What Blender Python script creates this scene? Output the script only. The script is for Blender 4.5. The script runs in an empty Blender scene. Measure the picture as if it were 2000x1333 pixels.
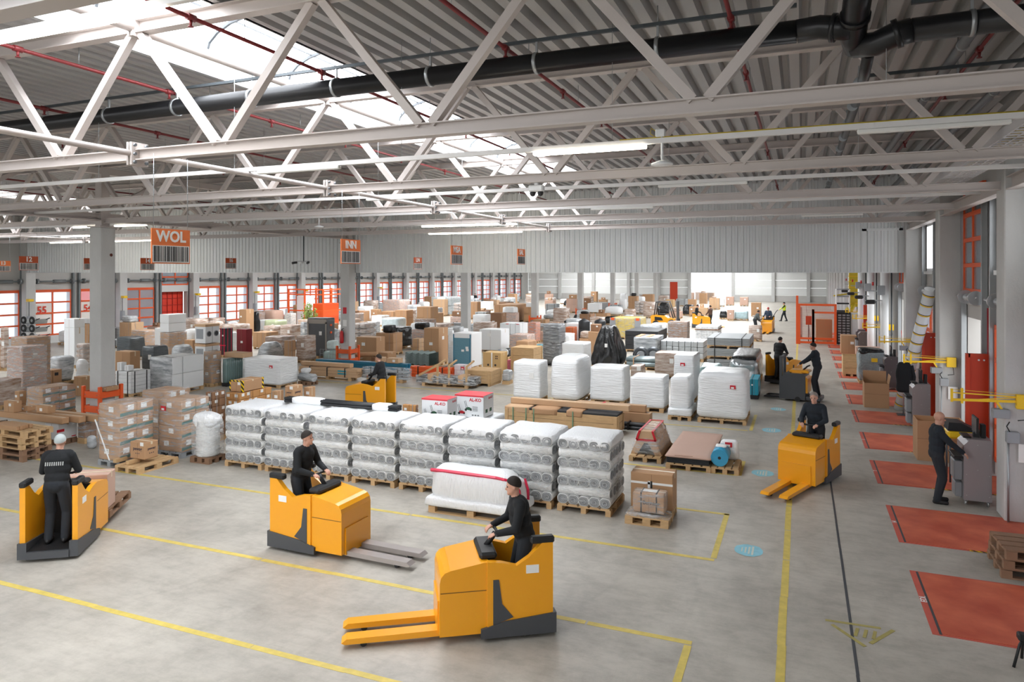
import bpy, math, random
import numpy as np
from mathutils import Vector, Matrix, noise

scene = bpy.context.scene
COL = scene.collection
random.seed(7)
PI = math.pi

# ------------------------------------------------------------------ camera
F_PX, CAM_H, HORIZON, VAN_X = 1380.0, 4.5, 533.0, 1565.0
YAW = math.atan((VAN_X - 1000.0) / F_PX)
SN, CS = math.sin(YAW), math.cos(YAW)
cam_data = bpy.data.cameras.new('camera')
cam_data.sensor_width = 36.0
cam_data.lens = F_PX * 36.0 / 2000.0
cam_data.shift_y = -(666.5 - HORIZON) / 2000.0
cam_data.clip_end = 600.0
cam = bpy.data.objects.new('camera', cam_data)
cam.location = (0.0, 0.0, CAM_H)
cam.rotation_euler = (PI / 2, 0.0, YAW)
COL.objects.link(cam)
scene.camera = cam

# ------------------------------------------------------------------ world, light, exposure
world = bpy.data.worlds.new('overcast_sky')
scene.world = world
world.use_nodes = True
_bg = world.node_tree.nodes['Background']
_bg.inputs[0].default_value = (0.96, 0.98, 1.0, 1.0)
_bg.inputs[1].default_value = 2.0
SKYLIGHT_POWER = 8.0
LAMP_POWER = 14.0
scene.view_settings.view_transform = 'Standard'
scene.view_settings.look = 'None'
scene.view_settings.exposure = 0.42
scene.view_settings.gamma = 1.0
scene.view_settings.use_curve_mapping = False
try:
    scene.cycles.use_denoising = True
    scene.cycles.max_bounces = 7
    scene.cycles.diffuse_bounces = 3
    scene.cycles.glossy_bounces = 3
    scene.cycles.transparent_max_bounces = 12
    scene.cycles.sample_clamp_indirect = 6.0
    scene.cycles.caustics_reflective = False
    scene.cycles.caustics_refractive = False
except Exception:
    pass


# ------------------------------------------------------------------ where things stand on the floor
def floor_at(u, v, z=0.0):
    d = F_PX * (CAM_H - z) / (v - HORIZON)
    x = (u - 1000.0) / F_PX
    return d * (-SN + CS * x), d * (CS + SN * x)


def depth_of(x, y):
    return -SN * x + CS * y


def x_on_row(u, y):
    t = (u - 1000.0) / F_PX
    return y * (-SN + CS * t) / (CS + SN * t)


def y_on_line(u, x):
    t = (u - 1000.0) / F_PX
    return x * (CS + SN * t) / (-SN + CS * t)


# ------------------------------------------------------------------ materials
MATS = {}


def _nt(name):
    m = bpy.data.materials.new(name)
    m.use_nodes = True
    nt = m.node_tree
    b = nt.nodes['Principled BSDF']
    return m, nt, b


def lin(c):
    return tuple(((v / 255.0) / 12.92 if v / 255.0 <= 0.04045 else ((v / 255.0 + 0.055) / 1.055) ** 2.4) for v in c)


def mat(name, rgb, rough=0.6, metal=0.0, var=0.0, vscale=6.0, bump=0.0, bscale=40.0, stretch=(1, 1, 1), coat=0.0, spec=None):
    """Plain surface: sRGB colour, optional noise variation of the colour and a fine bump."""
    if name in MATS:
        return MATS[name]
    m, nt, b = _nt(name)
    c = lin(rgb)
    b.inputs['Base Color'].default_value = (*c, 1)
    b.inputs['Roughness'].default_value = rough
    b.inputs['Metallic'].default_value = metal
    if coat:
        b.inputs['Coat Weight'].default_value = coat
    if spec is not None:
        b.inputs['Specular IOR Level'].default_value = spec
    if var or bump:
        tc = nt.nodes.new('ShaderNodeTexCoord')
        mp = nt.nodes.new('ShaderNodeMapping')
        mp.inputs['Scale'].default_value = stretch
        nt.links.new(tc.outputs['Object'], mp.inputs['Vector'])
    if var:
        n = nt.nodes.new('ShaderNodeTexNoise')
        n.inputs['Scale'].default_value = vscale
        n.inputs['Detail'].default_value = 5
        nt.links.new(mp.outputs[0], n.inputs['Vector'])
        r = nt.nodes.new('ShaderNodeMixRGB')
        r.inputs[1].default_value = (*[max(0, v * (1 - var)) for v in c], 1)
        r.inputs[2].default_value = (*[min(1, v * (1 + var)) for v in c], 1)
        nt.links.new(n.outputs[0], r.inputs[0])
        nt.links.new(r.outputs[0], b.inputs['Base Color'])
    if bump:
        n2 = nt.nodes.new('ShaderNodeTexNoise')
        n2.inputs['Scale'].default_value = bscale
        n2.inputs['Detail'].default_value = 3
        nt.links.new(mp.outputs[0], n2.inputs['Vector'])
        bp = nt.nodes.new('ShaderNodeBump')
        bp.inputs['Strength'].default_value = min(1.0, bump * 1.3)
        bp.inputs['Distance'].default_value = 0.03 if bscale > 8 else 0.04
        n2.inputs['Detail'].default_value = 6
        nt.links.new(n2.outputs[0], bp.inputs['Height'])
        nt.links.new(bp.outputs[0], b.inputs['Normal'])
    MATS[name] = m
    return m


def emit(name, rgb, strength):
    if name in MATS:
        return MATS[name]
    m, nt, b = _nt(name)
    b.inputs['Base Color'].default_value = (*lin(rgb), 1)
    b.inputs['Emission Color'].default_value = (*lin(rgb), 1)
    b.inputs['Emission Strength'].default_value = strength
    MATS[name] = m
    return m


def film(name, amount=0.35, rgb=(235, 238, 240), rough=0.18):
    """Clear stretch film: mostly see-through with glossy creases."""
    if name in MATS:
        return MATS[name]
    m, nt, b = _nt(name)
    b.inputs['Base Color'].default_value = (*lin(rgb), 1)
    b.inputs['Roughness'].default_value = rough
    out = nt.nodes['Material Output']
    tr = nt.nodes.new('ShaderNodeBsdfTransparent')
    mx = nt.nodes.new('ShaderNodeMixShader')
    tc = nt.nodes.new('ShaderNodeTexCoord')
    mp = nt.nodes.new('ShaderNodeMapping')
    mp.inputs['Scale'].default_value = (1.2, 1.2, 7.0)
    mp.inputs['Rotation'].default_value = (0.12, 0.08, 0.3)
    n = nt.nodes.new('ShaderNodeTexNoise')
    n.inputs['Scale'].default_value = 2.6
    n.inputs['Detail'].default_value = 6
    n.inputs['Roughness'].default_value = 0.65
    rp = nt.nodes.new('ShaderNodeMapRange')
    rp.inputs['From Min'].default_value = 0.42
    rp.inputs['From Max'].default_value = 0.72
    rp.inputs['To Min'].default_value = amount * 0.35
    rp.inputs['To Max'].default_value = min(1.0, amount * 2.0)
    bp = nt.nodes.new('ShaderNodeBump')
    bp.inputs['Strength'].default_value = 0.6
    bp.inputs['Distance'].default_value = 0.03
    L = nt.links.new
    L(tc.outputs['Object'], mp.inputs['Vector']); L(mp.outputs[0], n.inputs['Vector'])
    L(n.outputs[0], rp.inputs['Value']); L(n.outputs[0], bp.inputs['Height'])
    L(bp.outputs[0], b.inputs['Normal'])
    L(rp.outputs[0], mx.inputs[0]); L(tr.outputs[0], mx.inputs[1]); L(b.outputs[0], mx.inputs[2])
    L(mx.outputs[0], out.inputs['Surface'])
    MATS[name] = m
    return m


def glass(name, rgb=(225, 235, 240), alpha=0.25, rough=0.05):
    if name in MATS:
        return MATS[name]
    m, nt, b = _nt(name)
    b.inputs['Base Color'].default_value = (*lin(rgb), 1)
    b.inputs['Roughness'].default_value = rough
    out = nt.nodes['Material Output']
    tr = nt.nodes.new('ShaderNodeBsdfTransparent')
    tr.inputs[0].default_value = (*lin(rgb), 1)
    mx = nt.nodes.new('ShaderNodeMixShader')
    mx.inputs[0].default_value = alpha
    nt.links.new(tr.outputs[0], mx.inputs[1]); nt.links.new(b.outputs[0], mx.inputs[2])
    nt.links.new(mx.outputs[0], out.inputs['Surface'])
    MATS[name] = m
    return m


def concrete_floor():
    m, nt, b = _nt('polished_concrete')
    L = nt.links.new
    tc = nt.nodes.new('ShaderNodeTexCoord')
    n1 = nt.nodes.new('ShaderNodeTexNoise'); n1.inputs['Scale'].default_value = 0.55; n1.inputs['Detail'].default_value = 9; n1.inputs['Roughness'].default_value = 0.68
    mp = nt.nodes.new('ShaderNodeMapping'); mp.inputs['Scale'].default_value = (0.45, 1.6, 1.0); mp.inputs['Rotation'].default_value = (0, 0, 0.5)
    n2 = nt.nodes.new('ShaderNodeTexNoise'); n2.inputs['Scale'].default_value = 5.0; n2.inputs['Detail'].default_value = 8; n2.inputs['Distortion'].default_value = 0.3; n2.inputs['Roughness'].default_value = 0.7
    L(tc.outputs['Object'], n1.inputs['Vector']); L(tc.outputs['Object'], mp.inputs['Vector']); L(mp.outputs[0], n2.inputs['Vector'])
    r1 = nt.nodes.new('ShaderNodeValToRGB')
    e = r1.color_ramp.elements
    e[0].position = 0.3; e[0].color = (*lin((160, 155, 146)), 1)
    e[1].position = 0.7; e[1].color = (*lin((196, 190, 179)), 1)
    L(n1.outputs[0], r1.inputs[0])
    r2 = nt.nodes.new('ShaderNodeValToRGB')
    r2.color_ramp.elements[0].position = 0.32; r2.color_ramp.elements[0].color = (0.72, 0.71, 0.69, 1)
    r2.color_ramp.elements[1].position = 0.56; r2.color_ramp.elements[1].color = (1, 1, 1, 1)
    L(n2.outputs[0], r2.inputs[0])
    mul = nt.nodes.new('ShaderNodeMixRGB'); mul.blend_type = 'MULTIPLY'; mul.inputs[0].default_value = 0.45
    L(r1.outputs[0], mul.inputs[1]); L(r2.outputs[0], mul.inputs[2])
    # thin tyre scuffs
    w = nt.nodes.new('ShaderNodeTexWave'); w.inputs['Scale'].default_value = 0.22; w.inputs['Distortion'].default_value = 14; w.inputs['Detail'].default_value = 4; w.inputs['Detail Scale'].default_value = 0.7
    L(tc.outputs['Object'], w.inputs['Vector'])
    r3 = nt.nodes.new('ShaderNodeValToRGB')
    r3.color_ramp.elements[0].position = 0.0; r3.color_ramp.elements[0].color = (0.7, 0.69, 0.68, 1)
    r3.color_ramp.elements[1].position = 0.025; r3.color_ramp.elements[1].color = (1, 1, 1, 1)
    L(w.outputs['Fac'], r3.inputs[0])
    mul2 = nt.nodes.new('ShaderNodeMixRGB'); mul2.blend_type = 'MULTIPLY'; mul2.inputs[0].default_value = 0.18
    L(mul.outputs[0], mul2.inputs[1]); L(r3.outputs[0], mul2.inputs[2])
    n3 = nt.nodes.new('ShaderNodeTexNoise'); n3.inputs['Scale'].default_value = 2.2; n3.inputs['Detail'].default_value = 12; n3.inputs['Roughness'].default_value = 0.78
    L(tc.outputs['Object'], n3.inputs['Vector'])
    r4 = nt.nodes.new('ShaderNodeValToRGB')
    r4.color_ramp.elements[0].position = 0.34; r4.color_ramp.elements[0].color = (0.80, 0.79, 0.77, 1)
    r4.color_ramp.elements[1].position = 0.55; r4.color_ramp.elements[1].color = (1, 1, 1, 1)
    L(n3.outputs[0], r4.inputs[0])
    mul3 = nt.nodes.new('ShaderNodeMixRGB'); mul3.blend_type = 'MULTIPLY'; mul3.inputs[0].default_value = 0.6
    L(mul2.outputs[0], mul3.inputs[1]); L(r4.outputs[0], mul3.inputs[2])
    L(mul3.outputs[0], b.inputs['Base Color'])
    rr = nt.nodes.new('ShaderNodeMapRange'); rr.inputs['To Min'].default_value = 0.32; rr.inputs['To Max'].default_value = 0.6
    L(n1.outputs[0], rr.inputs['Value']); L(rr.outputs[0], b.inputs['Roughness'])
    MATS['polished_concrete'] = m
    return m


def tread_plate():
    """Red painted chequer plate: small raised bars as fine relief."""
    m, nt, b = _nt('red_tread_plate')
    L = nt.links.new
    tc = nt.nodes.new('ShaderNodeTexCoord')
    mp = nt.nodes.new('ShaderNodeMapping'); mp.inputs['Scale'].default_value = (16, 16, 16); mp.inputs['Rotation'].default_value = (0, 0, 0.78)
    ck = nt.nodes.new('ShaderNodeTexBrick'); ck.inputs['Scale'].default_value = 1.0; ck.inputs['Mortar Size'].default_value = 0.2
    ck.inputs['Color1'].default_value = (1, 1, 1, 1); ck.inputs['Color2'].default_value = (1, 1, 1, 1); ck.inputs['Mortar'].default_value = (0, 0, 0, 1)
    L(tc.outputs['Object'], mp.inputs['Vector']); L(mp.outputs[0], ck.inputs['Vector'])
    n = nt.nodes.new('ShaderNodeTexNoise'); n.inputs['Scale'].default_value = 1.6; n.inputs['Detail'].default_value = 6
    L(tc.outputs['Object'], n.inputs['Vector'])
    rp = nt.nodes.new('ShaderNodeValToRGB')
    rp.color_ramp.elements[0].position = 0.35; rp.color_ramp.elements[0].color = (*lin((212, 92, 66)), 1)
    rp.color_ramp.elements[1].position = 0.65; rp.color_ramp.elements[1].color = (*lin((252, 134, 98)), 1)
    L(n.outputs[0], rp.inputs[0])
    mu = nt.nodes.new('ShaderNodeMixRGB'); mu.blend_type = 'MULTIPLY'; mu.inputs[0].default_value = 0.3
    L(rp.outputs[0], mu.inputs[1]); L(ck.outputs['Color'], mu.inputs[2]); L(mu.outputs[0], b.inputs['Base Color'])
    bp = nt.nodes.new('ShaderNodeBump'); bp.inputs['Strength'].default_value = 0.5; bp.inputs['Distance'].default_value = 0.01
    L(ck.outputs['Color'], bp.inputs['Height']); L(bp.outputs[0], b.inputs['Normal'])
    b.inputs['Roughness'].default_value = 0.5
    MATS['red_tread_plate'] = m
    return m


def hazard(name='hazard_tape', a=(240, 200, 20), b_=(25, 25, 25), sc=5.0):
    if name in MATS:
        return MATS[name]
    m, nt, b = _nt(name)
    tc = nt.nodes.new('ShaderNodeTexCoord')
    w = nt.nodes.new('ShaderNodeTexWave'); w.bands_direction = 'DIAGONAL'; w.inputs['Scale'].default_value = sc
    r = nt.nodes.new('ShaderNodeValToRGB'); r.color_ramp.interpolation = 'CONSTANT'
    r.color_ramp.elements[0].color = (*lin(a), 1); r.color_ramp.elements[1].color = (*lin(b_), 1); r.color_ramp.elements[1].position = 0.5
    nt.links.new(tc.outputs['Object'], w.inputs['Vector']); nt.links.new(w.outputs['Fac'], r.inputs[0]); nt.links.new(r.outputs[0], b.inputs['Base Color'])
    MATS[name] = m
    return m


def streaky_wrap(name, a, c, rough=.2):
    """tight clear film over goods: whitish crease bands over the colour of what is inside"""
    m, nt, b = _nt(name)
    L = nt.links.new
    tc = nt.nodes.new('ShaderNodeTexCoord')
    mp = nt.nodes.new('ShaderNodeMapping'); mp.inputs['Scale'].default_value = (.9, .9, 5.0); mp.inputs['Rotation'].default_value = (.14, .1, .2)
    n = nt.nodes.new('ShaderNodeTexNoise'); n.inputs['Scale'].default_value = 1.8; n.inputs['Detail'].default_value = 8; n.inputs['Roughness'].default_value = .68
    L(tc.outputs['Object'], mp.inputs['Vector']); L(mp.outputs[0], n.inputs['Vector'])
    rp = nt.nodes.new('ShaderNodeValToRGB')
    e = rp.color_ramp.elements
    e[0].position = .36; e[0].color = (*lin(a), 1); e[1].position = .68; e[1].color = (*lin(c), 1)
    L(n.outputs[0], rp.inputs[0]); L(rp.outputs[0], b.inputs['Base Color'])
    bp = nt.nodes.new('ShaderNodeBump'); bp.inputs['Strength'].default_value = .8; bp.inputs['Distance'].default_value = .04
    L(n.outputs[0], bp.inputs['Height']); L(bp.outputs[0], b.inputs['Normal'])
    b.inputs['Roughness'].default_value = rough
    MATS[name] = m
    return m


CONC = concrete_floor()
TREAD = tread_plate()
HAZ = hazard()
DECK = mat('roof_deck_grey', (176, 175, 174), 0.45, 0.15)
STEEL = mat('painted_steel_white', (199, 190, 185), 0.42)  # pink cast from the red dock plates and doors is mixed into the white
WALLM = mat('cladding_grey', (226, 229, 229), 0.5)
COLM = mat('column_concrete', (198, 198, 196), 0.8, var=0.12, vscale=2.5, bump=0.2, bscale=30, stretch=(1, 1, 0.5))
PANELC = mat('precast_panel', (196, 194, 190), 0.8, var=0.07, vscale=1.2)
WHITEP = mat('white_sandwich_panel', (232, 234, 232), 0.5)
BLACKP = mat('black_pipe', (24, 25, 28), 0.32)
REDP = mat('sprinkler_red', (122, 38, 40), 0.45)
GALV = mat('galvanised', (168, 172, 174), 0.38, 0.75, var=0.12, vscale=4)
DKSTEEL = mat('dark_steel', (74, 80, 84), 0.5, 0.4)
CHROME = mat('light_metal', (190, 192, 194), 0.3, 0.7)
ORANGE = mat('signal_orange', (233, 92, 34), 0.45)
REDDOOR = mat('red_orange_door', (205, 62, 28), 0.45)
SIGNO = mat('sign_orange', (240, 128, 68), 0.55)
SIGND = mat('sign_dark_orange', (190, 82, 36), 0.55)
SIGNW = mat('sign_white', (240, 240, 238), 0.5)
INK = mat('print_black', (35, 35, 40), 0.6)
LINEY = mat('floor_paint_yellow', (208, 186, 96), 0.55, var=0.3, vscale=8)
LINEB = mat('floor_paint_blue', (138, 196, 210), 0.55, var=0.2, vscale=9)
TAR = mat('joint_tar', (70, 72, 76), 0.6)
YEL = mat('crane_yellow', (244, 200, 34), 0.4)
TRK = mat('truck_yellow', (246, 168, 24), 0.32, coat=0.3)
TRKG = mat('truck_grey', (72, 74, 78), 0.5)
TRKB = mat('truck_black', (26, 27, 29), 0.55)
WOOD = mat('pallet_wood', (201, 166, 122), 0.8, var=0.22, vscale=5, stretch=(1, 1, 5))
WOODD = mat('pallet_wood_worn', (140, 108, 84), 0.85, var=0.25, vscale=5)
CARD = mat('cardboard', (183, 143, 106), 0.75, var=0.07, vscale=2)
CARDL = mat('cardboard_light', (204, 168, 132), 0.75, var=0.07, vscale=2)
CARDD = mat('cardboard_dark', (142, 106, 78), 0.75, var=0.08, vscale=2)
CARDP = mat('cardboard_pink', (200, 166, 148), 0.7, var=0.06, vscale=2)
TAPE = mat('packing_tape', (214, 196, 168), 0.3)
PAPER = mat('paper_label', (242, 242, 240), 0.6)
REDTAG = mat('red_tag', (206, 28, 44), 0.5)
TEALP = mat('teal_print', (66, 116, 112), 0.6)
WRAPW = mat('white_wrap', (246, 248, 249), 0.3, bump=0.55, bscale=3.2, stretch=(1.0, 1.0, 9.0), var=0.04, vscale=3)
WRAPS = mat('white_foil_tight', (240, 241, 242), 0.28, bump=0.5, bscale=5.0, stretch=(7.0, 7.0, 1.5))
WRAPG = streaky_wrap('film_over_grey_goods', (138, 144, 148), (230, 233, 235))
WRAPP = streaky_wrap('film_over_cardboard', (150, 114, 88), (224, 214, 206))
WRAPK = mat('black_film', (16, 17, 19), 0.22, bump=0.9, bscale=4.0, stretch=(2.5, 2.5, 0.6))
WRAPB = mat('smoky_wrap', (92, 98, 102), 0.25, bump=0.6, bscale=3.5, stretch=(1.0, 1.0, 6.0), var=0.3, vscale=3)
ROLLE = mat('roll_end_grey', (150, 152, 154), 0.6, var=0.15, vscale=30)
ROLLS = mat('roll_side_white', (232, 232, 230), 0.4, bump=0.3, bscale=12)
FILM = film('stretch_film', 0.27, rough=.12)
FILMT = film('stretch_film_thick', 0.4)
PLASG = mat('plastic_grey', (150, 154, 158), 0.5)
PLASK = mat('plastic_black', (38, 40, 43), 0.5)
BLUEP = mat('paint_petrol', (28, 110, 140), 0.5)
TEAL = mat('teal_plastic', (38, 158, 182), 0.45)
WHITE = mat('enamel_white', (238, 240, 241), 0.35)
GREYB = mat('grey_board', (166, 170, 172), 0.6)
SKIN = mat('skin', (206, 156, 134), 0.55)
NAVY = mat('navy_fleece', (33, 40, 48), 0.9)
BLKC = mat('black_cotton', (26, 28, 31), 0.9)
JEAN = mat('dark_trousers', (38, 42, 48), 0.9)
SHOE = mat('black_shoe', (20, 20, 21), 0.5)
VEST = mat('hi_vis_yellow', (214, 236, 40), 0.6)
GREYC = mat('grey_cap', (176, 184, 184), 0.8)
HAIRD = mat('dark_hair', (38, 30, 26), 0.8)
HAIRG = mat('grey_hair', (150, 140, 132), 0.8)
GREEN = mat('plant_green', (70, 110, 48), 0.6, var=0.3, vscale=6)
REDM = mat('dark_red_paint', (130, 24, 34), 0.4)
FIRE = mat('extinguisher_red', (196, 28, 34), 0.35)
STRAPR = mat('red_band', (214, 34, 74), 0.4)
STRAPK = mat('black_strap', (24, 24, 26), 0.5)


# ------------------------------------------------------------------ mesh collecting
class MB:
    def __init__(self):
        self.v = []; self.f = []; self.m = []; self.smooth = []

    def add(self, verts, faces, mi=0, smooth=False):
        o = len(self.v)
        self.v += [tuple(p) for p in verts]
        for f in faces:
            self.f.append(tuple(i + o for i in f)); self.m.append(mi); self.smooth.append(smooth)
        return self

    def box(self, x0, y0, z0, x1, y1, z1, mi=0, M=None):
        vs = [Vector(p) for p in ((x0, y0, z0), (x1, y0, z0), (x1, y1, z0), (x0, y1, z0), (x0, y0, z1), (x1, y0, z1), (x1, y1, z1), (x0, y1, z1))]
        if M: vs = [M @ p for p in vs]
        return self.add(vs, [(0, 3, 2, 1), (4, 5, 6, 7), (0, 1, 5, 4), (1, 2, 6, 5), (2, 3, 7, 6), (3, 0, 4, 7)], mi)

    def cbox(self, x0, y0, z0, x1, y1, z1, c=0.01, mi=0, M=None):
        """box with chamfered edges"""
        c = min(c, (x1 - x0) * .45, (y1 - y0) * .45, (z1 - z0) * .45)
        X = (x0, x1); Y = (y0, y1); Z = (z0, z1); vs = []; ix = {}
        for i in (0, 1):
            for j in (0, 1):
                for k in (0, 1):
                    sx, sy, sz = (c, -c)[i], (c, -c)[j], (c, -c)[k]
                    for a, p in enumerate(((X[i], Y[j] + sy, Z[k] + sz), (X[i] + sx, Y[j], Z[k] + sz), (X[i] + sx, Y[j] + sy, Z[k]))):
                        ix[i, j, k, a] = len(vs); vs.append(Vector(p))
        fs = []
        for i in (0, 1):
            q = [ix[i, 0, 0, 0], ix[i, 1, 0, 0], ix[i, 1, 1, 0], ix[i, 0, 1, 0]]; fs.append(q if i else q[::-1])
        for j in (0, 1):
            q = [ix[0, j, 0, 1], ix[0, j, 1, 1], ix[1, j, 1, 1], ix[1, j, 0, 1]]; fs.append(q if j else q[::-1])
        for k in (0, 1):
            q = [ix[0, 0, k, 2], ix[1, 0, k, 2], ix[1, 1, k, 2], ix[0, 1, k, 2]]; fs.append(q if k else q[::-1])
        for i in (0, 1):
            for j in (0, 1):
                fs.append([ix[i, j, 0, 0], ix[i, j, 0, 1], ix[i, j, 1, 1], ix[i, j, 1, 0]])
        for i in (0, 1):
            for k in (0, 1):
                fs.append([ix[i, 0, k, 0], ix[i, 0, k, 2], ix[i, 1, k, 2], ix[i, 1, k, 0]])
        for j in (0, 1):
            for k in (0, 1):
                fs.append([ix[0, j, k, 1], ix[0, j, k, 2], ix[1, j, k, 2], ix[1, j, k, 1]])
        for i in (0, 1):
            for j in (0, 1):
                for k in (0, 1):
                    fs.append([ix[i, j, k, 0], ix[i, j, k, 1], ix[i, j, k, 2]])
        if M: vs = [M @ p for p in vs]
        return self.add(vs, fs, mi)

    def tube(self, p0, p1, r0, r1=None, n=12, mi=0, cap=True, smooth=True):
        p0 = Vector(p0); p1 = Vector(p1); r1 = r0 if r1 is None else r1
        d = (p1 - p0)
        if d.length < 1e-6: return self
        d.normalize()
        a = d.orthogonal().normalized(); b = d.cross(a)
        vs = []
        for k in range(n):
            t = 2 * PI * k / n; o = a * math.cos(t) + b * math.sin(t)
            vs += [p0 + o * r0, p1 + o * r1]
        o = len(self.v)
        self.add(vs, [(2 * k, 2 * ((k + 1) % n), 2 * ((k + 1) % n) + 1, 2 * k + 1) for k in range(n)], mi, smooth)
        if cap:
            self.f.append(tuple(o + 2 * k for k in range(n))[::-1]); self.m.append(mi); self.smooth.append(False)
            self.f.append(tuple(o + 2 * k + 1 for k in range(n))); self.m.append(mi); self.smooth.append(False)
        return self

    def path(self, pts, r, n=10, mi=0):
        """tube along a polyline with mitred rings"""
        pts = [Vector(p) for p in pts]
        rs = r if isinstance(r, (list, tuple)) else [r] * len(pts)
        o = len(self.v); up = None
        for i, p in enumerate(pts):
            t = ((pts[min(i + 1, len(pts) - 1)] - p).normalized() + (p - pts[max(i - 1, 0)]).normalized())
            t = t.normalized() if t.length > 1e-6 else Vector((0, 0, 1))
            if up is None:
                up = t.orthogonal().normalized()
            a = (up - t * up.dot(t)).normalized(); up = a; b = t.cross(a)
            for k in range(n):
                q = 2 * PI * k / n
                self.v.append(tuple(p + (a * math.cos(q) + b * math.sin(q)) * rs[i]))
        for i in range(len(pts) - 1):
            for k in range(n):
                k2 = (k + 1) % n
                self.f.append((o + i * n + k, o + i * n + k2, o + (i + 1) * n + k2, o + (i + 1) * n + k)); self.m.append(mi); self.smooth.append(True)
        self.f.append(tuple(o + k for k in range(n))[::-1]); self.m.append(mi); self.smooth.append(False)
        e = o + (len(pts) - 1) * n
        self.f.append(tuple(e + k for k in range(n))); self.m.append(mi); self.smooth.append(False)
        return self

    def bar(self, p0, p1, w, h, mi=0, up=(0, 0, 1)):
        """rectangular bar from p0 to p1, w across, h along up"""
        p0 = Vector(p0); p1 = Vector(p1); d = (p1 - p0).normalized(); up = Vector(up)
        if abs(d.dot(up)) > 0.98: up = Vector((0, 1, 0))
        a = d.cross(up).normalized(); b = a.cross(d).normalized()
        vs = [p + a * (sx * w / 2) + b * (sy * h / 2) for p in (p0, p1) for sx, sy in ((-1, -1), (1, -1), (1, 1), (-1, 1))]
        return self.add(vs, [(3, 2, 1, 0), (4, 5, 6, 7), (0, 1, 5, 4), (1, 2, 6, 5), (2, 3, 7, 6), (3, 0, 4, 7)], mi)

    def prism(self, poly, a0, a1, axis='y', mi=0, smooth=False):
        """extrude a 2D polygon: axis y -> poly in (x,z), axis x -> (y,z), axis z -> (x,y)"""
        n = len(poly)
        g = {'y': lambda p, a: (p[0], a, p[1]), 'x': lambda p, a: (a, p[0], p[1]), 'z': lambda p, a: (p[0], p[1], a)}[axis]
        vs = [g(p, a0) for p in poly] + [g(p, a1) for p in poly]
        o = len(self.v)
        self.add(vs, [(k, (k + 1) % n, n + (k + 1) % n, n + k) for k in range(n)], mi, smooth)
        self.f.append(tuple(o + k for k in range(n))[::-1]); self.m.append(mi); self.smooth.append(False)
        self.f.append(tuple(o + n + k for k in range(n))); self.m.append(mi); self.smooth.append(False)
        return self

    def lathe(self, prof, n=16, mi=0, c=(0, 0, 0), smooth=True, axis='z'):
        o = len(self.v)
        for r, z in prof:
            for k in range(n):
                t = 2 * PI * k / n
                a, b = r * math.cos(t), r * math.sin(t)
                p = (a, b, z) if axis == 'z' else ((a, z, b) if axis == 'y' else (z, a, b))
                self.v.append((c[0] + p[0], c[1] + p[1], c[2] + p[2]))
        for i in range(len(prof) - 1):
            for k in range(n):
                k2 = (k + 1) % n
                self.f.append((o + i * n + k, o + i * n + k2, o + (i + 1) * n + k2, o + (i + 1) * n + k)); self.m.append(mi); self.smooth.append(smooth)
        self.f.append(tuple(o + k for k in range(n))[::-1]); self.m.append(mi); self.smooth.append(False)
        e = o + (len(prof) - 1) * n
        self.f.append(tuple(e + k for k in range(n))); self.m.append(mi); self.smooth.append(False)
        return self

    def soft(self, x0, y0, z0, x1, y1, z1, r=0.08, n=8, amp=0.02, seed=0, taper=0.0, bulge=0.0, mi=0, fq=2.2):
        """rounded, slightly lumpy block: goods under tight wrap"""
        cx, cy = (x0 + x1) / 2, (y0 + y1) / 2
        hx, hy, hz = (x1 - x0) / 2, (y1 - y0) / 2, (z1 - z0) / 2
        r = min(r, hx * .9, hy * .9, hz * .9)
        key = {}; vs = []; fs = []

        def pt(a):
            k = tuple(round(q * 1000) for q in a)
            if k in key: return key[k]
            p = Vector((a[0] * hx, a[1] * hy, a[2] * hz))
            q = Vector((max(-hx + r, min(hx - r, p.x)), max(-hy + r, min(hy - r, p.y)), max(-hz + r, min(hz - r, p.z))))
            dd = p - q
            if dd.length > 1e-9: dd = dd.normalized() * r
            else: dd = Vector((0, 0, 0))
            w = q + dd
            t = (w.z + hz) / (2 * hz)
            s = 1 - taper * t + bulge * math.sin(PI * t)
            w = Vector((w.x * s, w.y * s, w.z))
            if amp:
                nz = noise.noise_vector(Vector((w.x * fq + seed * 7.1, w.y * fq, w.z * fq * 1.6 + seed)))
                w += Vector((nz.x, nz.y, nz.z * (0.7 if t > 0.1 else 0))) * amp
                if w.z < -hz: w.z = -hz
            key[k] = len(vs); vs.append(Vector((w.x + cx, w.y + cy, w.z + z0 + hz)))
            return key[k]
        g = [-1 + 2 * i / n for i in range(n + 1)]
        for ax in range(3):
            for sd in (-1, 1):
                for i in range(n):
                    for j in range(n):
                        q = []
                        for (a, b) in ((i, j), (i + 1, j), (i + 1, j + 1), (i, j + 1)):
                            p = [0, 0, 0]; p[ax] = sd; p[(ax + 1) % 3] = g[a]; p[(ax + 2) % 3] = g[b]
                            q.append(pt(p))
                        fs.append(q if sd > 0 else q[::-1])
        return self.add(vs, fs, mi, True)

    def mesh(self, name, mats):
        me = bpy.data.meshes.new(name)
        me.from_pydata(self.v, [], self.f)
        if not isinstance(mats, (list, tuple)): mats = [mats]
        for m in mats: me.materials.append(m)
        if len(mats) > 1: me.polygons.foreach_set('material_index', self.m)
        if any(self.smooth): me.polygons.foreach_set('use_smooth', self.smooth)
        me.update()
        return me

    def build(self, name, mats, parent=None, loc=None, rz=0.0):
        return link(name, self.mesh(name, mats), parent, loc, rz)


def link(name, me, parent=None, loc=None, rz=0.0):
    o = bpy.data.objects.new(name, me)
    COL.objects.link(o)
    if parent: o.parent = parent
    if loc: o.location = loc
    if rz: o.rotation_euler = (0, 0, rz)
    return o


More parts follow.
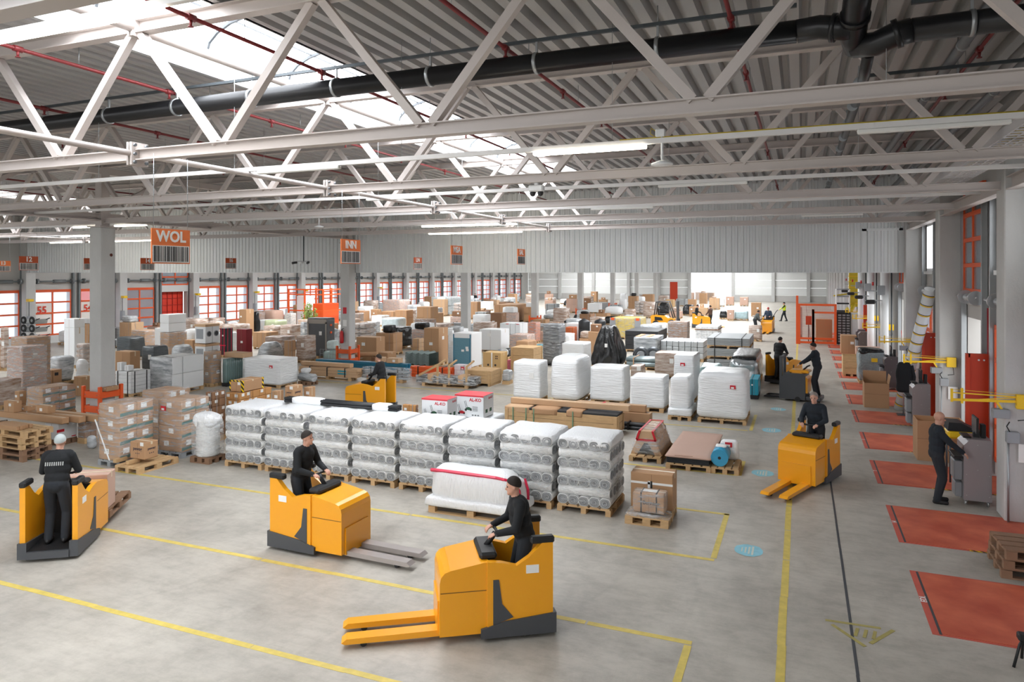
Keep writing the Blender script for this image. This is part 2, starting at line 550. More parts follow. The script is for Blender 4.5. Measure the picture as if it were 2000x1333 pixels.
def thing(name, label, cat, loc=(0, 0, 0), rz=0.0, group=None):
    o = bpy.data.objects.new(name, None)
    o.empty_display_size = 0.2
    COL.objects.link(o)
    o.location = loc; o.rotation_euler = (0, 0, rz)
    return tag(o, label, cat, group)


def tag(o, label, cat, group=None):
    o['label'] = label; o['category'] = cat
    if group: o['group'] = group
    return o


def struct(o, label=None):
    o['kind'] = 'structure'
    if label: o['label'] = label
    return o


def copy_tree(o, parent=None):
    c = o.copy()
    COL.objects.link(c)
    if parent: c.parent = parent
    for ch in list(o.children):
        copy_tree(ch, c)
    return c


_TXT = {}


def text_mesh(s, size, m, bold=0.0, ext=0.002, sx=1.0):
    """lettering as a mesh standing in the xz plane, centred"""
    k = (s, size, m.name, bold, sx)
    if k in _TXT: return _TXT[k]
    cu = bpy.data.curves.new('lettering', 'FONT')
    cu.body = s; cu.size = size; cu.extrude = ext; cu.offset = bold * size
    cu.align_x = 'CENTER'; cu.align_y = 'CENTER'; cu.resolution_u = 3
    ob = bpy.data.objects.new('lettering', cu)
    COL.objects.link(ob)
    dg = bpy.context.evaluated_depsgraph_get()
    me = bpy.data.meshes.new_from_object(ob.evaluated_get(dg))
    bpy.data.objects.remove(ob); bpy.data.curves.remove(cu)
    for v in me.vertices:
        x, y, z = v.co
        v.co = (x * sx, -z, y)
    me.materials.clear(); me.materials.append(m)
    me.name = 'lettering'
    _TXT[k] = me
    return me

# ================================================================== SETTING
XL, XR, YB, YH, YF = -44.4, 4.0, -20.0, 28.75, 116.0     # long walls, open end, hanging wall, end wall
ROOF_Z = 7.95
COLX = -20.1
COL_Y = [15.5 + 12.85 * k for k in range(8)]
TRUSS_Y = [2.75, 7.0, 11.25, 15.5, 19.75, 24.0]
SKY_C = (-8.3, -32.3)

fl = struct(MB().box(XL - 1, YB, -0.3, XR + 1.5, YF + 1, 0).build('floor', CONC), 'pale polished concrete floor with tyre marks')


def floor_line(x0, y0, x1, y1, m=LINEY, name='floor_line', z=0.003):
    b = MB()
    n = max(1, int(max(x1 - x0, y1 - y0) / 1.3))
    rnd = random.Random(int((x0 + 50) * 100 + y0 * 7))
    along_x = (x1 - x0) > (y1 - y0)
    for k in range(n):
        a, c = k / n, (k + 1) / n
        j = rnd.uniform(-.006, .006); g = rnd.choice((0, 0, 0, 0.01, 0.03))
        if along_x: b.box(x0 + (x1 - x0) * a, y0 + j, 0.0005, x0 + (x1 - x0) * c - g, y1 + j, z)
        else: b.box(x0 + j, y0 + (y1 - y0) * a, 0.0005, x1 + j, y0 + (y1 - y0) * c - g, z)
    return b.build(name, m, fl)


W = 0.045
for (a, b_, c, d) in [
    (-21, 6.68 - W, -3.4, 6.68 + W), (-21, 8.76 - W, -1.22, 8.76 + W), (-1.31, 5.2, -1.22, 8.7),
    (-19, 11.43 - W, -1.23, 11.43 + W), (-1.32, 11.5, -1.23, 13.7), (-3.0, 13.68 - W, -1.23, 13.68 + W),
    (-1.32, 16.4, -1.23, 17.7), (-4.0, 16.4 - W, -1.3, 16.4 + W), (-1.38, 21.2, -1.29, 23.6), (-7, 21.15 - W, -1.4, 21.15 + W),
    (-0.27, 5.0, -0.17, 27.0), (-0.27, 30.0, -0.17, 62.0), (-19.5, 24.0 - W, -7, 24.0 + W)]:
    floor_line(a, b_, c, d)
floor_line(0.565, 3.5, 0.6, 110, TAR, 'expansion_joint')


def floor_patch(x, y, rx, ry, seed, m=LINEB):
    b = MB(); n = 22
    pts = [(x, y, 0.0035)]
    for k in range(n):
        t = 2 * PI * k / n; s = 1 + 0.16 * noise.noise(Vector((math.cos(t) * 2 + seed, math.sin(t) * 2, seed)))
        pts.append((x + rx * s * math.cos(t), y + ry * s * math.sin(t), 0.0035))
    b.add(pts, [(0, k + 1, (k + 1) % n + 1) for k in range(n)])
    o = b.build('floor_sticker', m, fl)
    s = MB()
    for q in range(4):
        a = 0.7 + q * 0.25
        s.box(x - rx * .5 + q * rx * .24, y - ry * .5 * a, 0.004, x - rx * .42 + q * rx * .26, y + ry * .5 * a, 0.0055)
    s.build('floor_sticker_print', mat('sticker_cream', (205, 208, 196), .6), o)


for (u, v, r) in ((1462, 1076, .22), (1490, 925, .24), (1507, 841, .26), (1520, 800, .24)):
    px_, py_ = floor_at(u, v)
    floor_patch(px_, py_, r, r * 1.15, u)
b = MB()
tri = [floor_at(*p) for p in ((1612, 1212), (1745, 1232), (1690, 1264))]
for i in range(3):
    p, q = tri[i], tri[(i + 1) % 3]
    b.bar((p[0], p[1], .0025), (q[0] + (p[0] - q[0]) * .18, q[1] + (p[1] - q[1]) * .18, .0025), .05, .003)
c0 = floor_at(1690, 1238)
for k in range(3): b.bar((c0[0] - .12 + k * .1, c0[1] - .12, .0025), (c0[0] - .08 + k * .1, c0[1] + .1, .0025), .04, .003)
b.build('floor_warning_triangle', mat('worn_yellow', (168, 156, 92), .6, var=.3, vscale=12), fl)


# ---- roof deck: trapezoid sheet with ribs running the length of the hall
def deck(x0, x1, y0, y1, z=ROOF_Z):
    b = MB(); prof = []; x = x0
    while x < x1:
        for dx, dz in ((0, 0), (.15, 0), (.19, .13), (.27, .13), (.31, 0)):
            if x + dx <= x1 + 1e-6 and dx < .31: prof.append((x + dx, z + dz))
        x += .31
    prof.append((x1, z))
    n = len(prof)
    vs = [(p[0], y0, p[1]) for p in prof] + [(p[0], y1, p[1]) for p in prof]
    b.add(vs, [(k, n + k, n + k + 1, k + 1) for k in range(n - 1)])
    return b


ceil = thing('ceiling', 'grey trapezoid sheet metal roof deck', 'ceiling')
del ceil['category']; struct(ceil)
SK = [(c - 1.3, c + 1.3) for c in SKY_C]
SKY_Y0, SKY_Y1 = -18.0, 24.1
for (x0, x1, y0, y1) in [(XL - .5, SK[1][0], YB, YH), (SK[1][1], SK[0][0], YB, YH), (SK[0][1], XR + .9, YB, YH),
                         (SK[0][0], SK[0][1], SKY_Y1, YH), (SK[1][0], SK[1][1], SKY_Y1, YH), (SK[0][0], SK[0][1], YB, SKY_Y0), (SK[1][0], SK[1][1], YB, SKY_Y0)]:
    deck(x0, x1, y0, y1).build('deck_sheet', DECK, ceil)
# weather skin above the deck so that no daylight leaks through the ribs
far = MB()
for (x0, x1, y0, y1) in [(XL - .5, SK[1][0], YB, YH), (SK[1][1], SK[0][0], YB, YH), (SK[0][1], XR + .9, YB, YH), (SK[0][0], SK[0][1], SKY_Y1, YH), (SK[1][0], SK[1][1], SKY_Y1, YH)]:
    far.box(x0, y0, ROOF_Z + .135, x1, y1, ROOF_Z + .3)
far.build('insulation_board', DECK, ceil)
b = MB()
FSK = [(-10.3, -6.3), (-34.3, -30.3)]
for (x0, x1) in ((XL - .5, FSK[1][0]), (FSK[1][1], FSK[0][0]), (FSK[0][1], XR + .9)):
    b.box(x0, YH + .1, ROOF_Z, x1, YF + 1, ROOF_Z + .3)
for yy in range(30, 113, 12):
    for s in FSK: b.box(s[0], yy + 10.5, ROOF_Z, s[1], yy + 12, ROOF_Z + .3)
b.build('far_roof_slab', DECK, ceil)

# ---- barrel skylights
PANE = emit('skylight_polycarbonate', (246, 250, 255), SKYLIGHT_POWER)
CURB = mat('skylight_curb', (206, 208, 208), .5)
RIBM = mat('skylight_rib', (70, 74, 78), .6)


PANEF = emit('added_skylight_glow', (250, 252, 255), SKYLIGHT_POWER * 1.05)  # stronger glow for the skylights added to light the back hall


def skylight(xa, xb, y0, y1, label, n, rise=.55, far_=False):
    r = thing('skylight', label, 'skylight', ((xa + xb) / 2, y0, ROOF_Z))
    w = (xb - xa) / 2; L = y1 - y0
    c = MB()
    c.box(-w - .05, 0, 0, -w + .03, L, .42); c.box(w - .03, 0, 0, w + .05, L, .42)
    c.box(-w, -.05, 0, w, .03, .42); c.box(-w, L - .03, 0, w, L + .05, .42)
    c.build('curb', CURB, r)
    A = 10
    arc = [(-w * math.cos(PI * k / A), .42 + rise * math.sin(PI * k / A)) for k in range(A + 1)]
    st = L / n
    pm = None
    for i in range(n):
        if pm is None:
            p = MB()
            vs = [(x, 0, z) for x, z in arc] + [(x, st - .02, z) for x, z in arc] + [(x, 0, z + .02) for x, z in arc] + [(x, st - .02, z + .02) for x, z in arc]
            q = A + 1
            fs = []
            for k in range(A):
                fs += [(k, k + 1, q + k + 1, q + k), (2 * q + k, 3 * q + k, 3 * q + k + 1, 2 * q + k + 1)]
            p.add(vs, fs, 0, True)
            pm = p.mesh('pane', PANEF if far_ else PANE)
        link('pane', pm, r, (0, i * st, 0))
    rm = None
    for i in range(n + 1 if not far_ else 0):
        if rm is None:
            p = MB()
            for k in range(A): p.bar((arc[k][0] * .99, 0, arc[k][1] - .035), (arc[k + 1][0] * .99, 0, arc[k + 1][1] - .035), .05, .05, up=(0, 1, 0))
            rm = p.mesh('rib', RIBM)
        link('rib', rm, r, (0, min(i * st, L - .03), 0))
    MB().box(-w * .55, 0, .42 + rise * .80, -w * .55 + .03, L, .42 + rise * .84).build('purlin', RIBM, r)
    for sx in (-w - .02, w + .02):
        pass
    return r


skylight(SK[0][0], SK[0][1], SKY_Y0, SKY_Y1, 'long barrel skylight over the trusses nearest the dock doors', 20)
skylight(SK[1][0], SK[1][1], SKY_Y0, SKY_Y1, 'long barrel skylight over the far bay beyond the concrete columns', 20)
for yy in range(30, 113, 12):  # added out of view and made wider, to light the back hall
    for s, t in zip(FSK, ('aisle', 'numbered door')):
        skylight(s[0], s[1], yy, min(yy + 10.5, YF), 'added unseen skylight in the back hall roof, %s on the %s side' % (('first', 'second', 'third', 'fourth', 'fifth', 'sixth', 'seventh', 'eighth')[(yy - 30) // 12], t), 1, far_=True)

# ---- hanging wall of vertical ribbed sheet
b = MB(); prof = []; x = -44.3
while x < 3.30:
    prof += [(x, .0), (x + .10, .0), (x + .125, -.045), (x + .195, -.045)]
    x += .22
n = len(prof)
b.add([(p[0], YH + p[1], 4.5) for p in prof] + [(p[0], YH + p[1], 8.2) for p in prof], [(k, k + 1, n + k + 1, n + k) for k in range(n - 1)])
hw = struct(b.build('wall_hanging', WALLM), 'pale grey ribbed sheet metal partition hanging above the goods')
MB().box(-44.3, YH + .01, 4.5, 3.36, YH + .14, 8.2).build('wall_backing', WALLM, hw)
MB().box(-44.3, YH - .055, 4.495, 3.36, YH + .16, 4.53).build('bottom_trim', WALLM, hw)
MB().box(2.05, YH - .06, 4.53, 2.2, YH, 6.1).box(2.05, YH - .06, 6.02, 3.36, YH, 6.12).box(3.25, YH - .06, 4.53, 3.36, YH, 6.1).build('edge_trim', WALLM, hw)

# ---- long left wall with the numbered dock doors
wl = struct(MB().box(XL - .35, YB, 3.3, XL, YF, 8.2).build('wall_left', PANELC), 'concrete dock wall with numbered sectional doors')
ORG = ORANGE
PANEG = glass('door_pane', (232, 238, 244), .3)
DOORW = mat('door_panel_white', (214, 214, 212), .5)
PILY = [22.55 + 6.42 * k for k in range(14)]


def dock_door(name, width, rows, parent=None, z0=0.0, z1=3.25, lower=.55, cols=2):
    """sectional door in the yz plane facing +x: orange framed rows of panes above a white panel"""
    r = bpy.data.objects.new(name, None); COL.objects.link(r)
    if parent: r.parent = parent
    MB().cbox(-.03, 0, z0, .03, width, z0 + lower, .01).build('door_panel', DOORW, r)
    ph = (z1 - z0 - lower) / rows
    f = MB()
    for k in range(rows + 1):
        z = z0 + lower + k * ph
        f.box(-.035, 0, z - .05, .045, width, z + .05)
    for c in range(cols + 1):
        y = width * c / cols
        f.box(-.034, max(0, y - .045), z0 + lower, .044, min(width, y + .045), z1)
    f.build('door_frame', ORG, r)
    for k in range(rows):
        for c in range(cols):
            MB().box(-.008, width * c / cols + .045, z0 + lower + k * ph + .05, .008, width * (c + 1) / cols - .045, z0 + lower + (k + 1) * ph - .05).build('pane', PANEG, r)
    return r


# lower wall pieces between the doors
lw = MB(); doors_l = []
for k, y in enumerate(PILY):
    for j in range(2):
        dy = y + .5 + j * 3.1
        doors_l.append(dy)
edges = [YB] + sum([[d, d + 2.45] for d in doors_l], []) + [YF]
for i in range(0, len(edges), 2):
    lw.box(XL - .35, edges[i], 0, XL, edges[i + 1], 3.3)
lw.build('lower_panel', PANELC, wl)
pil = MB().cbox(0, -.3, 0, .62, .3, 8.0, .02).mesh('pilaster', COLM)
RAILG = mat('rail_grey', (124, 130, 132), .5, .3)
rail = MB().box(.05, -.06, 0, .2, .06, 5.2).box(.02, -.09, 3.9, .3, .09, 4.0).mesh('door_rail', RAILG)
shaft = MB().tube((.3, -1.25, 3.95), (.3, 1.25, 3.95), .05, n=8).tube((.3, -1.2, 3.95), (.3, -1.08, 3.95), .17, n=12).tube((.3, 1.08, 3.95), (.3, 1.2, 3.95), .17, n=12).tube((.3, -.1, 3.95), (.3, .7, 3.95), .11, n=10).mesh('spring_shaft', RAILG)
for y in PILY:
    link('pilaster', pil, wl, (XL, y, 0))
for k, dy in enumerate(doors_l):
    link('door_rail', rail, wl, (XL, dy - .12, 0)); link('door_rail', rail, wl, (XL, dy + 2.57, 0))
    link('spring_shaft', shaft, wl, (XL, dy + 1.22, 0))
    yc = dy + 1.2
    d0 = depth_of(XL, yc)
    open_ = (k == 5)
    d = dock_door('door_%d' % (k + 1), 2.45, 4, z0=3.05 if open_ else 0, z1=5.9 if open_ else 3.3)
    d.location = (XL + .05 if not open_ else XL + .1, dy, 0)
    struct(d)
    MB().box(-.3, -.02, 3.3, 0, 2.47, 3.42).build('lintel_trim', ORG, d)
numm = mat('door_number_red', (226, 66, 40), .5)
for k, s in ((2, '55'), (3, '54')):
    d = bpy.data.objects['door_%d' % (k + 1)]
    o = link('lettering', text_mesh(s, .62, numm, .03), d, (.05, .52, 2.12), PI / 2)
    # painted panel behind the number
    MB().box(-.012, .05, .6, .01, 1.18, 2.55).build('number_panel', mat('number_panel_white', (246, 240, 232), .6), d)
# orange-red trailer bodies seen through two of the doors
RL = emit('tail_light_red', (240, 70, 40), 1.2)
TRB = mat('trailer_red', (226, 62, 40), .5)
for k in (4, 5):
    dy = doors_l[k]
    t = thing('truck_trailer', ('orange red trailer body seen through the closed glazed dock door', 'orange red trailer tail standing in the open dock door')[k - 4], 'trailer', (XL - .42, dy + 1.2, 0))
    MB().box(-4, -1.2, .9, 0, 1.2, 3.4).build('trailer_body', TRB, t)
    f = MB()
    for i in range(6): f.box(0, -1.2 + i * .48 - .02, .95, .05, -1.2 + i * .48 + .02, 3.3)
    for i in range(5): f.box(0, -1.2, 1.0 + i * .5, .05, 1.2, 1.04 + i * .5)
    f.build('door_grid', mat('trailer_bar_dark', (176, 34, 22), .5), t)
    f = MB()
    for sx in (-.8, .8):
        for xx in (-3.2, -1.6): f.tube((xx, sx - .15, .48), (xx, sx + .15, .48), .48, n=16)
    f.build('wheels', TRKB, t)

# ---- end wall of light panels with one open gate
we = struct(MB().box(XL, YF, 4.6, XR, YF + .3, 8.2).build('wall_end', WHITEP), 'white panelled end wall far behind the goods')
xs = [XL, -38.5, -32.5, -26.5, -21.5, -16.6, -9.9, -4.0, 1.0, XR]
for i in range(len(xs) - 1):
    if abs(xs[i] + 16.6) < .1: continue
    z = 0.0
    for h in (1.0, 1.15, 1.2, 1.25):
        MB().cbox(xs[i] + .02, YF, z + .01, xs[i + 1] - .02, YF + .2, z + h - .01, .02).build('wall_panel', WHITEP if z > .5 else PANELC, we)
        z += h
for x in xs[1:-1]:
    MB().cbox(x - .25, YF - .45, 0, x + .25, YF - .05, 8, .02).build('wall_column', COLM, we)
# exit door with its sign
ex, ey = x_on_row(1316, YF), YF
d = MB().cbox(ex - .6, ey - .05, 0, ex + .6, ey - .02, 3.0, .01).build('door_60', REDDOOR); struct(d)
# open yard beyond the gate
struct(MB().box(-60, YF + 1, -.35, 30, YF + 80, -.02).build('ground_outside', mat('yard_asphalt', (190, 190, 186), .8)), 'pale yard outside the open gate')

# ---- concrete columns inside the hall
ordn = ('first', 'second', 'third', 'fourth', 'fifth', 'sixth', 'seventh', 'eighth')
for k, y in enumerate(COL_Y):
    c = MB().cbox(-.25, -.25, 0, .25, .25, 5.9, .018).build('concrete_column', COLM)
    c.location = (COLX, y, 0)
    tag(c, 'square grey concrete column, %s in the row among the goods' % ordn[k], 'column')
    if k < 2:
        q = MB().box(-.14, -.14, 5.9, .14, .14, 7.9); q.box(-.3, -.3, 5.9, .3, .3, 5.94)
        q.build('steel_post', STEEL, c)
    if k == 0:
        MB().tube((.255, 0.1, 5.05), (.26, .1, 5.05), .05, n=14).build('core_hole', mat('hole_rust', (94, 44, 36), .9), c)

# ---- roof trusses across the hall
def ibeam(b, x0, x1, z, h=.15, w=.15, t=.014):
    b.box(x0, -w / 2, z, x1, w / 2, z + t).box(x0, -w / 2, z + h - t, x1, w / 2, z + h).box(x0, -.008, z + t, x1, .008, z + h - t)


ZB, ZT = 6.03, 7.76
BOLT = mat('bolt_head', (120, 124, 128), .4, .7)
trmesh = {}


def truss(y, span, label):
    c = -8.4 if span == 0 else -32.3
    xa, xb = ((COLX, 3.4) if span == 0 else (XL + .3, COLX))
    r = thing('roof_truss', label, 'roof truss', (c, y, 0), 0, 'steel roof trusses')
    key = span
    if key not in trmesh:
        P = {}
        b = MB(); ibeam(b, xa - c, xb - c, ZB); P['b'] = b.mesh('bottom_chord', STEEL)
        b = MB(); ibeam(b, xa - c, xb - c, ZT, .18, .16); P['t'] = b.mesh('top_chord', STEEL)
        P['d'] = []
        k = 0
        while 1.5 + 1.5 * k < (xb - xa) / 2 + 1.4:
            for s in (-1, 1):
                x0 = s * 1.5 * k; x1 = s * 1.5 * (k + 1)
                z0, z1 = (ZT + .01, ZB + .14) if k % 2 == 0 else (ZB + .14, ZT + .01)
                off = .07 * s
                if k % 2 == 0: x0 += off; x1 -= off
                else: x0 += off; x1 -= off
                e = (xb - c) if s > 0 else (xa - c)
                if abs(x0) >= abs(e) - .3: continue
                if abs(x1) > abs(e):
                    t = (abs(e) - abs(x0)) / (abs(x1) - abs(x0)); x1 = x0 + (x1 - x0) * t; z1 = z0 + (z1 - z0) * t
                P['d'].append(MB().bar((x0, 0, z0), (x1, 0, z1), .1, .1, up=(0, 1, 0)).mesh('diagonal', STEEL))
            k += 1
        b = MB(); b.box(-.05, -.13, ZB - .07, -.012, .13, ZB + .24).box(.012, -.13, ZB - .07, .05, .13, ZB + .24); P['p'] = b.mesh('splice_plate', STEEL)
        b = MB(); b.box(-.05, -.12, ZT - .05, -.012, .12, ZT + .2).box(.012, -.12, ZT - .05, .05, .12, ZT + .2); P['q'] = b.mesh('splice_plate', STEEL)
        b = MB()
        for zz in (ZB - .03, ZB + .08, ZB + .2):
            for yy in (-.09, .09): b.tube((-.08, yy, zz), (.08, yy, zz), .022, n=6)
        P['o'] = b.mesh('bolts', BOLT)
        trmesh[key] = P
    P = trmesh[key]
    link('bottom_chord', P['b'], r); link('top_chord', P['t'], r)
    for m in P['d']: link('diagonal', m, r)
    link('splice_plate', P['p'], r); link('splice_plate', P['q'], r); link('bolts', P['o'], r)
    return r


for i, y in enumerate(TRUSS_Y):
    for sp in (0, 1):
        truss(y, sp, 'white steel roof truss, %s line from the camera, %s' % (ordn[i], ('between dock columns and inner columns', 'between inner columns and numbered doors')[sp]))
# braces running the length of the hall from truss to truss
tb = MB().tube((0, .1, 0), (0, 4.15, 0), .042, n=10).mesh('brace_tube', STEEL)
tt = MB().tube((0, .1, 0), (0, 4.15, 0), .075, n=12).mesh('brace_tube', STEEL)
for sp, c in enumerate((-8.4, -32.3)):
    for i, y in enumerate(TRUSS_Y[:-1]):
        w = ('near the dock columns', 'near the numbered doors')[sp]
        tag(link('brace_tube', tb, None, (c, y, ZB + .09)), 'thin white tube joining lower chords of trusses %s and %s, bay %s' % (ordn[i], ordn[i + 1], w), 'brace', 'truss braces')
        tag(link('brace_tube', tt, None, (c, y, ZT + .08)), 'thick white tube joining upper chords of trusses %s and %s, bay %s' % (ordn[i], ordn[i + 1], w), 'brace', 'truss braces')
# girder over the inner columns
g = thing('roof_girder', 'white lattice girder running above the row of inner concrete columns', 'roof girder', (COLX, 0, 0))
MB().box(-.12, -6, 6.1, .12, YH - .1, 6.14).box(-.012, -6, 6.14, .012, YH - .1, 6.3).box(-.12, -6, 6.3, .12, YH - .1, 6.34).build('bottom_chord', STEEL, g)
MB().box(-.12, -6, 7.55, .12, YH - .1, 7.74).build('top_chord', STEEL, g)
y = 2.65
k = 0
while y < YH - 2:
    z0, z1 = (6.34, 7.55) if k % 2 == 0 else (7.55, 6.34)
    MB().bar((0, y, z0), (0, y + 2.14, z1), .12, .12, up=(1, 0, 0)).build('diagonal', STEEL, g)
    y += 2.14; k += 1
# edge beam along the dock columns
g = thing('edge_beam', 'white steel edge beam along the dock columns under the trusses', 'beam', (3.52, 0, 0))
MB().box(-.1, 0, 6.0, .1, YH - .1, 6.02).box(-.01, 0, 6.02, .01, YH - .1, 6.22).box(-.1, 0, 6.22, .1, YH - .1, 6.24).build('web_and_flanges', STEEL, g)

# ---- pipes under the roof
for i, x in enumerate((-16.4, -13.3, -10.1, -6.9, -3.8, -0.8, 2.3, -24.5, -28, -36)):
    r = thing('sprinkler_pipe', 'thin dark red sprinkler pipe under the roof, %s' % ('sixth from the dock wall', 'fifth from the dock wall', 'fourth from the dock wall', 'third from the dock wall', 'second from the skylight edge toward the docks', 'crossing behind the black pipe near the aisle', 'close to the dock wall', 'just beyond the inner columns', 'beside the far skylight', 'nearest the numbered doors')[i], 'pipe', (x, 0, 7.62), 0, 'sprinkler pipes')
    MB().tube((0, 0, 0), (0, YH - .2, 0), .028, n=8).build('pipe', REDP, r)
    cm = MB().tube((0, -.06, 0), (0, .06, 0), .045, n=8).tube((0, 0, -.03), (0, 0, -.11), .022, .016, n=8).tube((0, 0, -.11), (0, 0, -.12), .035, n=8).mesh('sprinkler_head', REDP)
    hm = MB().tube((0, 0, 0), (0, 0, .34), .006, n=5).mesh('hanger', GALV)
    for k in range(11):
        link('sprinkler_head', cm, r, (0, 1.4 + 2.55 * k, 0)); link('hanger', hm, r, (0, 2.3 + 2.55 * k, 0))


def black_pipe(label, pts, rad, name='drain_pipe', clamps=(), support=True):
    r = thing(name, label, 'pipe')
    MB().path(pts, rad, 16).build('pipe', BLACKP, r)
    a, b_ = Vector(pts[0]), Vector(pts[-1])
    for t in clamps:
        p = a.lerp(b_, t); d = (b_ - a).normalized()
        q = MB(); q.tube(p - d * .025, p + d * .025, rad + .014, n=16); q.bar(p + Vector((0, 0, rad)), p + Vector((0, 0, rad + .17)), .03, .03)
        q.build('clamp', GALV, r)
    if support:
        up = Vector((0, 0, rad + .18))
        MB().bar(a + up, b_ + up, .045, .045).build('support_rail', DKSTEEL, r)
        for t in clamps[::2]:
            p = a.lerp(b_, t) + up
            MB().tube(p, (p.x, p.y, ROOF_Z), .007, n=5).build('hanger', GALV, r)
    return r


cl = [i / 18 for i in range(1, 18)]
black_pipe('thick black drain pipe crossing under the roof in front of the second truss', [(-30, 9.15, 7.32), (-.05, 9.15, 7.40)], .135, clamps=cl)
black_pipe('thick black drain pipe stub running out toward the dock wall', [(1.15, 9.1, 7.24), (7, 9.1, 7.30)], .135, clamps=[.1, .3, .5, .7])
r = thing('pipe_fitting', 'glossy black pipe junction with bends where the drain pipes meet', 'pipe')
MB().path([(-.05, 9.15, 7.4), (.2, 9.15, 7.42), (.38, 9.13, 7.38), (.55, 9.1, 7.34)], .14, 14).build('bend', BLACKP, r)
MB().path([(.6, 8.3, 7.75), (.58, 8.8, 7.55), (.56, 9.2, 7.3), (.62, 9.4, 7.2)], .15, 14).build('branch', BLACKP, r)
MB().path([(.6, 9.35, 7.2), (.8, 9.2, 7.16), (1.0, 9.1, 7.22), (1.15, 9.1, 7.24)], .14, 14).build('bend', BLACKP, r)
for (p, q) in (((.57, 8.95, 7.45), (.57, 9.02, 7.42)), ((.6, 8.55, 7.66), (.6, 8.62, 7.63)), ((.33, 9.14, 7.39), (.38, 9.13, 7.38)), ((.98, 9.11, 7.215), (1.04, 9.1, 7.23))):
    MB().tube(p, q, .168, n=16).build('collar', BLACKP, r)
black_pipe('black pipe running along the roof away from the junction', [(.75, 9.5, 7.15), (.8, 10.8, 7.2), (.85, 28.4, 7.45)], .07, clamps=[i / 12 for i in range(1, 12)], support=False)
black_pipe('black side pipe running toward the dock wall behind the first truss', [(.85, 11.8, 7.2), (7, 11.8, 7.24)], .07, clamps=[.2, .4, .6, .8])
for i, x in enumerate((2.0, 3.0)):
    r = thing('grey_pipe', ('grey insulated roof pipe beside the black one', 'grey insulated roof pipe above the cable tray')[i], 'pipe')
    MB().tube((x, 6, 7.55), (x, 28.5, 7.55), .07, n=10).build('pipe', mat('grey_pipe_shell', (126, 128, 132), .45, .3), r)
    for k in range(7): MB().tube((x, 8 + 3 * k, 7.55), (x, 8.06 + 3 * k, 7.55), .082, n=10).build('clamp', GALV, r)
r = thing('drain_pipe', 'short black drain pipe under the far skylight beyond the columns', 'pipe')
MB().path([(-38, 13.4, 7.3), (-24, 13.4, 7.35)], .12, 12).build('pipe', BLACKP, r)
MB().tube((-24, 13.4, 7.3), (-24, 13.4, 6.6), .1, n=12).build('drop', BLACKP, r)

# ---- light rails with tubes
LAMP = emit('lamp_tube', (255, 244, 224), LAMP_POWER)
LAMPOFF = mat('lamp_tube_off', (236, 236, 232), .4)
RAILM = mat('light_rail', (232, 230, 228), .45)
CABLEY = mat('yellow_cable', (206, 180, 40), .5)


def light_rail(y, z, lamps, label, xa=-42.0, xb=4.0, cable=False):
    r = thing('light_rail', label, 'light rail', (0, y, z))
    MB().box(xa, -.03, 0, xb, .03, .065).build('rail', RAILM, r)
    for (x, L, on) in lamps:
        q = MB().cbox(x, -.045, -.055, x + L, .045, 0, .012).build('lamp_tube', LAMP if on else LAMPOFF, r)
    w = MB()
    x = xa + 1.3
    while x < xb:
        MB().tube((x, 0, .06), (x, 0, ROOF_Z - z), .004, n=4).build('suspension_wire', GALV, r)
        x += 3.2
    if cable:
        MB().tube((-2.2, .0, .075), (xb, .0, .075), .01, n=6).build('cable', CABLEY, r)
    return r


light_rail(4.85, 6.98, [(-8.1, 2.6, True), (-22, 2.6, True)], 'white light rail with a glowing tube above the first truss')
light_rail(9.1, 6.16, [(-3.4, 1.55, True), (-8.2, 1.6, False), (.6, 1.5, False)], 'white light rail with yellow cable between second and third truss', cable=True)
light_rail(13.4, 6.16, [(-9, 1.6, False), (-2.5, 1.6, False), (-26.5, 1.5, True)], 'white light rail between third and fourth truss')
light_rail(17.6, 6.16, [(-24.3, 1.6, True), (-22.2, 1.5, True), (-5, 1.6, False)], 'white light rail between fourth and fifth truss')
light_rail(21.9, 6.16, [(-12.4, 3.6, True), (-31, 3, True), (0, 1.6, False)], 'white light rail between fifth and sixth truss')
light_rail(26.2, 6.16, [(-14.5, 4.2, True), (-38, 4.5, True), (-33, 3.0, True)], 'white light rail in front of the hanging wall')

# ---- cable tray along the dock columns
r = thing('cable_tray', 'wire mesh cable tray with yellow cables along the dock columns', 'cable tray', (2.75, 0, 6.3))
b = MB()
TRAYM = mat('tray_wire', (206, 204, 206), .45)
for x in (-.26, .26): b.box(x - .012, 6, 0, x + .012, 28.5, .13)
b.build('side_rail', TRAYM, r)
MB().box(-.12, 6, -.008, -.10, 28.5, .004).box(.0, 6, -.008, .02, 28.5, .004).box(.12, 6, -.008, .14, 28.5, .004).build('tray_wires', TRAYM, r)
rg = MB().box(-.26, -.022, -.01, .26, .022, .008).mesh('rung', TRAYM)
for k in range(110): link('rung', rg, r, (0, 6.2 + .2 * k, 0))
b = MB()
for x in (-.14, -.1, .05): b.tube((x, 6, .03), (x, 28.4, .03), .02, n=6)
b.build('cables', CABLEY, r)
for yy in (11, 16.6, 21):
    MB().box(-.05, yy, .05, .25, yy + .9, .16).build('yellow_coil', CABLEY, r)


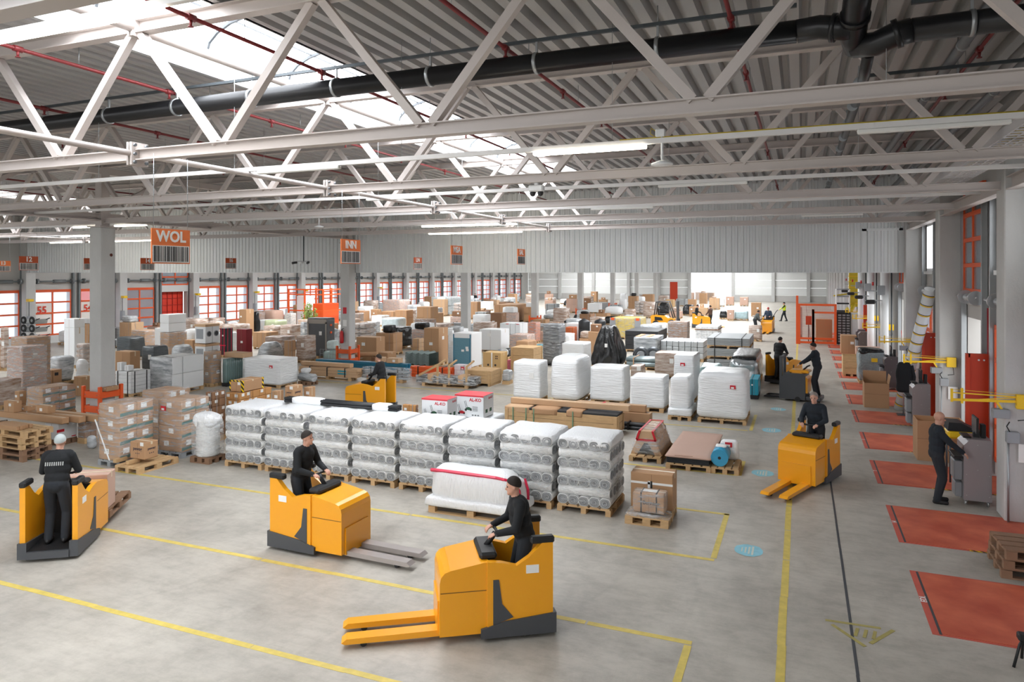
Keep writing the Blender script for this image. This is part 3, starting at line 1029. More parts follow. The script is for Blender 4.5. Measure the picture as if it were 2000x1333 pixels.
# ---- hanging signs facing the aisle
def hang_sign(x, y, z, word, m, label, w=.62, h=.46, ztop=6.05, face=1):
    r = thing('hanging_sign', label, 'sign', (x, y, z), 0, 'hanging orange destination signs')
    MB().box(-.006, -w / 2, 0, .006, w / 2, h).build('board', m, r)
    MB().box(.0065, -w / 2 + .014, .014, .0085, w / 2 - .014, h * .52).build('barcode_field', SIGNW, r)
    b = MB(); rnd = random.Random(word); p = -w / 2 + .03
    while p < w / 2 - .045:
        t = rnd.choice((.005, .008, .013, .018)); b.box(.009, p, .028, .0105, p + t, h * .5); p += t + rnd.choice((.006, .009, .014))
    o = b.build('barcode', INK, r); o['kind'] = 'stuff'
    link('lettering', text_mesh(word, .2 if len(word) > 2 else .22, SIGNW, .03), r, (.0085, 0, h * .77), PI / 2)
    for s in (-1, 1): MB().tube((0, s * w * .44, h), (0, s * w * .44, ztop - z), .004, n=4).build('wire', GALV, r)
    return r


def sign_px(u, vb, y, **k):
    return x_on_row(u, y), y


for (u, y, word, m, lab, z) in [
    (334, 7.0, 'WOL', SIGNO, 'orange hanging sign lettered WOL over a barcode', 4.62), (685, 11.25, 'INN', SIGNO, 'orange hanging sign lettered INN over a barcode', 4.67),
    (892, 15.5, 'MSA', SIGNO, 'orange hanging sign lettered MSA over a barcode', 4.70), (1018, 19.75, 'SAL', SIGNO, 'small orange hanging sign lettered SAL over a barcode', 4.75),
    (816, 24.0, 'LIN', SIGND, 'darker orange hanging sign lettered LIN over a barcode', 4.63), (56, 15.5, '12', SIGND, 'dark orange sign numbered twelve hanging beside the first concrete column', 4.58),
    (288, 19.75, '14', SIGND, 'dark orange sign numbered fourteen hanging just behind the WOL sign', 4.6), (451, 24.0, '16', SIGND, 'small dark orange sign numbered sixteen hanging before the ribbed wall', 4.68),
    (6, 19.75, '13', SIGNO, 'bright orange sign numbered thirteen hanging at the picture edge', 4.55), (178, 19.75, '13', SIGND, 'dark orange sign half hidden behind the first concrete column', 4.62)]:
    hang_sign(x_on_row(u, y), y, z, word, m, lab)

# ---- small fittings under the roof
r = thing('security_camera', 'twin white dome camera under the second truss chord', 'camera', (x_on_row(1048, 11.3), 11.3, 5.85))
MB().cbox(-.13, -.07, .03, .13, .07, .14, .02).box(-.03, -.03, .14, .03, .03, .2).build('housing', WHITE, r)
for s in (-.07, .07): MB().lathe([(.0, -.05), (.035, -.035), (.05, 0), (.05, .03)], 12, c=(s, 0, 0)).build('dome', PLASK, r)
r = thing('security_camera', 'camera cluster on a drop pole in front of the hanging wall', 'camera', (x_on_row(593, 24.0), 24.0, 4.96))
MB().tube((0, 0, 0), (0, 0, 1.1), .025, n=8).build('pole', DKSTEEL, r)
MB().bar((-.3, 0, .02), (.3, 0, .02), .03, .03).build('crossbar', GALV, r)
for s in (-.3, .3, 0): MB().tube((s, -.06, -.03), (s * 1.3, -.25, -.06), .05, n=10).build('camera_body', PLASK if s else WHITE, r)
for (u, v, y, t) in ((1290, 318, 9.1, 'white box detector with disc hanging from the light rail'), (622, 428, 17.6, 'small white detector hanging below the fourth light rail')):
    x = x_on_row(u, y)
    r = thing('detector', t, 'detector', (x, y, 6.24 if u > 1000 else 6.24))
    MB().cbox(-.06, -.04, 0, .06, .04, .1, .01).build('box', WHITE, r)
    MB().tube((0.02, 0, 0), (0.02, 0, -.32), .016, n=8).build('stem', WHITE, r)
    MB().lathe([(.03, -.3), (.14, -.34), (.14, -.36), (.02, -.37)], 16, c=(.02, 0, 0)).build('disc', WHITE, r)
    MB().path([(-.06, 0, .08), (-.12, 0, .12), (-.13, 0, .05), (-.07, 0, .01)], .006, 6).build('cable', CABLEY, r)

# ================================================================== GOODS
TAKEN = []          # footprints already used, so that nothing stands inside another thing


def clash(x0, x1, y0, y1, z0, z1, m=.015):
    for a in TAKEN:
        if x0 < a[1] - m and x1 > a[0] + m and y0 < a[3] - m and y1 > a[2] + m and z0 < a[5] - m and z1 > a[4] + m:
            return a
    return None


for y in COL_Y: TAKEN.append((COLX - .27, COLX + .27, y - .27, y + .27, 0, 6))
for y in PILY: TAKEN.append((XL, XL + .64, y - .32, y + .32, 0, 6))
TAKEN.append((XL - 2, XL + .3, YB, YF, 0, 6))
TAKEN += [(-11.8, -8.2, 58.4, 60.0, 0, 2.2), (-9.0, -5.0, 58.6, 61.2, 0, 2.2), (-38.7, -34.9, 46.0, 49.9, 0, 3.2), (-15.2, -11.8, 18.7, 20.0, 0, 2.2), (-30, 5, YF - .6, YF, 0, 5)]


def corner(um, vb, z=0.0):
    return floor_at(um, vb, z)


def fit(u0, um, u1, vt, vb, z=0.0, k=1.0, push=True):
    """real size and place of a block from the outline of its foot, its near corner and its top"""
    if vb < 12:                                   # given as a height in metres
        h = vb; e = CAM_H - z - h
        vb = HORIZON + (vt - HORIZON) * (CAM_H - z) / e
    for _ in range(90):
        if um is None:
            lo, hi = u0, u1
            for _i in range(30):
                m_ = (lo + hi) / 2
                x, y = floor_at(m_, vb, z)
                w = x - x_on_row(u0, y); d = y_on_line(u1, x) - y
                if d > k * w: lo = m_
                else: hi = m_
            uu = (lo + hi) / 2
        else: uu = um
        x, y = floor_at(uu, vb, z)
        w = x - x_on_row(u0, y)
        d = (y_on_line(u1, x) - y) if u1 > uu + .2 else k * w
        if d <= 0 or d > 3 * k * max(w, .3) + 2: d = k * w
        dep = depth_of(x, y)
        h = (vb - vt) * dep / F_PX
        if not push: break
        c = clash(x - w, x, y, y + d, z, z + h)
        if c is None: break
        vb -= .6
        if vb < vt + 3: break
    TAKEN.append((x - w, x, y, y + d, z, z + h))
    return x - w / 2, y + d / 2, z, w, d, h


# ---- pallets -------------------------------------------------------
PAL = {}


def pallet(parent, w, d, h=.144, near=True, m=None, name='pallet', z=0.0, tagit=None):
    m = m or WOOD
    key = (round(w, 1), round(d, 1), near, m.name)
    if key not in PAL:
        P = {}
        b = MB()
        along = w >= d
        L, S = (w, d) if along else (d, w)

        def bx(b, a0, c0, z0, a1, c1, z1):
            if along: b.box(a0, c0, z0, a1, c1, z1)
            else: b.box(c0, a0, z0, c1, a1, z1)
        for s in (-1, 0, 1):
            bx(b, -L / 2, s * (S / 2 - .05) - .05, 0, L / 2, s * (S / 2 - .05) + .05, .022)
            bx(b, s * (L / 2 - .07) - .07, -S / 2, .1, s * (L / 2 - .07) + .07, S / 2, .122)
        blocks = []
        for i in (-1, 0, 1):
            for j in (-1, 0, 1):
                q = MB() if near else b
                bx(q, i * (L / 2 - .07) - .07, j * (S / 2 - .05) - .05, .022, i * (L / 2 - .07) + .07, j * (S / 2 - .05) + .05, .1)
                if near: blocks.append(q.mesh('block', m))
        boards = []
        n = max(4, int(S / .19))
        for k in range(n):
            c = -S / 2 + (k + .5) * S / n
            q = MB() if near else b
            bx(q, -L / 2, c - S / n * .4, .122, L / 2, c + S / n * .4, .144)
            if near: boards.append(q.mesh('deck_board', m))
        P['base'] = b.mesh('pallet', m); P['k'] = blocks; P['b'] = boards
        PAL[key] = P
    P = PAL[key]
    o = link(name, P['base'], parent, (0, 0, z))
    for q in P['k']: link('block', q, o)
    for q in P['b']: link('deck_board', q, o)
    return o


def near_cam(x, y, lim=27):
    return depth_of(x, y) < lim


def red_tag(r, x, y, z, w=.16, h=.11, side='y', m=None, name='red_tag'):
    b = MB()
    if side == 'y': b.box(x - w / 2, y - .012, z - h / 2, x + w / 2, y, z + h / 2)
    else: b.box(x, y - w / 2, z - h / 2, x + .012, y + w / 2, z + h / 2)
    t = b.build(name, m or REDTAG, r)
    b = MB()
    if side == 'y': b.box(x - w * .32, y - .016, z - h * .38, x + w * .22, y - .012, z + h * .05)
    else: b.box(x + .012, y - w * .32, z - h * .38, x + .016, y + w * .22, z + h * .05)
    if m is None: b.build('tag_print', PAPER, t)
    return t


def label_on(r, w, d, z, s=.14, side='y', off=0.0, m=None):
    b = MB()
    if side == 'y': b.box(off - s / 2, -d / 2 - .006, z - s * .4, off + s / 2, -d / 2 - .001, z + s * .4)
    else: b.box(w / 2 + .001, off - s / 2, z - s * .4, w / 2 + .006, off + s / 2, z + s * .4)
    return b.build('paper_label', m or PAPER, r)


CART = {}


def carton_mesh(w, d, h, m):
    k = (round(w, 2), round(d, 2), round(h, 2), m.name)
    if k not in CART:
        CART[k] = MB().cbox(-w / 2, -d / 2, 0, w / 2, d / 2, h, min(.012, w * .05)).mesh('carton', m)
    return CART[k]


def tape_strip(r, w, d, h, m=None):
    b = MB()
    t = min(.05, w * .12)
    b.box(-w / 2 - .002, -t / 2, h - .16 * h, -w / 2 + .001, t / 2, h + .002)
    b.box(-w / 2 - .002, -t / 2, h - .001, w / 2 + .002, t / 2, h + .003)
    b.box(w / 2 - .001, -t / 2, h - .16 * h, w / 2 + .002, t / 2, h + .002)
    return b.build('tape', m or TAPE, r)


def carton(p, label, m=CARD, cat='carton', lab=1, tape=True, pal=False, straps=0, group=None, seed=0, pm=None):
    x, y, z, w, d, h = p
    r = thing('carton', label, cat, (x, y, z), 0, group)
    zz = .144 if pal else 0
    if pal: pallet(r, w, d, near=near_cam(x, y), m=pm)
    o = link('box', carton_mesh(w, d, h - zz, m), r, (0, 0, zz))
    if tape: tape_strip(o, w, d, h - zz)
    rnd = random.Random(label)
    near = depth_of(x, y) < 45
    if near:
        b = MB(); b.box(-.004, -d / 2 - .0015, .02, .004, -d / 2 + .001, h - zz - .02)
        b.build('seam', CARDD, o)
    for i in range(lab):
        if i % 2 == 0: label_on(o, w, d, (h - zz) * rnd.uniform(.45, .75), min(.2, w * .22), 'y', w * rnd.uniform(-.25, .28))
        else: label_on(o, w, d, (h - zz) * rnd.uniform(.45, .75), min(.2, d * .22), 'x', d * rnd.uniform(-.25, .25))
    for i in range(straps):
        t = (-.25, .25, 0)[i] * w
        MB().box(t - .012, -d / 2 - .004, 0, t + .012, -d / 2, h - zz).box(t - .012, -d / 2 - .004, h - zz, t + .012, d / 2 + .004, h - zz + .004).build('strap', STRAPK, o)
    return r


def wrap(p, label, m=WRAPW, r_=.04, amp=.022, taper=.02, bulge=0.0, cat='pallet load', pal=True, tagp=None, name='wrapped_pallet_load', n=12, pm=None, group=None, base=None):
    x, y, z, w, d, h = p
    r = thing(name, label, cat, (x, y, z), 0, group)
    zz = 0
    if pal and h > .35:
        pallet(r, w * .96, d * .96, near=near_cam(x, y), m=pm); zz = .135
    sd = (hash_(label) % 97)
    if base:      # a wider skirt at the foot
        MB().soft(-w / 2, -d / 2, zz, w / 2, d / 2, zz + base, .04, 5, .012, sd).build('skirt', m, r)
        w *= .82; d *= .82; zz += base * .85
    nn = n if depth_of(x, y) < 40 else 5
    MB().soft(-w / 2, -d / 2, zz, w / 2, d / 2, h, r_, nn, amp, sd, taper, bulge).build('wrapping', m, r)
    rl = random.Random(label)
    if pal and not tagp and r_ <= .08 and not base and rl.random() < .65:
        MB().box(w * .12, -d / 2 - .03, zz + (h - zz) * .55, w * .12 + .16, -d / 2 - .012, zz + (h - zz) * .55 + .2).build('paper_label', PAPER, r)
    if tagp:
        s, a, t = tagp
        if s == 'y': red_tag(r, a * w / 2, -d / 2 - .01, zz + t * (h - zz))
        else: red_tag(r, w / 2 + .0, a * d / 2, zz + t * (h - zz), side='x')
    return r


def hash_(s):
    v = 0
    for c in s: v = (v * 131 + ord(c)) % 1000003
    return v


def cartons(p, label, n=(2, 2, 3), m=CARD, fm=None, pal=True, cat='pallet load', name='carton_pallet', lab=.6, stripe=None, pm=None, group=None, labm=None, gap=.006, tagp=None, plain_left=False):
    """boxes stacked on a pallet; only the outer ones exist; clear film round them if fm"""
    x, y, z, w, d, h = p
    r = thing(name, label, cat, (x, y, z), 0, group)
    zz = .144 if pal else 0
    if pal: pallet(r, w, d, near=near_cam(x, y), m=pm)
    nx, ny, nz = n
    f = .97 if fm else 1.0
    cw, cd, ch = w * f / nx, d * f / ny, (h - zz) * (.985 if fm else 1) / nz
    me = carton_mesh(cw - gap, cd - gap, ch - gap, m)
    rnd = random.Random(label)
    near = depth_of(x, y) < 34
    for k in range(nz):
        for i in range(nx):
            for j in range(ny):
                if not (i in (0, nx - 1) or j in (0, ny - 1) or k in (0, nz - 1)): continue
                jx, jy = (rnd.uniform(-.004, .004), rnd.uniform(-.004, .004)) if not fm else (0, 0)
                o = link('carton', me, r, (-w * f / 2 + (i + .5) * cw + jx, -d * f / 2 + (j + .5) * cd + jy, zz + k * ch))
                if near and i == nx - 1:
                    if stripe:
                        b = MB()
                        zs = ch * .12; X = (cw - gap) / 2
                        b.add([(X + .002, -(cd - gap) / 2, zs), (X + .002, (cd - gap) / 2, zs + ch * .09), (X + .002, (cd - gap) / 2, zs + ch * .3), (X + .002, -(cd - gap) / 2, zs + ch * .24)], [(0, 1, 2, 3)])
                        b.build('printed_band', stripe, o)
                    if rnd.random() < lab: label_on(o, cw - gap, cd - gap, ch * .68, min(.16, cd * .4), 'x', cd * rnd.uniform(-.22, .2), labm)
                if near and j == 0 and not plain_left and rnd.random() < lab:
                    label_on(o, cw - gap, cd - gap, ch * .6, min(.15, cw * .4), 'y', cw * rnd.uniform(-.2, .2), labm)
    if fm:
        MB().soft(-w / 2, -d / 2, zz * .6, w / 2, d / 2, h, .03, 6, .012, hash_(label) % 89).build('stretch_film', fm, r)
    elif pal:
        e = .008; t = w * .27
        MB().box(t - .008, -d / 2 - e - .003, .1, t + .008, -d / 2 - e, h + .006).box(t - .008, -d / 2 - e, h + .003, t + .008, d / 2 + e, h + .006).build('strap', PLASG, r)
        t = -d * .2
        MB().box(w / 2 + e, t - .008, .1, w / 2 + e + .003, t + .008, h + .009).box(-w / 2 - e, t - .008, h + .006, w / 2 + e, t + .008, h + .009).build('strap', PLASG, r)
    if tagp:
        s, a, t = tagp
        if s == 'y': red_tag(r, a * w / 2, -d / 2 - .005, zz + t * (h - zz))
        else: red_tag(r, w / 2 + .005, a * d / 2, zz + t * (h - zz), side='x')
    return r


def boards(p, label, n=6, m=GREYB, pal=True, cat='pallet load', name='board_stack', straps=2, tiers=1, strap_m=None, group=None, pm=None):
    x, y, z, w, d, h = p
    r = thing(name, label, cat, (x, y, z), 0, group)
    zz = 0
    th = (h - .0) / tiers
    for t in range(tiers):
        z0 = t * th
        if pal: pallet(r, w, d, near=near_cam(x, y), m=pm, z=z0); z0 += .144
        bh = ((t + 1) * th - z0) / n
        me = carton_mesh(w, d, bh - .006, m)
        rnd = random.Random(label)
        for k in range(n): link('board', me, r, (rnd.uniform(-.006, .006), rnd.uniform(-.006, .006), z0 + k * bh))
    for i in range(straps):
        xx = (-.32, .32, 0)[i] * w
        MB().box(xx - .02, -d / 2 - .014, 0.1, xx + .02, -d / 2 - .009, h).box(xx - .02, -d / 2 - .014, h, xx + .02, d / 2 + .014, h + .005).build('strap', strap_m or STRAPK, r)
        yy = (-.3, .3, 0)[i] * d
        MB().box(w / 2 + .009, yy - .02, .1, w / 2 + .014, yy + .02, h).build('strap', strap_m or STRAPK, r)
    return r


def rods(p, label, nr=6, nz=3, m=PLASG, round_=True, pal=True, cat='bundle', name='rod_bundle', axis='x', straps=2, fm=None, group=None, strap_m=None, tagp=None, pm=None):
    x, y, z, w, d, h = p
    r = thing(name, label, cat, (x, y, z), 0, group)
    zz = .144 if pal else 0
    if pal: pallet(r, w * (.8 if axis == 'x' else 1), d * (1 if axis == 'x' else .8), near=near_cam(x, y), m=pm)
    A, L = (d, w) if axis == 'x' else (w, d)
    sw, sh = A / nr, (h - zz) / nz
    b = MB()
    if round_:
        q = min(sw, sh) * .5
        if axis == 'x': b.tube((-L / 2, 0, q), (L / 2, 0, q), q, n=10)
        else: b.tube((0, -L / 2, q), (0, L / 2, q), q, n=10)
    else:
        if axis == 'x': b.cbox(-L / 2, -sw / 2 + .004, 0, L / 2, sw / 2 - .004, sh - .006, .008)
        else: b.cbox(-sw / 2 + .004, -L / 2, 0, sw / 2 - .004, L / 2, sh - .006, .008)
    nm = 'tube' if round_ else 'bar'
    me = b.mesh(nm, m)
    rnd = random.Random(label)
    for k in range(nz):
        for i in range(nr - (k % 2 if round_ else 0)):
            o = -A / 2 + (i + .5 + (.5 * (k % 2) if round_ else 0)) * sw
            j = rnd.uniform(-.03, .03)
            link(nm, me, r, ((j, o, zz + k * sh * (.92 if round_ else 1)) if axis == 'x' else (o, j, zz + k * sh * (.92 if round_ else 1))))
    for i in range(straps):
        t = (-.3, .3, 0)[i] * L
        e = A / 2 + .008; H = zz + (h - zz) * (.98 if round_ else 1.0) + .006
        b = MB()
        if axis == 'x': b.box(t - .025, -e - .006, zz, t + .025, -e, H).box(t - .025, -e, H, t + .025, e, H + .006).box(t - .025, e, zz, t + .025, e + .006, H)
        else: b.box(-e - .006, t - .025, zz, -e, t + .025, H).box(-e, t - .025, H, e, t + .025, H + .006).box(e, t - .025, zz, e + .006, t + .025, H)
        b.build('strap', strap_m or STRAPK, r)
    if fm: MB().soft(-w / 2 - .03, -d / 2 - .03, zz * .7, w / 2 + .03, d / 2 + .03, h + .02, .06, 8, .03, hash_(label) % 71).build('stretch_film', fm, r)
    if tagp: red_tag(r, tagp[1] * w / 2, -d / 2 - .04, zz + tagp[2] * (h - zz), .2, .12)
    return r


def sacks(p, label, m=WRAPW, nz=5, name='sack_stack', group=None, pal=True):
    x, y, z, w, d, h = p
    r = thing(name, label, 'pallet load', (x, y, z), 0, group)
    zz = .144
    pallet(r, w, d, near=near_cam(x, y))
    sh = (h - zz) / nz
    me = [MB().soft(-w / 4, -d / 2, 0, w / 4, d / 2, sh * 1.08, sh * .48, 5, .03, s).mesh('sack', m) for s in (3, 9)]
    for k in range(nz):
        for s in (-1, 1): link('sack', me[k % 2], r, (s * w / 4, 0, zz + k * sh))
    MB().soft(-w / 2 - .02, -d / 2 - .02, .1, w / 2 + .02, d / 2 + .02, h + .03, .08, 6, .02, nz).build('stretch_film', FILM, r)
    return r


def mound(p, label, m=WRAPK, name='film_covered_pallet', taper=.55, amp=.07, n=14, tagp=None, lab=False, r_=.15, folds=0.0):
    x, y, z, w, d, h = p
    r = thing(name, label, 'pallet load', (x, y, z))
    pallet(r, w, d, near=near_cam(x, y))
    b = MB().soft(-w / 2, -d / 2, .1, w / 2, d / 2, h, r_, n, amp, hash_(label) % 61, taper, .1)
    if folds:
        v2 = []
        for (a, c, e) in b.v:
            t = max(0, 1 - e / h) + .15
            ang = math.atan2(c, a)
            f = 1 + folds * t * math.sin(ang * 11 + 2.0 * math.sin(e * 3 + ang * 3))
            v2.append((a * f, c * f, e))
        b.v = v2
    b.build('film_cover', m, r)
    if lab: red_tag(r, w * .06, -d / 2 * (1 - taper * .4) - .1, h * .55, .13, .17, m=PAPER, name='paper_label')
    return r


def tank(p, label, m=PLASK):
    x, y, z, w, d, h = p
    r = thing('storage_tank', label, 'tank', (x, y, z))
    R = w / 2
    MB().lathe([(R * .97, 0), (R, .05), (R, h * .3), (R * .985, h * .31), (R * .985, h * .33), (R, h * .34), (R, h * .6), (R * .985, h * .61), (R * .985, h * .63), (R, h * .64), (R, h * .88), (R * .93, h * .92), (R * .5, h * .97), (R * .1, h)], 24).build('shell', m, r)
    MB().lathe([(R * .22, h * .96), (R * .22, h * 1.0), (R * .18, h * 1.01)], 14).build('lid', m, r)
    return r


def crate(p, label, m=None, lid=True, name='wooden_crate', nb=3):
    x, y, z, w, d, h = p
    m = m or WOOD
    r = thing(name, label, 'crate', (x, y, z))
    for i in (-1, 0, 1): MB().cbox(i * (w / 2 - .07) - .05, -d / 2, 0, i * (w / 2 - .07) + .05, d / 2, .1, .004).build('runner', m, r)
    bh = (h - .1) / nb
    for k in range(nb):
        for s in (-1, 1):
            MB().cbox(-w / 2, s * (d / 2 - .011) - .011, .1 + k * bh + .004, w / 2, s * (d / 2 - .011) + .011, .1 + (k + 1) * bh - .004, .003).build('side_board', m, r)
            MB().cbox(s * (w / 2 - .011) - .011, -d / 2 + .024, .1 + k * bh + .004, s * (w / 2 - .011) + .011, d / 2 - .024, .1 + (k + 1) * bh - .004, .003).build('end_board', m, r)
    for i in (-1, 1):
        MB().cbox(i * (w / 2 - .06) - .05, -d / 2 - .022, .08, i * (w / 2 - .06) + .05, -d / 2, h, .003).build('batten', m, r)
        MB().cbox(w / 2, i * (d / 2 - .06) - .05, .08, w / 2 + .022, i * (d / 2 - .06) + .05, h, .003).build('batten', m, r)
    n = max(3, int(d / .16))
    if lid:
        for k in range(n): MB().cbox(-w / 2, -d / 2 + k * d / n + .003, h, w / 2, -d / 2 + (k + 1) * d / n - .003, h + .02, .003).build('lid_board', m, r)
    else: MB().box(-w / 2 + .03, -d / 2 + .03, .1, w / 2 - .03, d / 2 - .03, .13).build('crate_floor', m, r)
    return r


def long_carton(p, label, m=CARD, name='long_carton', tape=REDTAG, nt=0):
    x, y, z, w, d, h = p
    r = thing(name, label, 'carton', (x, y, z))
    MB().cbox(-w / 2, -d / 2, 0, w / 2, d / 2, h, .012).build('box', m, r)
    MB().box(-w / 2 - .002, -.012, h - .001, w / 2 + .002, .012, h + .002).build('tape', TAPE, r)
    for i in range(nt):
        t = (-.1, .25, -.4)[i] * w
        MB().box(t - .04, -d / 2 - .003, 0, t + .04, d / 2 + .003, h + .004).build('tape', tape, r)
    return r

# ---- the row of wrapped roll stacks ------------------------------------
def roll_mesh(L, rx, rz):
    b = MB(); n = 18
    ring = [(1.0, 0), (1.0, L)]
    prof = [(.10, .03, 2), (.26, .012, 1), (.30, .0, 1), (.52, .0, 1), (.55, .012, 2), (.60, .012, 1), (.63, 0, 1), (.84, 0, 1), (.87, .012, 2), (.91, .006, 0), (1.0, .012, 0), (1.0, L - .012, 0), (.92, L, 1), (.6, L, 1), (.55, L - .015, 2), (.1, L - .02, 2)]
    for (s, yy, _) in prof:
        for k in range(n):
            t = 2 * PI * k / n
            c, e = math.cos(t), math.sin(t)
            # squashed circle, a little square
            q = (abs(c) ** 2.6 + abs(e) ** 2.6) ** (-1 / 2.6)
            b.v.append((rx * s * c * q, yy, rz * s * e * q))
    for i in range(len(prof) - 1):
        for k in range(n):
            k2 = (k + 1) % n
            b.f.append((i * n + k, (i + 1) * n + k, (i + 1) * n + k2, i * n + k2)); b.m.append(prof[i + 1][2] if i < 10 else prof[i][2]); b.smooth.append(9 <= i <= 11)
    b.f.append(tuple(range(n))); b.m.append(2); b.smooth.append(False)
    b.f.append(tuple((len(prof) - 1) * n + k for k in range(n))[::-1]); b.m.append(2); b.smooth.append(False)
    return b.mesh('roll', [ROLLS, ROLLE, mat('roll_core_dark', (96, 98, 100), .7)])


RW, RD, RH, NL = 1.10, 1.08, 1.22, 7
lh = RH / NL
rollA = roll_mesh(RD, RW / 10 + .002, lh / 2 + .004)
us = (437, 514, 600, 684, 777, 872, 972, 1087)
ROLLY = 12.68
stack_x = []
names8 = ('first', 'second', 'third', 'fourth', 'fifth', 'sixth', 'seventh', 'last')
for i, u in enumerate(us):
    x0 = x_on_row(u, ROLLY)
    nxt = x_on_row(us[i + 1], ROLLY) if i < 7 else x_on_row(1200, ROLLY)
    wv = min(RW, nxt - x0 - .09)
    x = x0 + wv / 2 + .01
    stack_x.append((x0, nxt))
    r = thing('roll_pallet', 'film-wrapped pallet of grey rolls, %s in the long row%s' % (names8[i], (' beside the corded white bundle', '', '', '', '', '', '', ' beside the brown cartons')[i]), 'pallet load', (x, ROLLY + RD / 2 + .02, 0), random.Random(i).uniform(-.015, .015), 'wrapped roll pallets')
    pallet(r, wv, RD, near=True)
    rnd = random.Random(i * 3 + 1)
    s = wv / RW
    for k in range(NL):
        zz = .144 + k * lh + lh / 2
        for j in range(5):
            dz = rnd.uniform(-.006, .006)
            if k % 2 == 0:
                o = link('roll', rollA, r, ((j - 2) * RW * s / 5, -RD / 2 + rnd.uniform(-.012, .012), zz + dz))
                o.scale = (s * (.97 if k == NL - 1 else 1), 1, 1)
            else:
                o = link('roll', rollA, r, (wv / 2 + rnd.uniform(-.01, .01), (j - 2) * RD / 5, zz + dz), PI / 2)
                o.scale = (.98, s, 1)
    MB().soft(-wv / 2 - .012, -RD / 2 - .03, .1, wv / 2 + .012, RD / 2 + .03, .144 + RH + .02, .12, 9, .022, i * 5 + 2, .03, .0, fq=4).build('stretch_film', FILM, r)
    MB().soft(-wv / 2 - .02, -RD / 2 - .01, RH + .02, wv / 2 + .02, RD / 2 + .04, .144 + RH + .05, .07, 9, .03, i * 3 + 1, .04, .0, fq=4).build('film_top', WRAPS, r)
    TAKEN.append((x - wv / 2, x + wv / 2, ROLLY, ROLLY + RD + .06, 0, 1.4))

# tubes lying across the backs of the roll stacks
r = thing('tube_pack', 'long pack of dark tubes with white sleeves lying on the roll stacks', 'bundle', (0, 13.6, 1.41))
xa, xb = x_on_row(561, 13.6), x_on_row(780, 13.6)
tm = MB()
for k in range(3):
    for q in range(2): MB().tube((xa, -.08 + k * .075, .04 + q * .06), (xb, -.08 + k * .075, .04 + q * .06), .033, n=8).build('tube', PLASK, r)
for (a, b_) in ((.07, .34), (.79, .93)):
    MB().soft(xa + (xb - xa) * a, -.13, -.01, xa + (xb - xa) * b_, .13, .15, .05, 6, .01, 3).build('white_sleeve', WRAPW, r)

# white foil bundle with the red band in front of the rolls
x, y, z, w, d, h = fit(826, 1012, 1046, 925, 1028)
h = .86
r = thing('foil_bundle', 'long white foil bundle with a red band on a pallet in front of the rolls', 'pallet load', (x, y, 0))
pallet(r, w * .9, d * .92, near=True)
MB().soft(-w / 2, -d / 2, .12, w / 2, d / 2, .3, .06, 10, .02, 5, .03).build('foil_skirt', WRAPS, r)
MB().soft(-w / 2 + .05, -d / 2 + .06, .16, w / 2 - .12, d / 2 - .22, h, .26, 12, .02, 8, .03, fq=3).build('foil_wrapping', WRAPS, r)
MB().soft(-w / 2 + .1, d / 2 - .5, .16, w / 2 - .06, d / 2 - .06, h * .8, .2, 10, .02, 11, .03, fq=3).build('foil_wrapping', WRAPS, r)
pts = [(-w / 2 + .06, -d / 2 + .30, h * .96)]
b = MB()
path = [(-w / 2 + .1, -d / 2 + .13, h * .90), (-w / 4, -d / 2 + .12, h * .905), (0, -d / 2 + .12, h * .90), (w / 4, -d / 2 + .115, h * .89), (w / 2 - .32, -d / 2 + .13, h * .86), (w / 2 - .17, -d / 2 + .22, h * .8), (w / 2 - .1, -d / 2 + .3, h * .6), (w / 2 - .085, -d / 2 + .33, h * .35)]
for i in range(len(path) - 1): b.bar(path[i], path[i + 1], .045, .05, up=(0, -.6, .8))
b.build('red_band', STRAPR, r)
b = MB(); path = [(w / 2 - .1, d / 2 - .3, h * .78), (w / 2 - .045, d / 2 - .28, h * .55), (w / 2 - .05, d / 2 - .26, h * .3)]
for i in range(2): b.bar(path[i], path[i + 1], .04, .04)
b.build('red_band', STRAPR, r)

# corded white bundle beside the rolls
x, y, z, w, d, h = fit(369, 408, 443, 812, 909, k=1)
r = thing('corded_bundle', 'white round bundle ribbed with cord under film on a pallet', 'pallet load', (x, y, 0))
pallet(r, w * .95, d * .95, near=True, m=WOODD)
prof = [(w * .40, .15)]
nn = 26
for k in range(nn): prof += [(w * (.435 + .012 * math.sin(k * .7)), .17 + (h - .35) * k / nn), (w * .42, .17 + (h - .35) * (k + .5) / nn)]
prof += [(w * .36, h - .12), (w * .1, h - .1)]
MB().lathe(prof, 24).build('corded_body', ROLLS, r)
MB().soft(-w * .47, -d * .47, h - .34, w * .47, d * .47, h, .16, 8, .06, 4, .1, fq=4).build('film_top', WRAPS, r)
MB().soft(-w / 2, -d / 2, .12, w / 2, d / 2, h - .15, .12, 7, .03, 6).build('stretch_film', FILM, r)
red_tag(r, -w * .1, -d / 2 - .02, h * .8, .06, .1, m=PAPER, name='paper_label')

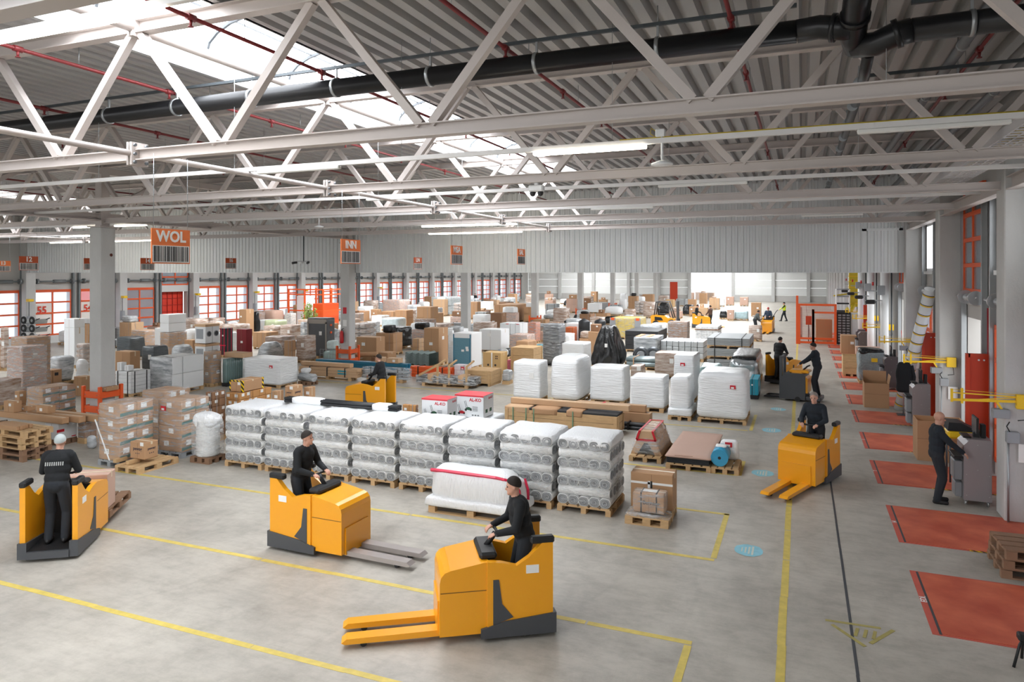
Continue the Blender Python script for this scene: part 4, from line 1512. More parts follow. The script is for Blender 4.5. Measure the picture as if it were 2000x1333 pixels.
# ---- near goods ---------------------------------------------------------
GP = PLASG
cartons(fit(191, 234, 301, 790, 915), 'film-wrapped teal-striped cartons with a diagonal film crease, on a grey plastic pallet', (1, 2, 4), CARD, FILM, stripe=TEALP, lab=.9, pm=GP)
MB().bar((-.25, -.62, 1.1), (.22, -.62, .2), .03, .012, up=(0, 1, 0)).build('film_crease', WRAPS, bpy.data.objects['carton_pallet'])
cartons(fit(308, 355, 410, 783, 897), 'film-wrapped teal-striped cartons with a red tag behind the small printed carton', (1, 2, 4), CARD, FILM, stripe=TEALP, lab=.9, pm=GP, tagp=('y', -.5, .82))
cartons(fit(276, 322, 372, 765, 872), 'film-wrapped brown cartons standing behind the two teal-striped stacks', (1, 2, 4), CARD, FILM, lab=.5)
cartons(fit(51, 83, 149, 759, 822), 'film-wrapped teal-striped cartons next to the orange column guard', (1, 2, 3), CARD, FILM, stripe=TEALP, lab=.9)
# loose pallet with the printed carton
x, y, z, w, d, h = fit(224, 272, 349, 910, 928, push=False)
r = thing('pallet', 'worn wooden pallet carrying one small printed carton', 'pallet', (x, y, 0))
o = pallet(r, w, d, near=True, name='pallet_frame')
for s in (-.2, .2):
    tag(MB().cbox(x - .35 + s, y - .2 - .25, .15, x - .35 + s + .1, y + .1 - .25, .235, .004).build('wood_block', WOOD), 'short wooden block under the printed carton, %s' % ('inner one' if s < 0 else 'outer one'), 'block')
p = fit(254, 283, 309, 866, 899, z=.24, push=False)


def printed(o, word, w, d, h, m=INK, s=None, zf=.6, sides=('y', 'x'), sx=1.0, bold=.02):
    if 'y' in sides: link('lettering', text_mesh(word, s or w * .23, m, bold, .001, sx), o, (0, -d / 2 - .001, h * zf))
    if 'x' in sides: link('lettering', text_mesh(word, s or d * .23, m, bold, .001, sx), o, (w / 2 + .001, 0, h * zf), PI / 2)


PEW = mat('print_navy', (44, 40, 58), .6)


def pewag(p, label):
    r = carton(p, label, CARDL if False else CARD, lab=0)
    o = r.children[0]
    printed(o, 'pewag', p[3], p[4], p[5], PEW)
    b = MB()
    for q in range(3): b.box(-.06 + q * .05, -p[4] / 2 - .002, p[5] * .3, -.04 + q * .05, -p[4] / 2, p[5] * .36); b.box(p[3] / 2, -.06 + q * .05, p[5] * .3, p[3] / 2 + .002, -.04 + q * .05, p[5] * .36)
    b.build('handling_marks', PEW, o)
    label_on(o, p[3], p[4], p[5] * .9, .1, 'y', p[3] * .3)
    return r


pewag(p, 'small brown carton printed pewag sitting on the loose pallet')
# pile of pallets at the picture edge
x, y, z, w, d, h = fit(-38, 47, 104, 842, 904)
for k in range(5):
    rr = thing('pallet', 'used wooden pallet in the pile at the edge, %s from the floor' % ordn[k], 'pallet', (x + random.uniform(-.04, .04), y + random.uniform(-.04, .04), k * .144), random.uniform(-.04, .04), 'piled pallets')
    pallet(rr, w, d, near=True, m=WOODD if k < 2 else WOOD, name='pallet_frame')
p = (x - .1, y - .15, .725, w * .75, d * .55, .1)
rods(p, 'flat pack of cardboard bars lying on the pallet pile', 5, 1, CARD, False, False, axis='x', straps=1)
wc = fit(88, 114, 151, 828, 872)
r = carton(wc, 'white carton with red print on a dark pallet beside the pallet pile', WHITE, lab=0, pal=True, pm=WOODD)
MB().box(wc[3] / 2 + .001, -.3, wc[5] * .6, wc[3] / 2 + .004, -.1, wc[5] * .72).box(wc[3] / 2 + .001, .1, wc[5] * .3, wc[3] / 2 + .004, .22, wc[5] * .34).build('red_print', REDTAG, r.children[1])
TOPZ = wc[5]
for (u0, u1, vv, dz, lab, ln) in ((2, 128, 828, .02, 'long brown carton lying across the white carton, nearest the camera', 1), (60, 161, 826, .02, 'long brown carton lying behind the nearest long one on the white carton', 1), (105, 191, 820, .02, 'long brown carton reaching past the white carton toward the striped stack', 1)):
    zz = TOPZ + .015
    yy = wc[1] + {2: -.25, 60: .02, 105: .28}[u0]
    t = (u0 - 1000) / F_PX
    xa, xb = x_on_row(u0, yy), x_on_row(u1, yy)
    long_carton(((xa + xb) / 2, yy, zz, xb - xa, .2, .16), lab)
zz = TOPZ + .175
for (u0, u1, hh, yy, lab) in ((9, 41, .3, -.25, 'small brown carton on the long cartons at the picture edge'), (46, 66, .13, .02, 'little carton with white label on the long cartons'), (72, 108, .2, .0, 'flat brown carton on top of the long cartons')):
    yb = wc[1] + yy
    xa, xb = x_on_row(u0, yb), x_on_row(u1, yb)
    carton(((xa + xb) / 2, yb, zz, (xb - xa) * .62, .22, hh), lab, CARD)
cartons(fit(151, 165, 190, 822, 868), 'dark film-wrapped cartons between white carton and striped stack', (1, 2, 3), CARDD, FILM, lab=0)
wrap(fit(166, 178, 193, 853, 879), 'low white wrapped drum with yellow lid beside the striped stack', WRAPG, .1, .02, name='wrapped_drum')
# orange column guards
gm = MB().cbox(-.05, -.05, 0, .05, .05, 1.02, .012).mesh('guard_post', ORANGE)


def guard(y, label):
    r = thing('column_guard', label, 'column guard', (COLX, y, 0))
    q = .36
    for sx in (-1, 1):
        for sy in (-1, 1):
            link('guard_post', gm, r, (sx * q, sy * q, 0)); 
    for z in (.22, .66):
        for s in (-1, 1):
            MB().cbox(-q + .05, s * q - .02, z, q - .05, s * q + .02, z + .2, .006).build('guard_rail', ORANGE, r)
            MB().cbox(s * q - .02, -q + .05, z, s * q + .02, q - .05, z + .2, .006).build('guard_rail', ORANGE, r)
            for t in (-.26, .26):
                MB().tube((t, s * q - .028, z + .1), (t, s * q + .028, z + .1), .016, n=6).build('bolt', BOLT, r)
    TAKEN.append((COLX - .43, COLX + .43, y - .43, y + .43, 0, 1.05))
    return r


for k, t in ((0, 'first'), (1, 'second'), (3, 'fourth'), (4, 'fifth'), (5, 'sixth')): guard(COL_Y[k], 'orange steel guard around the foot of the %s column' % t)
carton((COLX + .37, COL_Y[0] + .0, .865, .16, .42, .13), 'small brown carton with red tape resting on the orange guard', CARD)
# extinguisher and its sign on the second column
r = thing('fire_extinguisher', 'red fire extinguisher hanging on the second column above its guard', 'extinguisher', (COLX - .08, COL_Y[1] - .39, 1.15))
MB().lathe([(.05, 0), (.09, .02), (.095, .1), (.095, .48), (.06, .56), (.03, .6)], 14).build('cylinder', FIRE, r)
MB().tube((0, 0, .6), (0, 0, .66), .03, n=8).bar((0, 0, .67), (.12, 0, .7), .03, .03).build('valve', PLASK, r)
MB().path([(.03, 0, .64), (.12, -.02, .6), (.13, -.02, .3)], .012, 6).build('hose', PLASK, r)
MB().box(-.05, .09, .1, .05, .12, .5).build('bracket', DKSTEEL, r)
tag(MB().box(COLX - .1, COL_Y[1] - .262, 2.55, COLX + .1, COL_Y[1] - .252, 2.85).build('extinguisher_sign', REDTAG), 'red and white extinguisher sign on the second column', 'sign')
tag(MB().box(COLX - .1, COL_Y[1] - .262, 1.95, COLX + .1, COL_Y[1] - .252, 2.25).build('notice_sheet', PAPER), 'white notice sheet on the second column', 'notice')

# carton tower with small boxes behind the rolls
PRB = mat('print_dark_patch', (70, 52, 46), .7)
pst = fit(441, 468, 531, 769, 862)
cartons(pst, 'stack of small brown cartons with dark printed panels behind the rolls', (2, 5, 6), mat('cardboard_warm', (190, 138, 84), .75, var=.07, vscale=2), lab=.8)
cartons(fit(401, 415, 441, 767, 866), 'stack of small brown cartons with torn film behind the corded bundle', (1, 2, 6), CARDD, lab=.7)
p = fit(460, 484, 527, 749, 770, z=1.2, push=False)
r = carton((pst[0], pst[1] - .1, pst[5] + .01, p[3], p[4] * .9, .3), 'brown carton edged with yellow and black tape on the small carton stack', CARD, lab=1)
o = r.children[0]; W2, D2, H2 = p[3], p[4] * .9, .3
b = MB()
for s in (-1, 1):
    b.box(s * W2 / 2 - .02, -D2 / 2 - .004, 0, s * W2 / 2 + .02, -D2 / 2 + .03, H2 + .004)
    b.box(W2 / 2 - .03, s * D2 / 2 - .03, 0, W2 / 2 + .004, s * D2 / 2 + .03, H2 + .004)
b.box(-W2 / 2, -D2 / 2 - .004, H2 - .03, W2 / 2, -D2 / 2 + .03, H2 + .004)
b.build('hazard_tape', HAZ, o)
pewag(fit(531, 541, 554, 765, 870), 'tall pewag carton stack beside the small cartons')
pw = fit(556, 572, 592, 787, 868)
cartons(pw, 'brown cartons carrying the pewag carton behind the rolls', (1, 2, 3), CARD, lab=.3)
pewag((pw[0], pw[1], pw[5] + .004, pw[3] * .98, pw[4] * .98, .42), 'square pewag carton on top of the brown cartons')
pewag(fit(593, 603, 616, 758, 860), 'tall pewag carton at the end of the carton group')

# mower cartons
def mower_box(p, label, name='printed_carton', flip=False):
    x, y, z, w, d, h = p
    r = thing(name, label, 'carton', (x, y, z))
    o = MB().cbox(-w / 2, -d / 2, 0, w / 2, d / 2, h, .01).build('box', WHITE, r)
    MB().box(-w / 2 - .002, -d / 2 - .002, h, w / 2 + .002, d / 2 + .002, h + .004).box(-w / 2 - .002, -d / 2 - .004, h - .03, w / 2 + .004, -d / 2 - .001, h + .003).build('red_top', mat('mower_red', (222, 58, 70), .5), o)
    link('lettering', text_mesh('AL-KO', w * .14, REDTAG, .03, .001), o, (w * .22, -d / 2 - .003, h * .8))
    link('lettering', text_mesh('AL-KO', d * .13, REDTAG, .03, .001), o, (w / 2 + .003, d * .18, h * .84), PI / 2)
    # two printed mowers
    for s, (ox, oz) in enumerate(((-w * .26, h * .16), (-w * .02, h * .34))):
        k = w * .9
        b = MB()
        b.add([(ox - .1 * k, 0, oz), (ox + .12 * k, 0, oz - .02 * k), (ox + .13 * k, 0, oz + .05 * k), (ox + .02 * k, 0, oz + .1 * k), (ox - .1 * k, 0, oz + .07 * k)], [(0, 1, 2, 3, 4)])
        q = b.build('mower_deck_print', REDTAG if s == 0 else mat('print_green', (50, 92, 66), .6), o); q.location = (0, -d / 2 - .0015, 0)
        b = MB()
        for (cx, rr) in ((ox - .1 * k, .045 * k), (ox + .1 * k, .032 * k)):
            b.tube((cx, -d / 2 - .004, oz), (cx, -d / 2 - .002, oz), rr, n=12)
        b.bar((ox - .09 * k, -d / 2 - .002, oz + .06 * k), (ox - .16 * k, -d / 2 - .002, oz + .3 * k), .008, .004, up=(0, 1, 0))
        b.bar((ox - .04 * k, -d / 2 - .002, oz + .08 * k), (ox - .11 * k, -d / 2 - .002, oz + .32 * k), .008, .004, up=(0, 1, 0))
        b.build('mower_wheel_print', INK, o)
    b = MB()
    for q in range(3): b.box(w * .1 + q * .07, -d / 2 - .003, h * .08, w * .1 + q * .07 + .045, -d / 2 - .001, h * .14)
    for q in range(4): b.box(w * .12, -d / 2 - .003, h * .3 + q * .03, w * .3, -d / 2 - .001, h * .3 + q * .03 + .012)
    b.build('fine_print', mat('print_grey', (120, 124, 126), .6), o)
    MB().box(w / 2 + .001, -d * .3, h * .2, w / 2 + .003, -d * .1, h * .36).box(w / 2 + .001, d * .1, h * .2, w / 2 + .003, d * .3, h * .36).build('picture_print', mat('print_green', (50, 92, 66), .6), o)
    return r


p = fit(878, 950, 986, 824, 917)
wrap(p, 'white carton block under the mower carton behind the rolls', WHITE, .02, .004, 0, pal=True, name='white_carton_block')
q = fit(889, 946, 966, 780, 824, z=p[5] + .01, push=False)
mower_box((p[0] - .08, p[1] - .02, p[5] + .012, q[3], min(q[4], p[4]), q[5]), 'white AL-KO mower carton with red top, standing on the white block')
p2 = fit(818, 862, 879, 826, 922)
r = wrap(p2, 'white carton block with red lid beside the white block behind the rolls', WHITE, .02, .004, 0, pal=True, name='white_carton_block')
MB().box(-p2[3] / 2, -p2[4] / 2, p2[5], p2[3] / 2, p2[4] / 2, p2[5] + .01).build('red_lid', mat('mower_red', (222, 58, 70), .5), r)
mower_box((p2[0] + .1, p2[1] + .06, p2[5] + .014, .66, .5, .5), 'white AL-KO mower carton partly hidden beside the other mower carton')
cartons(fit(786, 812, 817, 792, 918, k=.7), 'brown printed cartons next to the red-lidded white block', (2, 2, 5), mat('cardboard_warm', (190, 138, 84), .75), lab=.5)

# long crate with black profiles
p = fit(986, 1206, 1218, 815, 853, k=.35)
r = crate(p, 'long open wooden crate of black profiles with torn cardboard on top', lid=False, name='long_crate', nb=2)
W_, D_, H_ = p[3], p[4], p[5]
for k in range(6): MB().cbox(-W_ / 2 + .04, -D_ / 2 + .03 + k * (D_ - .06) / 6, .13, W_ / 2 - .01, -D_ / 2 + .03 + (k + .92) * (D_ - .06) / 6, H_ + .05, .006).build('black_profile', PLASK, r)
for (a, b_, m_) in ((-.5, -.27, CARDL), (-.25, -.02, CARD), (.06, .2, CARD)):
    MB().soft(a * W_, -D_ / 2 - .02, H_ - .1, b_ * W_, D_ / 2 + .02, H_ + .08, .02, 6, .03, int(a * 50) + 40).build('cardboard_sheet', m_, r)
for t in (-.42, -.3, -.23, .12): MB().box(t * W_ - .015, -D_ / 2 - .03, .12, t * W_ + .015, -D_ / 2 - .024, H_ + .06).build('green_strap', mat('strap_green', (110, 150, 120), .5), r)
for (u0, u1, vv, yo, zz, hh, lab, nt) in ((1000, 1230, 0, .12, H_ + .09, .16, 'long pale brown carton lying along the top of the open crate', 0),):
    xa, xb = x_on_row(u0, p[1] + yo), x_on_row(u1, p[1] + yo)
    long_carton(((xa + xb) / 2, p[1] + yo, zz, xb - xa, .22, hh), lab, CARDL)
yb = p[1] + p[4] / 2 + .35
for (u0, u1, dy, z0, hh, dd, lab, nt, m_) in ((1040, 1200, 0, 0, .32, .3, 'long brown carton on the floor behind the open crate', 0, CARDD),
                                             (1124, 1272, .42, 0, .42, .34, 'long brown carton with red tape behind the open crate', 1, CARD),
                                             (1128, 1262, .42, .43, .2, .22, 'long thin brown carton lying on the red-taped carton', 1, CARD)):
    xa, xb = x_on_row(u0, yb + dy), x_on_row(u1, yb + dy)
    long_carton(((xa + xb) / 2, yb + dy, z0, xb - xa, dd, hh), lab, m_, nt=nt)
    TAKEN.append((xa, xb, yb + dy - dd / 2, yb + dy + dd / 2, 0, z0 + hh))
xa, xb = x_on_row(1205, yb), x_on_row(1292, yb)
rods(((xa + xb) / 2 + .1, yb, 0, xb - xa, .32, .2), 'pair of dark tubes on the floor beside the white wrapped pallets', 3, 2, PLASK, True, False, straps=1)
TAKEN.append((xa, xb + .1, yb - .2, yb + .2, 0, .25))

# row of white wrapped pallets behind the crate
for (a, lab, kw) in [
    ((1002, 1054, 1071, 708, 788), 'white wrapped pallet load with upright edges, first in the white row', {}),
    ((1072, 1130, 1157, 700, 794), 'tall white wrapped pallet load with a domed top', dict(r_=.22, amp=.05, taper=.06)),
    ((1152, 1219, 1232, 719, 793), 'white wrapped pallet load between the domed one and the low one', {}),
    ((1230, 1297, 1308, 739, 808), 'low white wrapped block load in the white row', dict(r_=.05)),
    ((1303, 1350, 1362, 740, 824), 'narrow white wrapped load with a wide skirt at its foot', dict(r_=.1, base=.22)),
    ((1360, 1459, 1467, 733, 833), 'broad white wrapped load with rounded shoulders and a red label', dict(r_=.17, amp=.03, taper=.04, tagp=('y', .45, .72))),
    ((1315, 1356, 1368, 696, 790), 'tall white wrapped load with a red tag behind the narrow one', dict(tagp=('y', -.1, .8)))]:
    wrap(fit(*a), lab, WRAPW, **kw)
# things round the foot of the white row, near the aisle
p = fit(1465, 1481, 1485, 742, 781)
r = carton(p, 'turquoise strapped box on a black pallet beside the broad white load', TEAL, lab=2, tape=False, straps=1, pal=True, pm=PLASK)
wrap(fit(1364, 1404, 1412, 718, 775), 'pale turquoise wrapped load behind the broad white one', mat('turquoise_wrap', (172, 204, 204), .3, bump=.5, bscale=4, stretch=(1, 1, 6)), .12, .05)
p = fit(1422, 1480, 1491, 705, 765)
r = wrap(p, 'shiny silver foil bale with a black top', mat('silver_foil', (196, 202, 204), .16, .6, bump=.9, bscale=5), .25, .07, name='foil_bale')
MB().soft(-p[3] * .42, -p[4] * .42, p[5] - .06, p[3] * .42, p[4] * .42, p[5] + .1, .06, 7, .05, 12).build('black_top', WRAPK, r)

# pallets near the aisle
p = fit(1232, 1314, 1322, 930, 1015)
r = carton(p, 'tall brown carton with black strap and white tape on a pallet', CARD, lab=0, pal=True)
o = r.children[1] if len(r.children) > 1 else r.children[0]
W_, D_, H_ = p[3], p[4], p[5] - .144
MB().box(-.02, -D_ / 2 - .005, 0, .015, -D_ / 2 - .001, H_).box(-.02, -D_ / 2, H_ + .004, .015, D_ / 2, H_ + .008).build('strap', STRAPK, o)
MB().box(-.07, -D_ / 2 - .004, H_ * .45, -.025, -D_ / 2 - .001, H_).box(-W_ / 2, -D_ / 2 - .004, H_ - .06, W_ / 2, -D_ / 2 - .001, H_ - .02).build('tape', PAPER, o)
MB().box(.08, -.1, H_ + .004, .34, .1, H_ + .007).build('paper_label', PAPER, o)
MB().box(.2, -.05, H_ + .0075, .32, .0, H_ + .009).build('red_print', REDTAG, o)
p = fit(1221, 1305, 1313, 1016, 1034)
r = thing('pallet', 'film-covered wooden pallet in front of the tall brown carton', 'pallet', (p[0], p[1], 0))
pallet(r, p[3], max(p[4], .45), near=True, name='pallet_frame')
MB().soft(-p[3] / 2, -.22, .13, p[3] / 2, .22, .2, .03, 7, .03, 4).build('stretch_film', FILMT, r)
q = fit(1236, 1296, 1301, 969, 1008, z=.22, push=False)
r = carton((q[0], p[1], .215, q[3], .3, q[5]), 'small film-wrapped brown carton with two black straps on the pallet', CARD, lab=0, straps=2)
MB().soft(-q[3] / 2 - .015, -.165, -.01, q[3] / 2 + .015, .165, q[5] + .012, .03, 6, .012, 3).build('stretch_film', FILM, r)
link('lettering', text_mesh('Benning', q[3] * .17, INK, .02, .001), r.children[0], (.04, -.152, q[5] * .5))
MB().box(-.13, -.06, q[5] + .001, .12, .08, q[5] + .004).build('paper_label', PAPER, r.children[0])

# pallet with the flat cardboard covered stack
p = fit(1300, 1388, 1412, 898, 925)
r = thing('flat_pallet', 'low pallet of black sheets under a flat pale cardboard cover', 'pallet load', (p[0], p[1], 0))
pallet(r, p[3], p[4], near=True)
for k in range(4): MB().cbox(-p[3] / 2 + .02, -p[4] / 2 + .02, .15 + k * .03, p[3] / 2 - .04, p[4] / 2 - .02, .176 + k * .03, .004).build('black_sheet', PLASK, r)
MB().soft(-p[3] / 2 - .02, -p[4] / 2 - .01, .275, p[3] / 2, p[4] / 2, .315, .012, 9, .012, 4).build('cardboard_cover', CARDP, r)
MB().bar((-p[3] / 2 + .2, -p[4] / 2 + .03, .32), (.1, -p[4] / 2 + .05, .32), .01, .006).build('cardboard_fold', CARDD, r)
q0 = fit(1388, 1443, 1449, 905, 930, k=1.2)
r = thing('pallet', 'wooden pallet at the line end carrying a blue roll', 'pallet', (q0[0], q0[1], 0))
pallet(r, q0[3], q0[4], near=True, name='pallet_frame')
BLUER = mat('blue_foil', (60, 160, 200), .35, bump=.3, bscale=20)
r = thing('film_roll', 'blue foil roll with white label lying on the pallet end', 'roll', (q0[0] - .12, q0[1], .144))
MB().tube((0, -q0[4] * .42, .19), (0, q0[4] * .3, .19), .19, n=20).build('blue_roll', BLUER, r)
MB().tube((0, -q0[4] * .42 - .002, .19), (0, -q0[4] * .42 + .01, .19), .035, n=12).build('core', PLASK, r)
MB().soft(-.12, -.1, .36, .12, .14, .4, .015, 4, .01, 2).build('paper_label', PAPER, r)
wrap((q0[0] + .02, q0[1] + q0[4] * .5, .144, .42, .3, .42), 'small white wrapped parcel with red print behind the blue roll', WRAPW, .08, .03, pal=False, name='wrapped_parcel', tagp=('y', 0, .85))

# arched film-wrapped carton with red tape
p = fit(1228, 1291, 1314, 850, 907)
r = thing('arched_load', 'arched brown cartons under clear film edged with red tape', 'pallet load', (p[0], p[1], 0))
w, d = p[3], p[4]; h = .72
pallet(r, w, d, near=True)
prof = [(-w * .48, .15), (-w * .3, h * .68), (-w * .2, h * .97), (w * .2, h * .97), (w * .3, h * .68), (w * .48, .15)]
MB().prism(prof, -d * .40, d * .44, 'y').build('carton_core', CARDL, r)
MB().prism([(-w * .27, .16), (-w * .06, .42), (w * .06, .42), (w * .27, .16)], -d * .41, -d * .395, 'y').build('dark_opening', PLASK, r)
b = MB()
for s in (-1, 1):
    b.bar((s * w * .2, -d * .41, h * .985), (s * w * .2, d * .44, h * .985), .05, .01)
    b.bar((s * w * .2, -d * .41, h * .98), (s * w * .3, -d * .41, h * .68), .05, .012, up=(0, 1, 0))
b.bar((-w * .3, -d * .41, h * .68), (w * .3, -d * .41, h * .68), .05, .012, up=(0, 1, 0))
b.bar((-w * .2, d * .43, h * .985), (w * .2, d * .43, h * .985), .05, .01)
b.build('red_tape', REDTAG, r)
for k in range(4): MB().box(-w * .16, -d * .25 + k * d * .15, h * .975, w * .12, -d * .24 + k * d * .15, h * .985).build('seam', CARDD, r)
MB().soft(-w / 2, -d / 2, .12, w / 2, d / 2, h * 1.03, .2, 10, .03, 9, .42, .08).build('stretch_film', FILM, r)

# ---- second line of goods, from the first column to the aisle ------------
GL = mat('green_glass', (120, 146, 146), .15, spec=.8)
p = fit(294, 338, 398, 700, 772)
r = cartons(p, 'white two-tier carton block with silver film on its short side', (1, 1, 2), WHITE, None, lab=0, pal=True)
MB().soft(-p[3] / 2 - .015, -p[4] / 2 - .02, .1, p[3] / 2 - .05, -p[4] / 2 + .25, p[5] + .01, .03, 8, .03, 5).build('silver_film', WRAPG, r)
wrap(fit(474, 546, 582, 703, 760), 'big white wrapped block with a red label behind the striped-tape carton', WRAPW, .02, .006, 0, tagp=('y', .55, .7))
p = fit(225, 255, 294, 727, 778)
boards(p, 'strapped stack of white sheets beside the first column', 6, WHITE, straps=2)
for (dx, dy, s, hh, lab) in ((-.2, -.3, .16, .3, 'small upright white box on the strapped white sheets'), (.1, -.25, .16, .2, 'small white cube on the strapped white sheets')):
    carton((p[0] + dx, p[1] + dy, p[5] + .01, s * 1.4, s * 1.4, hh), lab, WHITE, lab=0, tape=False)
carton(fit(225, 254, 274, 688, 745), 'large brown carton with white label behind the strapped white sheets', CARD)
wrap(fit(275, 300, 331, 678, 740), 'dark smoky wrapped load left of the white two-tier block'.replace('left of', 'beside'), WRAPB, .08, .04)
p = fit(397, 413, 433, 687, 757)
cartons(p, 'tall brown film-wrapped carton pair beside the green glass', (1, 1, 2), CARD, FILM, lab=.6)
p = fit(433, 443, 476, 702, 756)
r = thing('glass_rack', 'upright pale green glass sheets on a black rack', 'pallet load', (p[0], p[1], 0))
MB().box(-p[3] / 2, -p[4] / 2, .04, p[3] / 2, p[4] / 2, .14).box(-p[3] / 2, -p[4] / 2, 0, -p[3] / 2 + .1, p[4] / 2, .04).box(p[3] / 2 - .1, -p[4] / 2, 0, p[3] / 2, p[4] / 2, .04).build('rack_base', PLASK, r)
ng = 9
for k in range(ng):
    yy = -p[4] / 2 + (k + .5) * p[4] / ng
    MB().soft(-p[3] / 2 + .02, yy - p[4] / ng * .46, .14, p[3] / 2 - .02, yy + p[4] / ng * .46, p[5], .05, 4, .0, k).build('glass_sheet', GL, r)
long_carton((p[0] + .1, p[1] + .2, p[5] + .01, p[3] + .75, .5, .2), 'long brown carton lying on the green glass sheets', CARDL)
mound(fit(497, 524, 560, 670, 712), 'silver wrapped dome of stacked parcels with a red tag', WRAPG, taper=.45, amp=.06, r_=.25)
cartons(fit(555, 566, 578, 666, 712), 'brown cartons on a dark pallet behind the silver dome', (1, 2, 2), CARD, lab=.4)
wrap(fit(578, 595, 618, 657, 710), 'tall pale brown wrapped load beside the long carton bundle', WRAPP, .04, .02)
p = fit(601, 638, 654, 622, 702)
r = wrap(p, 'tall dark cabinet under clear film with orange stickers', mat('dark_cabinet', (86, 88, 90), .4, bump=.5, bscale=5), .03, .012, 0, name='wrapped_cabinet')
MB().box(-p[3] * .5, -p[4] / 2 - .03, p[5] * .86, p[3] * .5, -p[4] / 2 - .012, p[5] * .97).box(-p[3] * .5, -p[4] / 2 - .03, .16, -p[3] * .44, -p[4] / 2 - .012, p[5] * .9).box(p[3] * .44, -p[4] / 2 - .03, .16, p[3] * .5, -p[4] / 2 - .012, p[5] * .9).build('door_frame', mat('taupe_frame', (158, 150, 140), .5), r)
for t in (.8, .62): MB().box(p[3] / 2 + .01, -p[4] * .1, p[5] * t, p[3] / 2 + .03, p[4] * .1, p[5] * t + .1).build('orange_sticker', ORANGE, r)
p = fit(583, 697, 709, 722, 746, k=.5)
r = rods(p, 'bundle of long brown cartons strapped on wooden blocks, with blue print', 3, 3, CARDL, False, True, 'pallet load', 'carton_bundle', straps=3)
for t in (.3, .6): MB().box(p[3] * .18, -p[4] / 2 - .008, .144 + (p[5] - .144) * t, p[3] * .32, -p[4] / 2 - .004, .144 + (p[5] - .144) * t + .06).build('blue_print', TEAL, r)
long_carton((p[0] - .25, p[1] + .1, p[5] + .012, p[3] * .85, p[4] * .6, .16), 'long brown carton lying on the strapped carton bundle', CARDL)
p = fit(582, 606, 621, 735, 754, k=.7)
r = thing('pallet', 'worn pallet with pale foil rolls behind the white block', 'pallet', (p[0], p[1], 0))
pallet(r, p[3], p[4], near=True, name='pallet_frame', m=WOODD)
r = thing('foil_roll', 'pale grey foil roll lying on the worn pallet', 'roll', (p[0], p[1], .145))
MB().tube((-p[3] * .6, 0, .16), (p[3] * .65, -.1, .16), .16, n=16).build('roll_body', WRAPG, r)
MB().soft(-p[3] * .5, -.1, .28, 0, .25, .5, .1, 6, .06, 3).build('loose_film', WRAPS, r)
p = fit(617, 795, 803, 712, 731, k=.35)
r = rods(p, 'petrol blue rack beams lying on orange beams behind the carton bundle', 4, 3, BLUEP, False, False, name='rack_beams', straps=0)
for (t, lab, s) in ((-.42 + .62, 'small brown carton on the petrol blue beams', .35), (.35, 'brown carton pair lying on the petrol blue beams near the tile stack', .6)):
    carton((p[0] + t * p[3], p[1], p[5] + .01, s, .4, .22), lab, CARDL)
p = fit(707, 795, 803, 722, 750, k=.55)
rods(p, 'grey tubes humped under clear film with a red tag on a short pallet', 6, 3, PLASG, True, True, fm=FILM, tagp=('y', -.1, .9))
p = fit(801, 880, 888, 720, 741, k=.4)
rods(p, 'orange rack beams stacked and strapped behind the tube pallets', 4, 4, ORANGE, False, False, name='rack_beams', straps=2)
p = fit(791, 838, 857, 690, 722, k=.9)
r = thing('tile_stack', 'stack of grey corrugated roofing sheets under film', 'pallet load', (p[0], p[1], 0))
pallet(r, p[3], p[4], near=False)
for k in range(9):
    b = MB(); n = 16; z0 = .15 + k * (p[5] - .2) / 9
    vs = []
    for i in range(n + 1):
        xx = -p[3] / 2 + p[3] * i / n
        zz = z0 + .05 * math.sin(i * PI / 2) + .04
        vs += [(xx, -p[4] / 2, zz), (xx, p[4] / 2, zz), (xx, -p[4] / 2, zz + .03), (xx, p[4] / 2, zz + .03)]
    fs = []
    for i in range(n):
        a = 4 * i
        fs += [(a, a + 1, a + 5, a + 4), (a + 2, a + 6, a + 7, a + 3), (a, a + 4, a + 6, a + 2), (a + 1, a + 3, a + 7, a + 5)]
    b.add(vs, fs, 0, True)
    b.build('roofing_sheet', mat('roof_sheet_green', (140, 156, 154), .5), r)
# pallet with wooden frame and dark pipes
p = fit(813, 925, 939, 742, 761, k=.6)
r = rods((p[0], p[1], 0, p[3], p[4], .42), 'dark pipes under film on a long pallet with upright timber frames', 5, 2, PLASK, True, True, name='framed_pipe_pallet', straps=0, fm=FILMT)
for t in (-.12, .08, .38):
    MB().cbox(t * p[3] - .04, -p[4] / 2 - .03, .1, t * p[3] + .04, -p[4] / 2 + .03, .85, .004).build('timber_post', WOOD, r)
    MB().bar((t * p[3], -p[4] / 2, .85), (t * p[3] + (.0 if t < .3 else 0), p[4] / 2, 1.0), .07, .05).build('timber_rail', WOOD, r)
MB().bar((-.44 * p[3], -p[4] / 2 - .05, .42), (-.12 * p[3], -p[4] / 2 - .05, .85), .03, .08).build('timber_brace', WOOD, r)
for t in (-.25, .28): MB().soft(t * p[3] - .12, -p[4] / 2 - .02, .16, t * p[3] + .12, p[4] / 2, .5, .03, 5, .02, 3).build('cardboard_collar', CARDL, r)
crate(fit(908, 958, 980, 727, 756), 'plain wooden crate with battens beside the timber-framed pipes')
p = fit(828, 857, 875, 642, 716)
r = carton(p, 'tall brown carton with dark centre seam beside the glazed cabinets', CARD, lab=2, pal=True)
p = fit(884, 921, 941, 652, 724)
r = thing('glazed_cabinet', 'tall white cabinet with blue film door and papers taped on', 'cabinet', (p[0], p[1], 0))
pallet(r, p[3], p[4], near=False)
MB().cbox(-p[3] / 2, -p[4] / 2, .144, p[3] / 2, p[4] / 2, p[5], .015).build('body', WHITE, r)
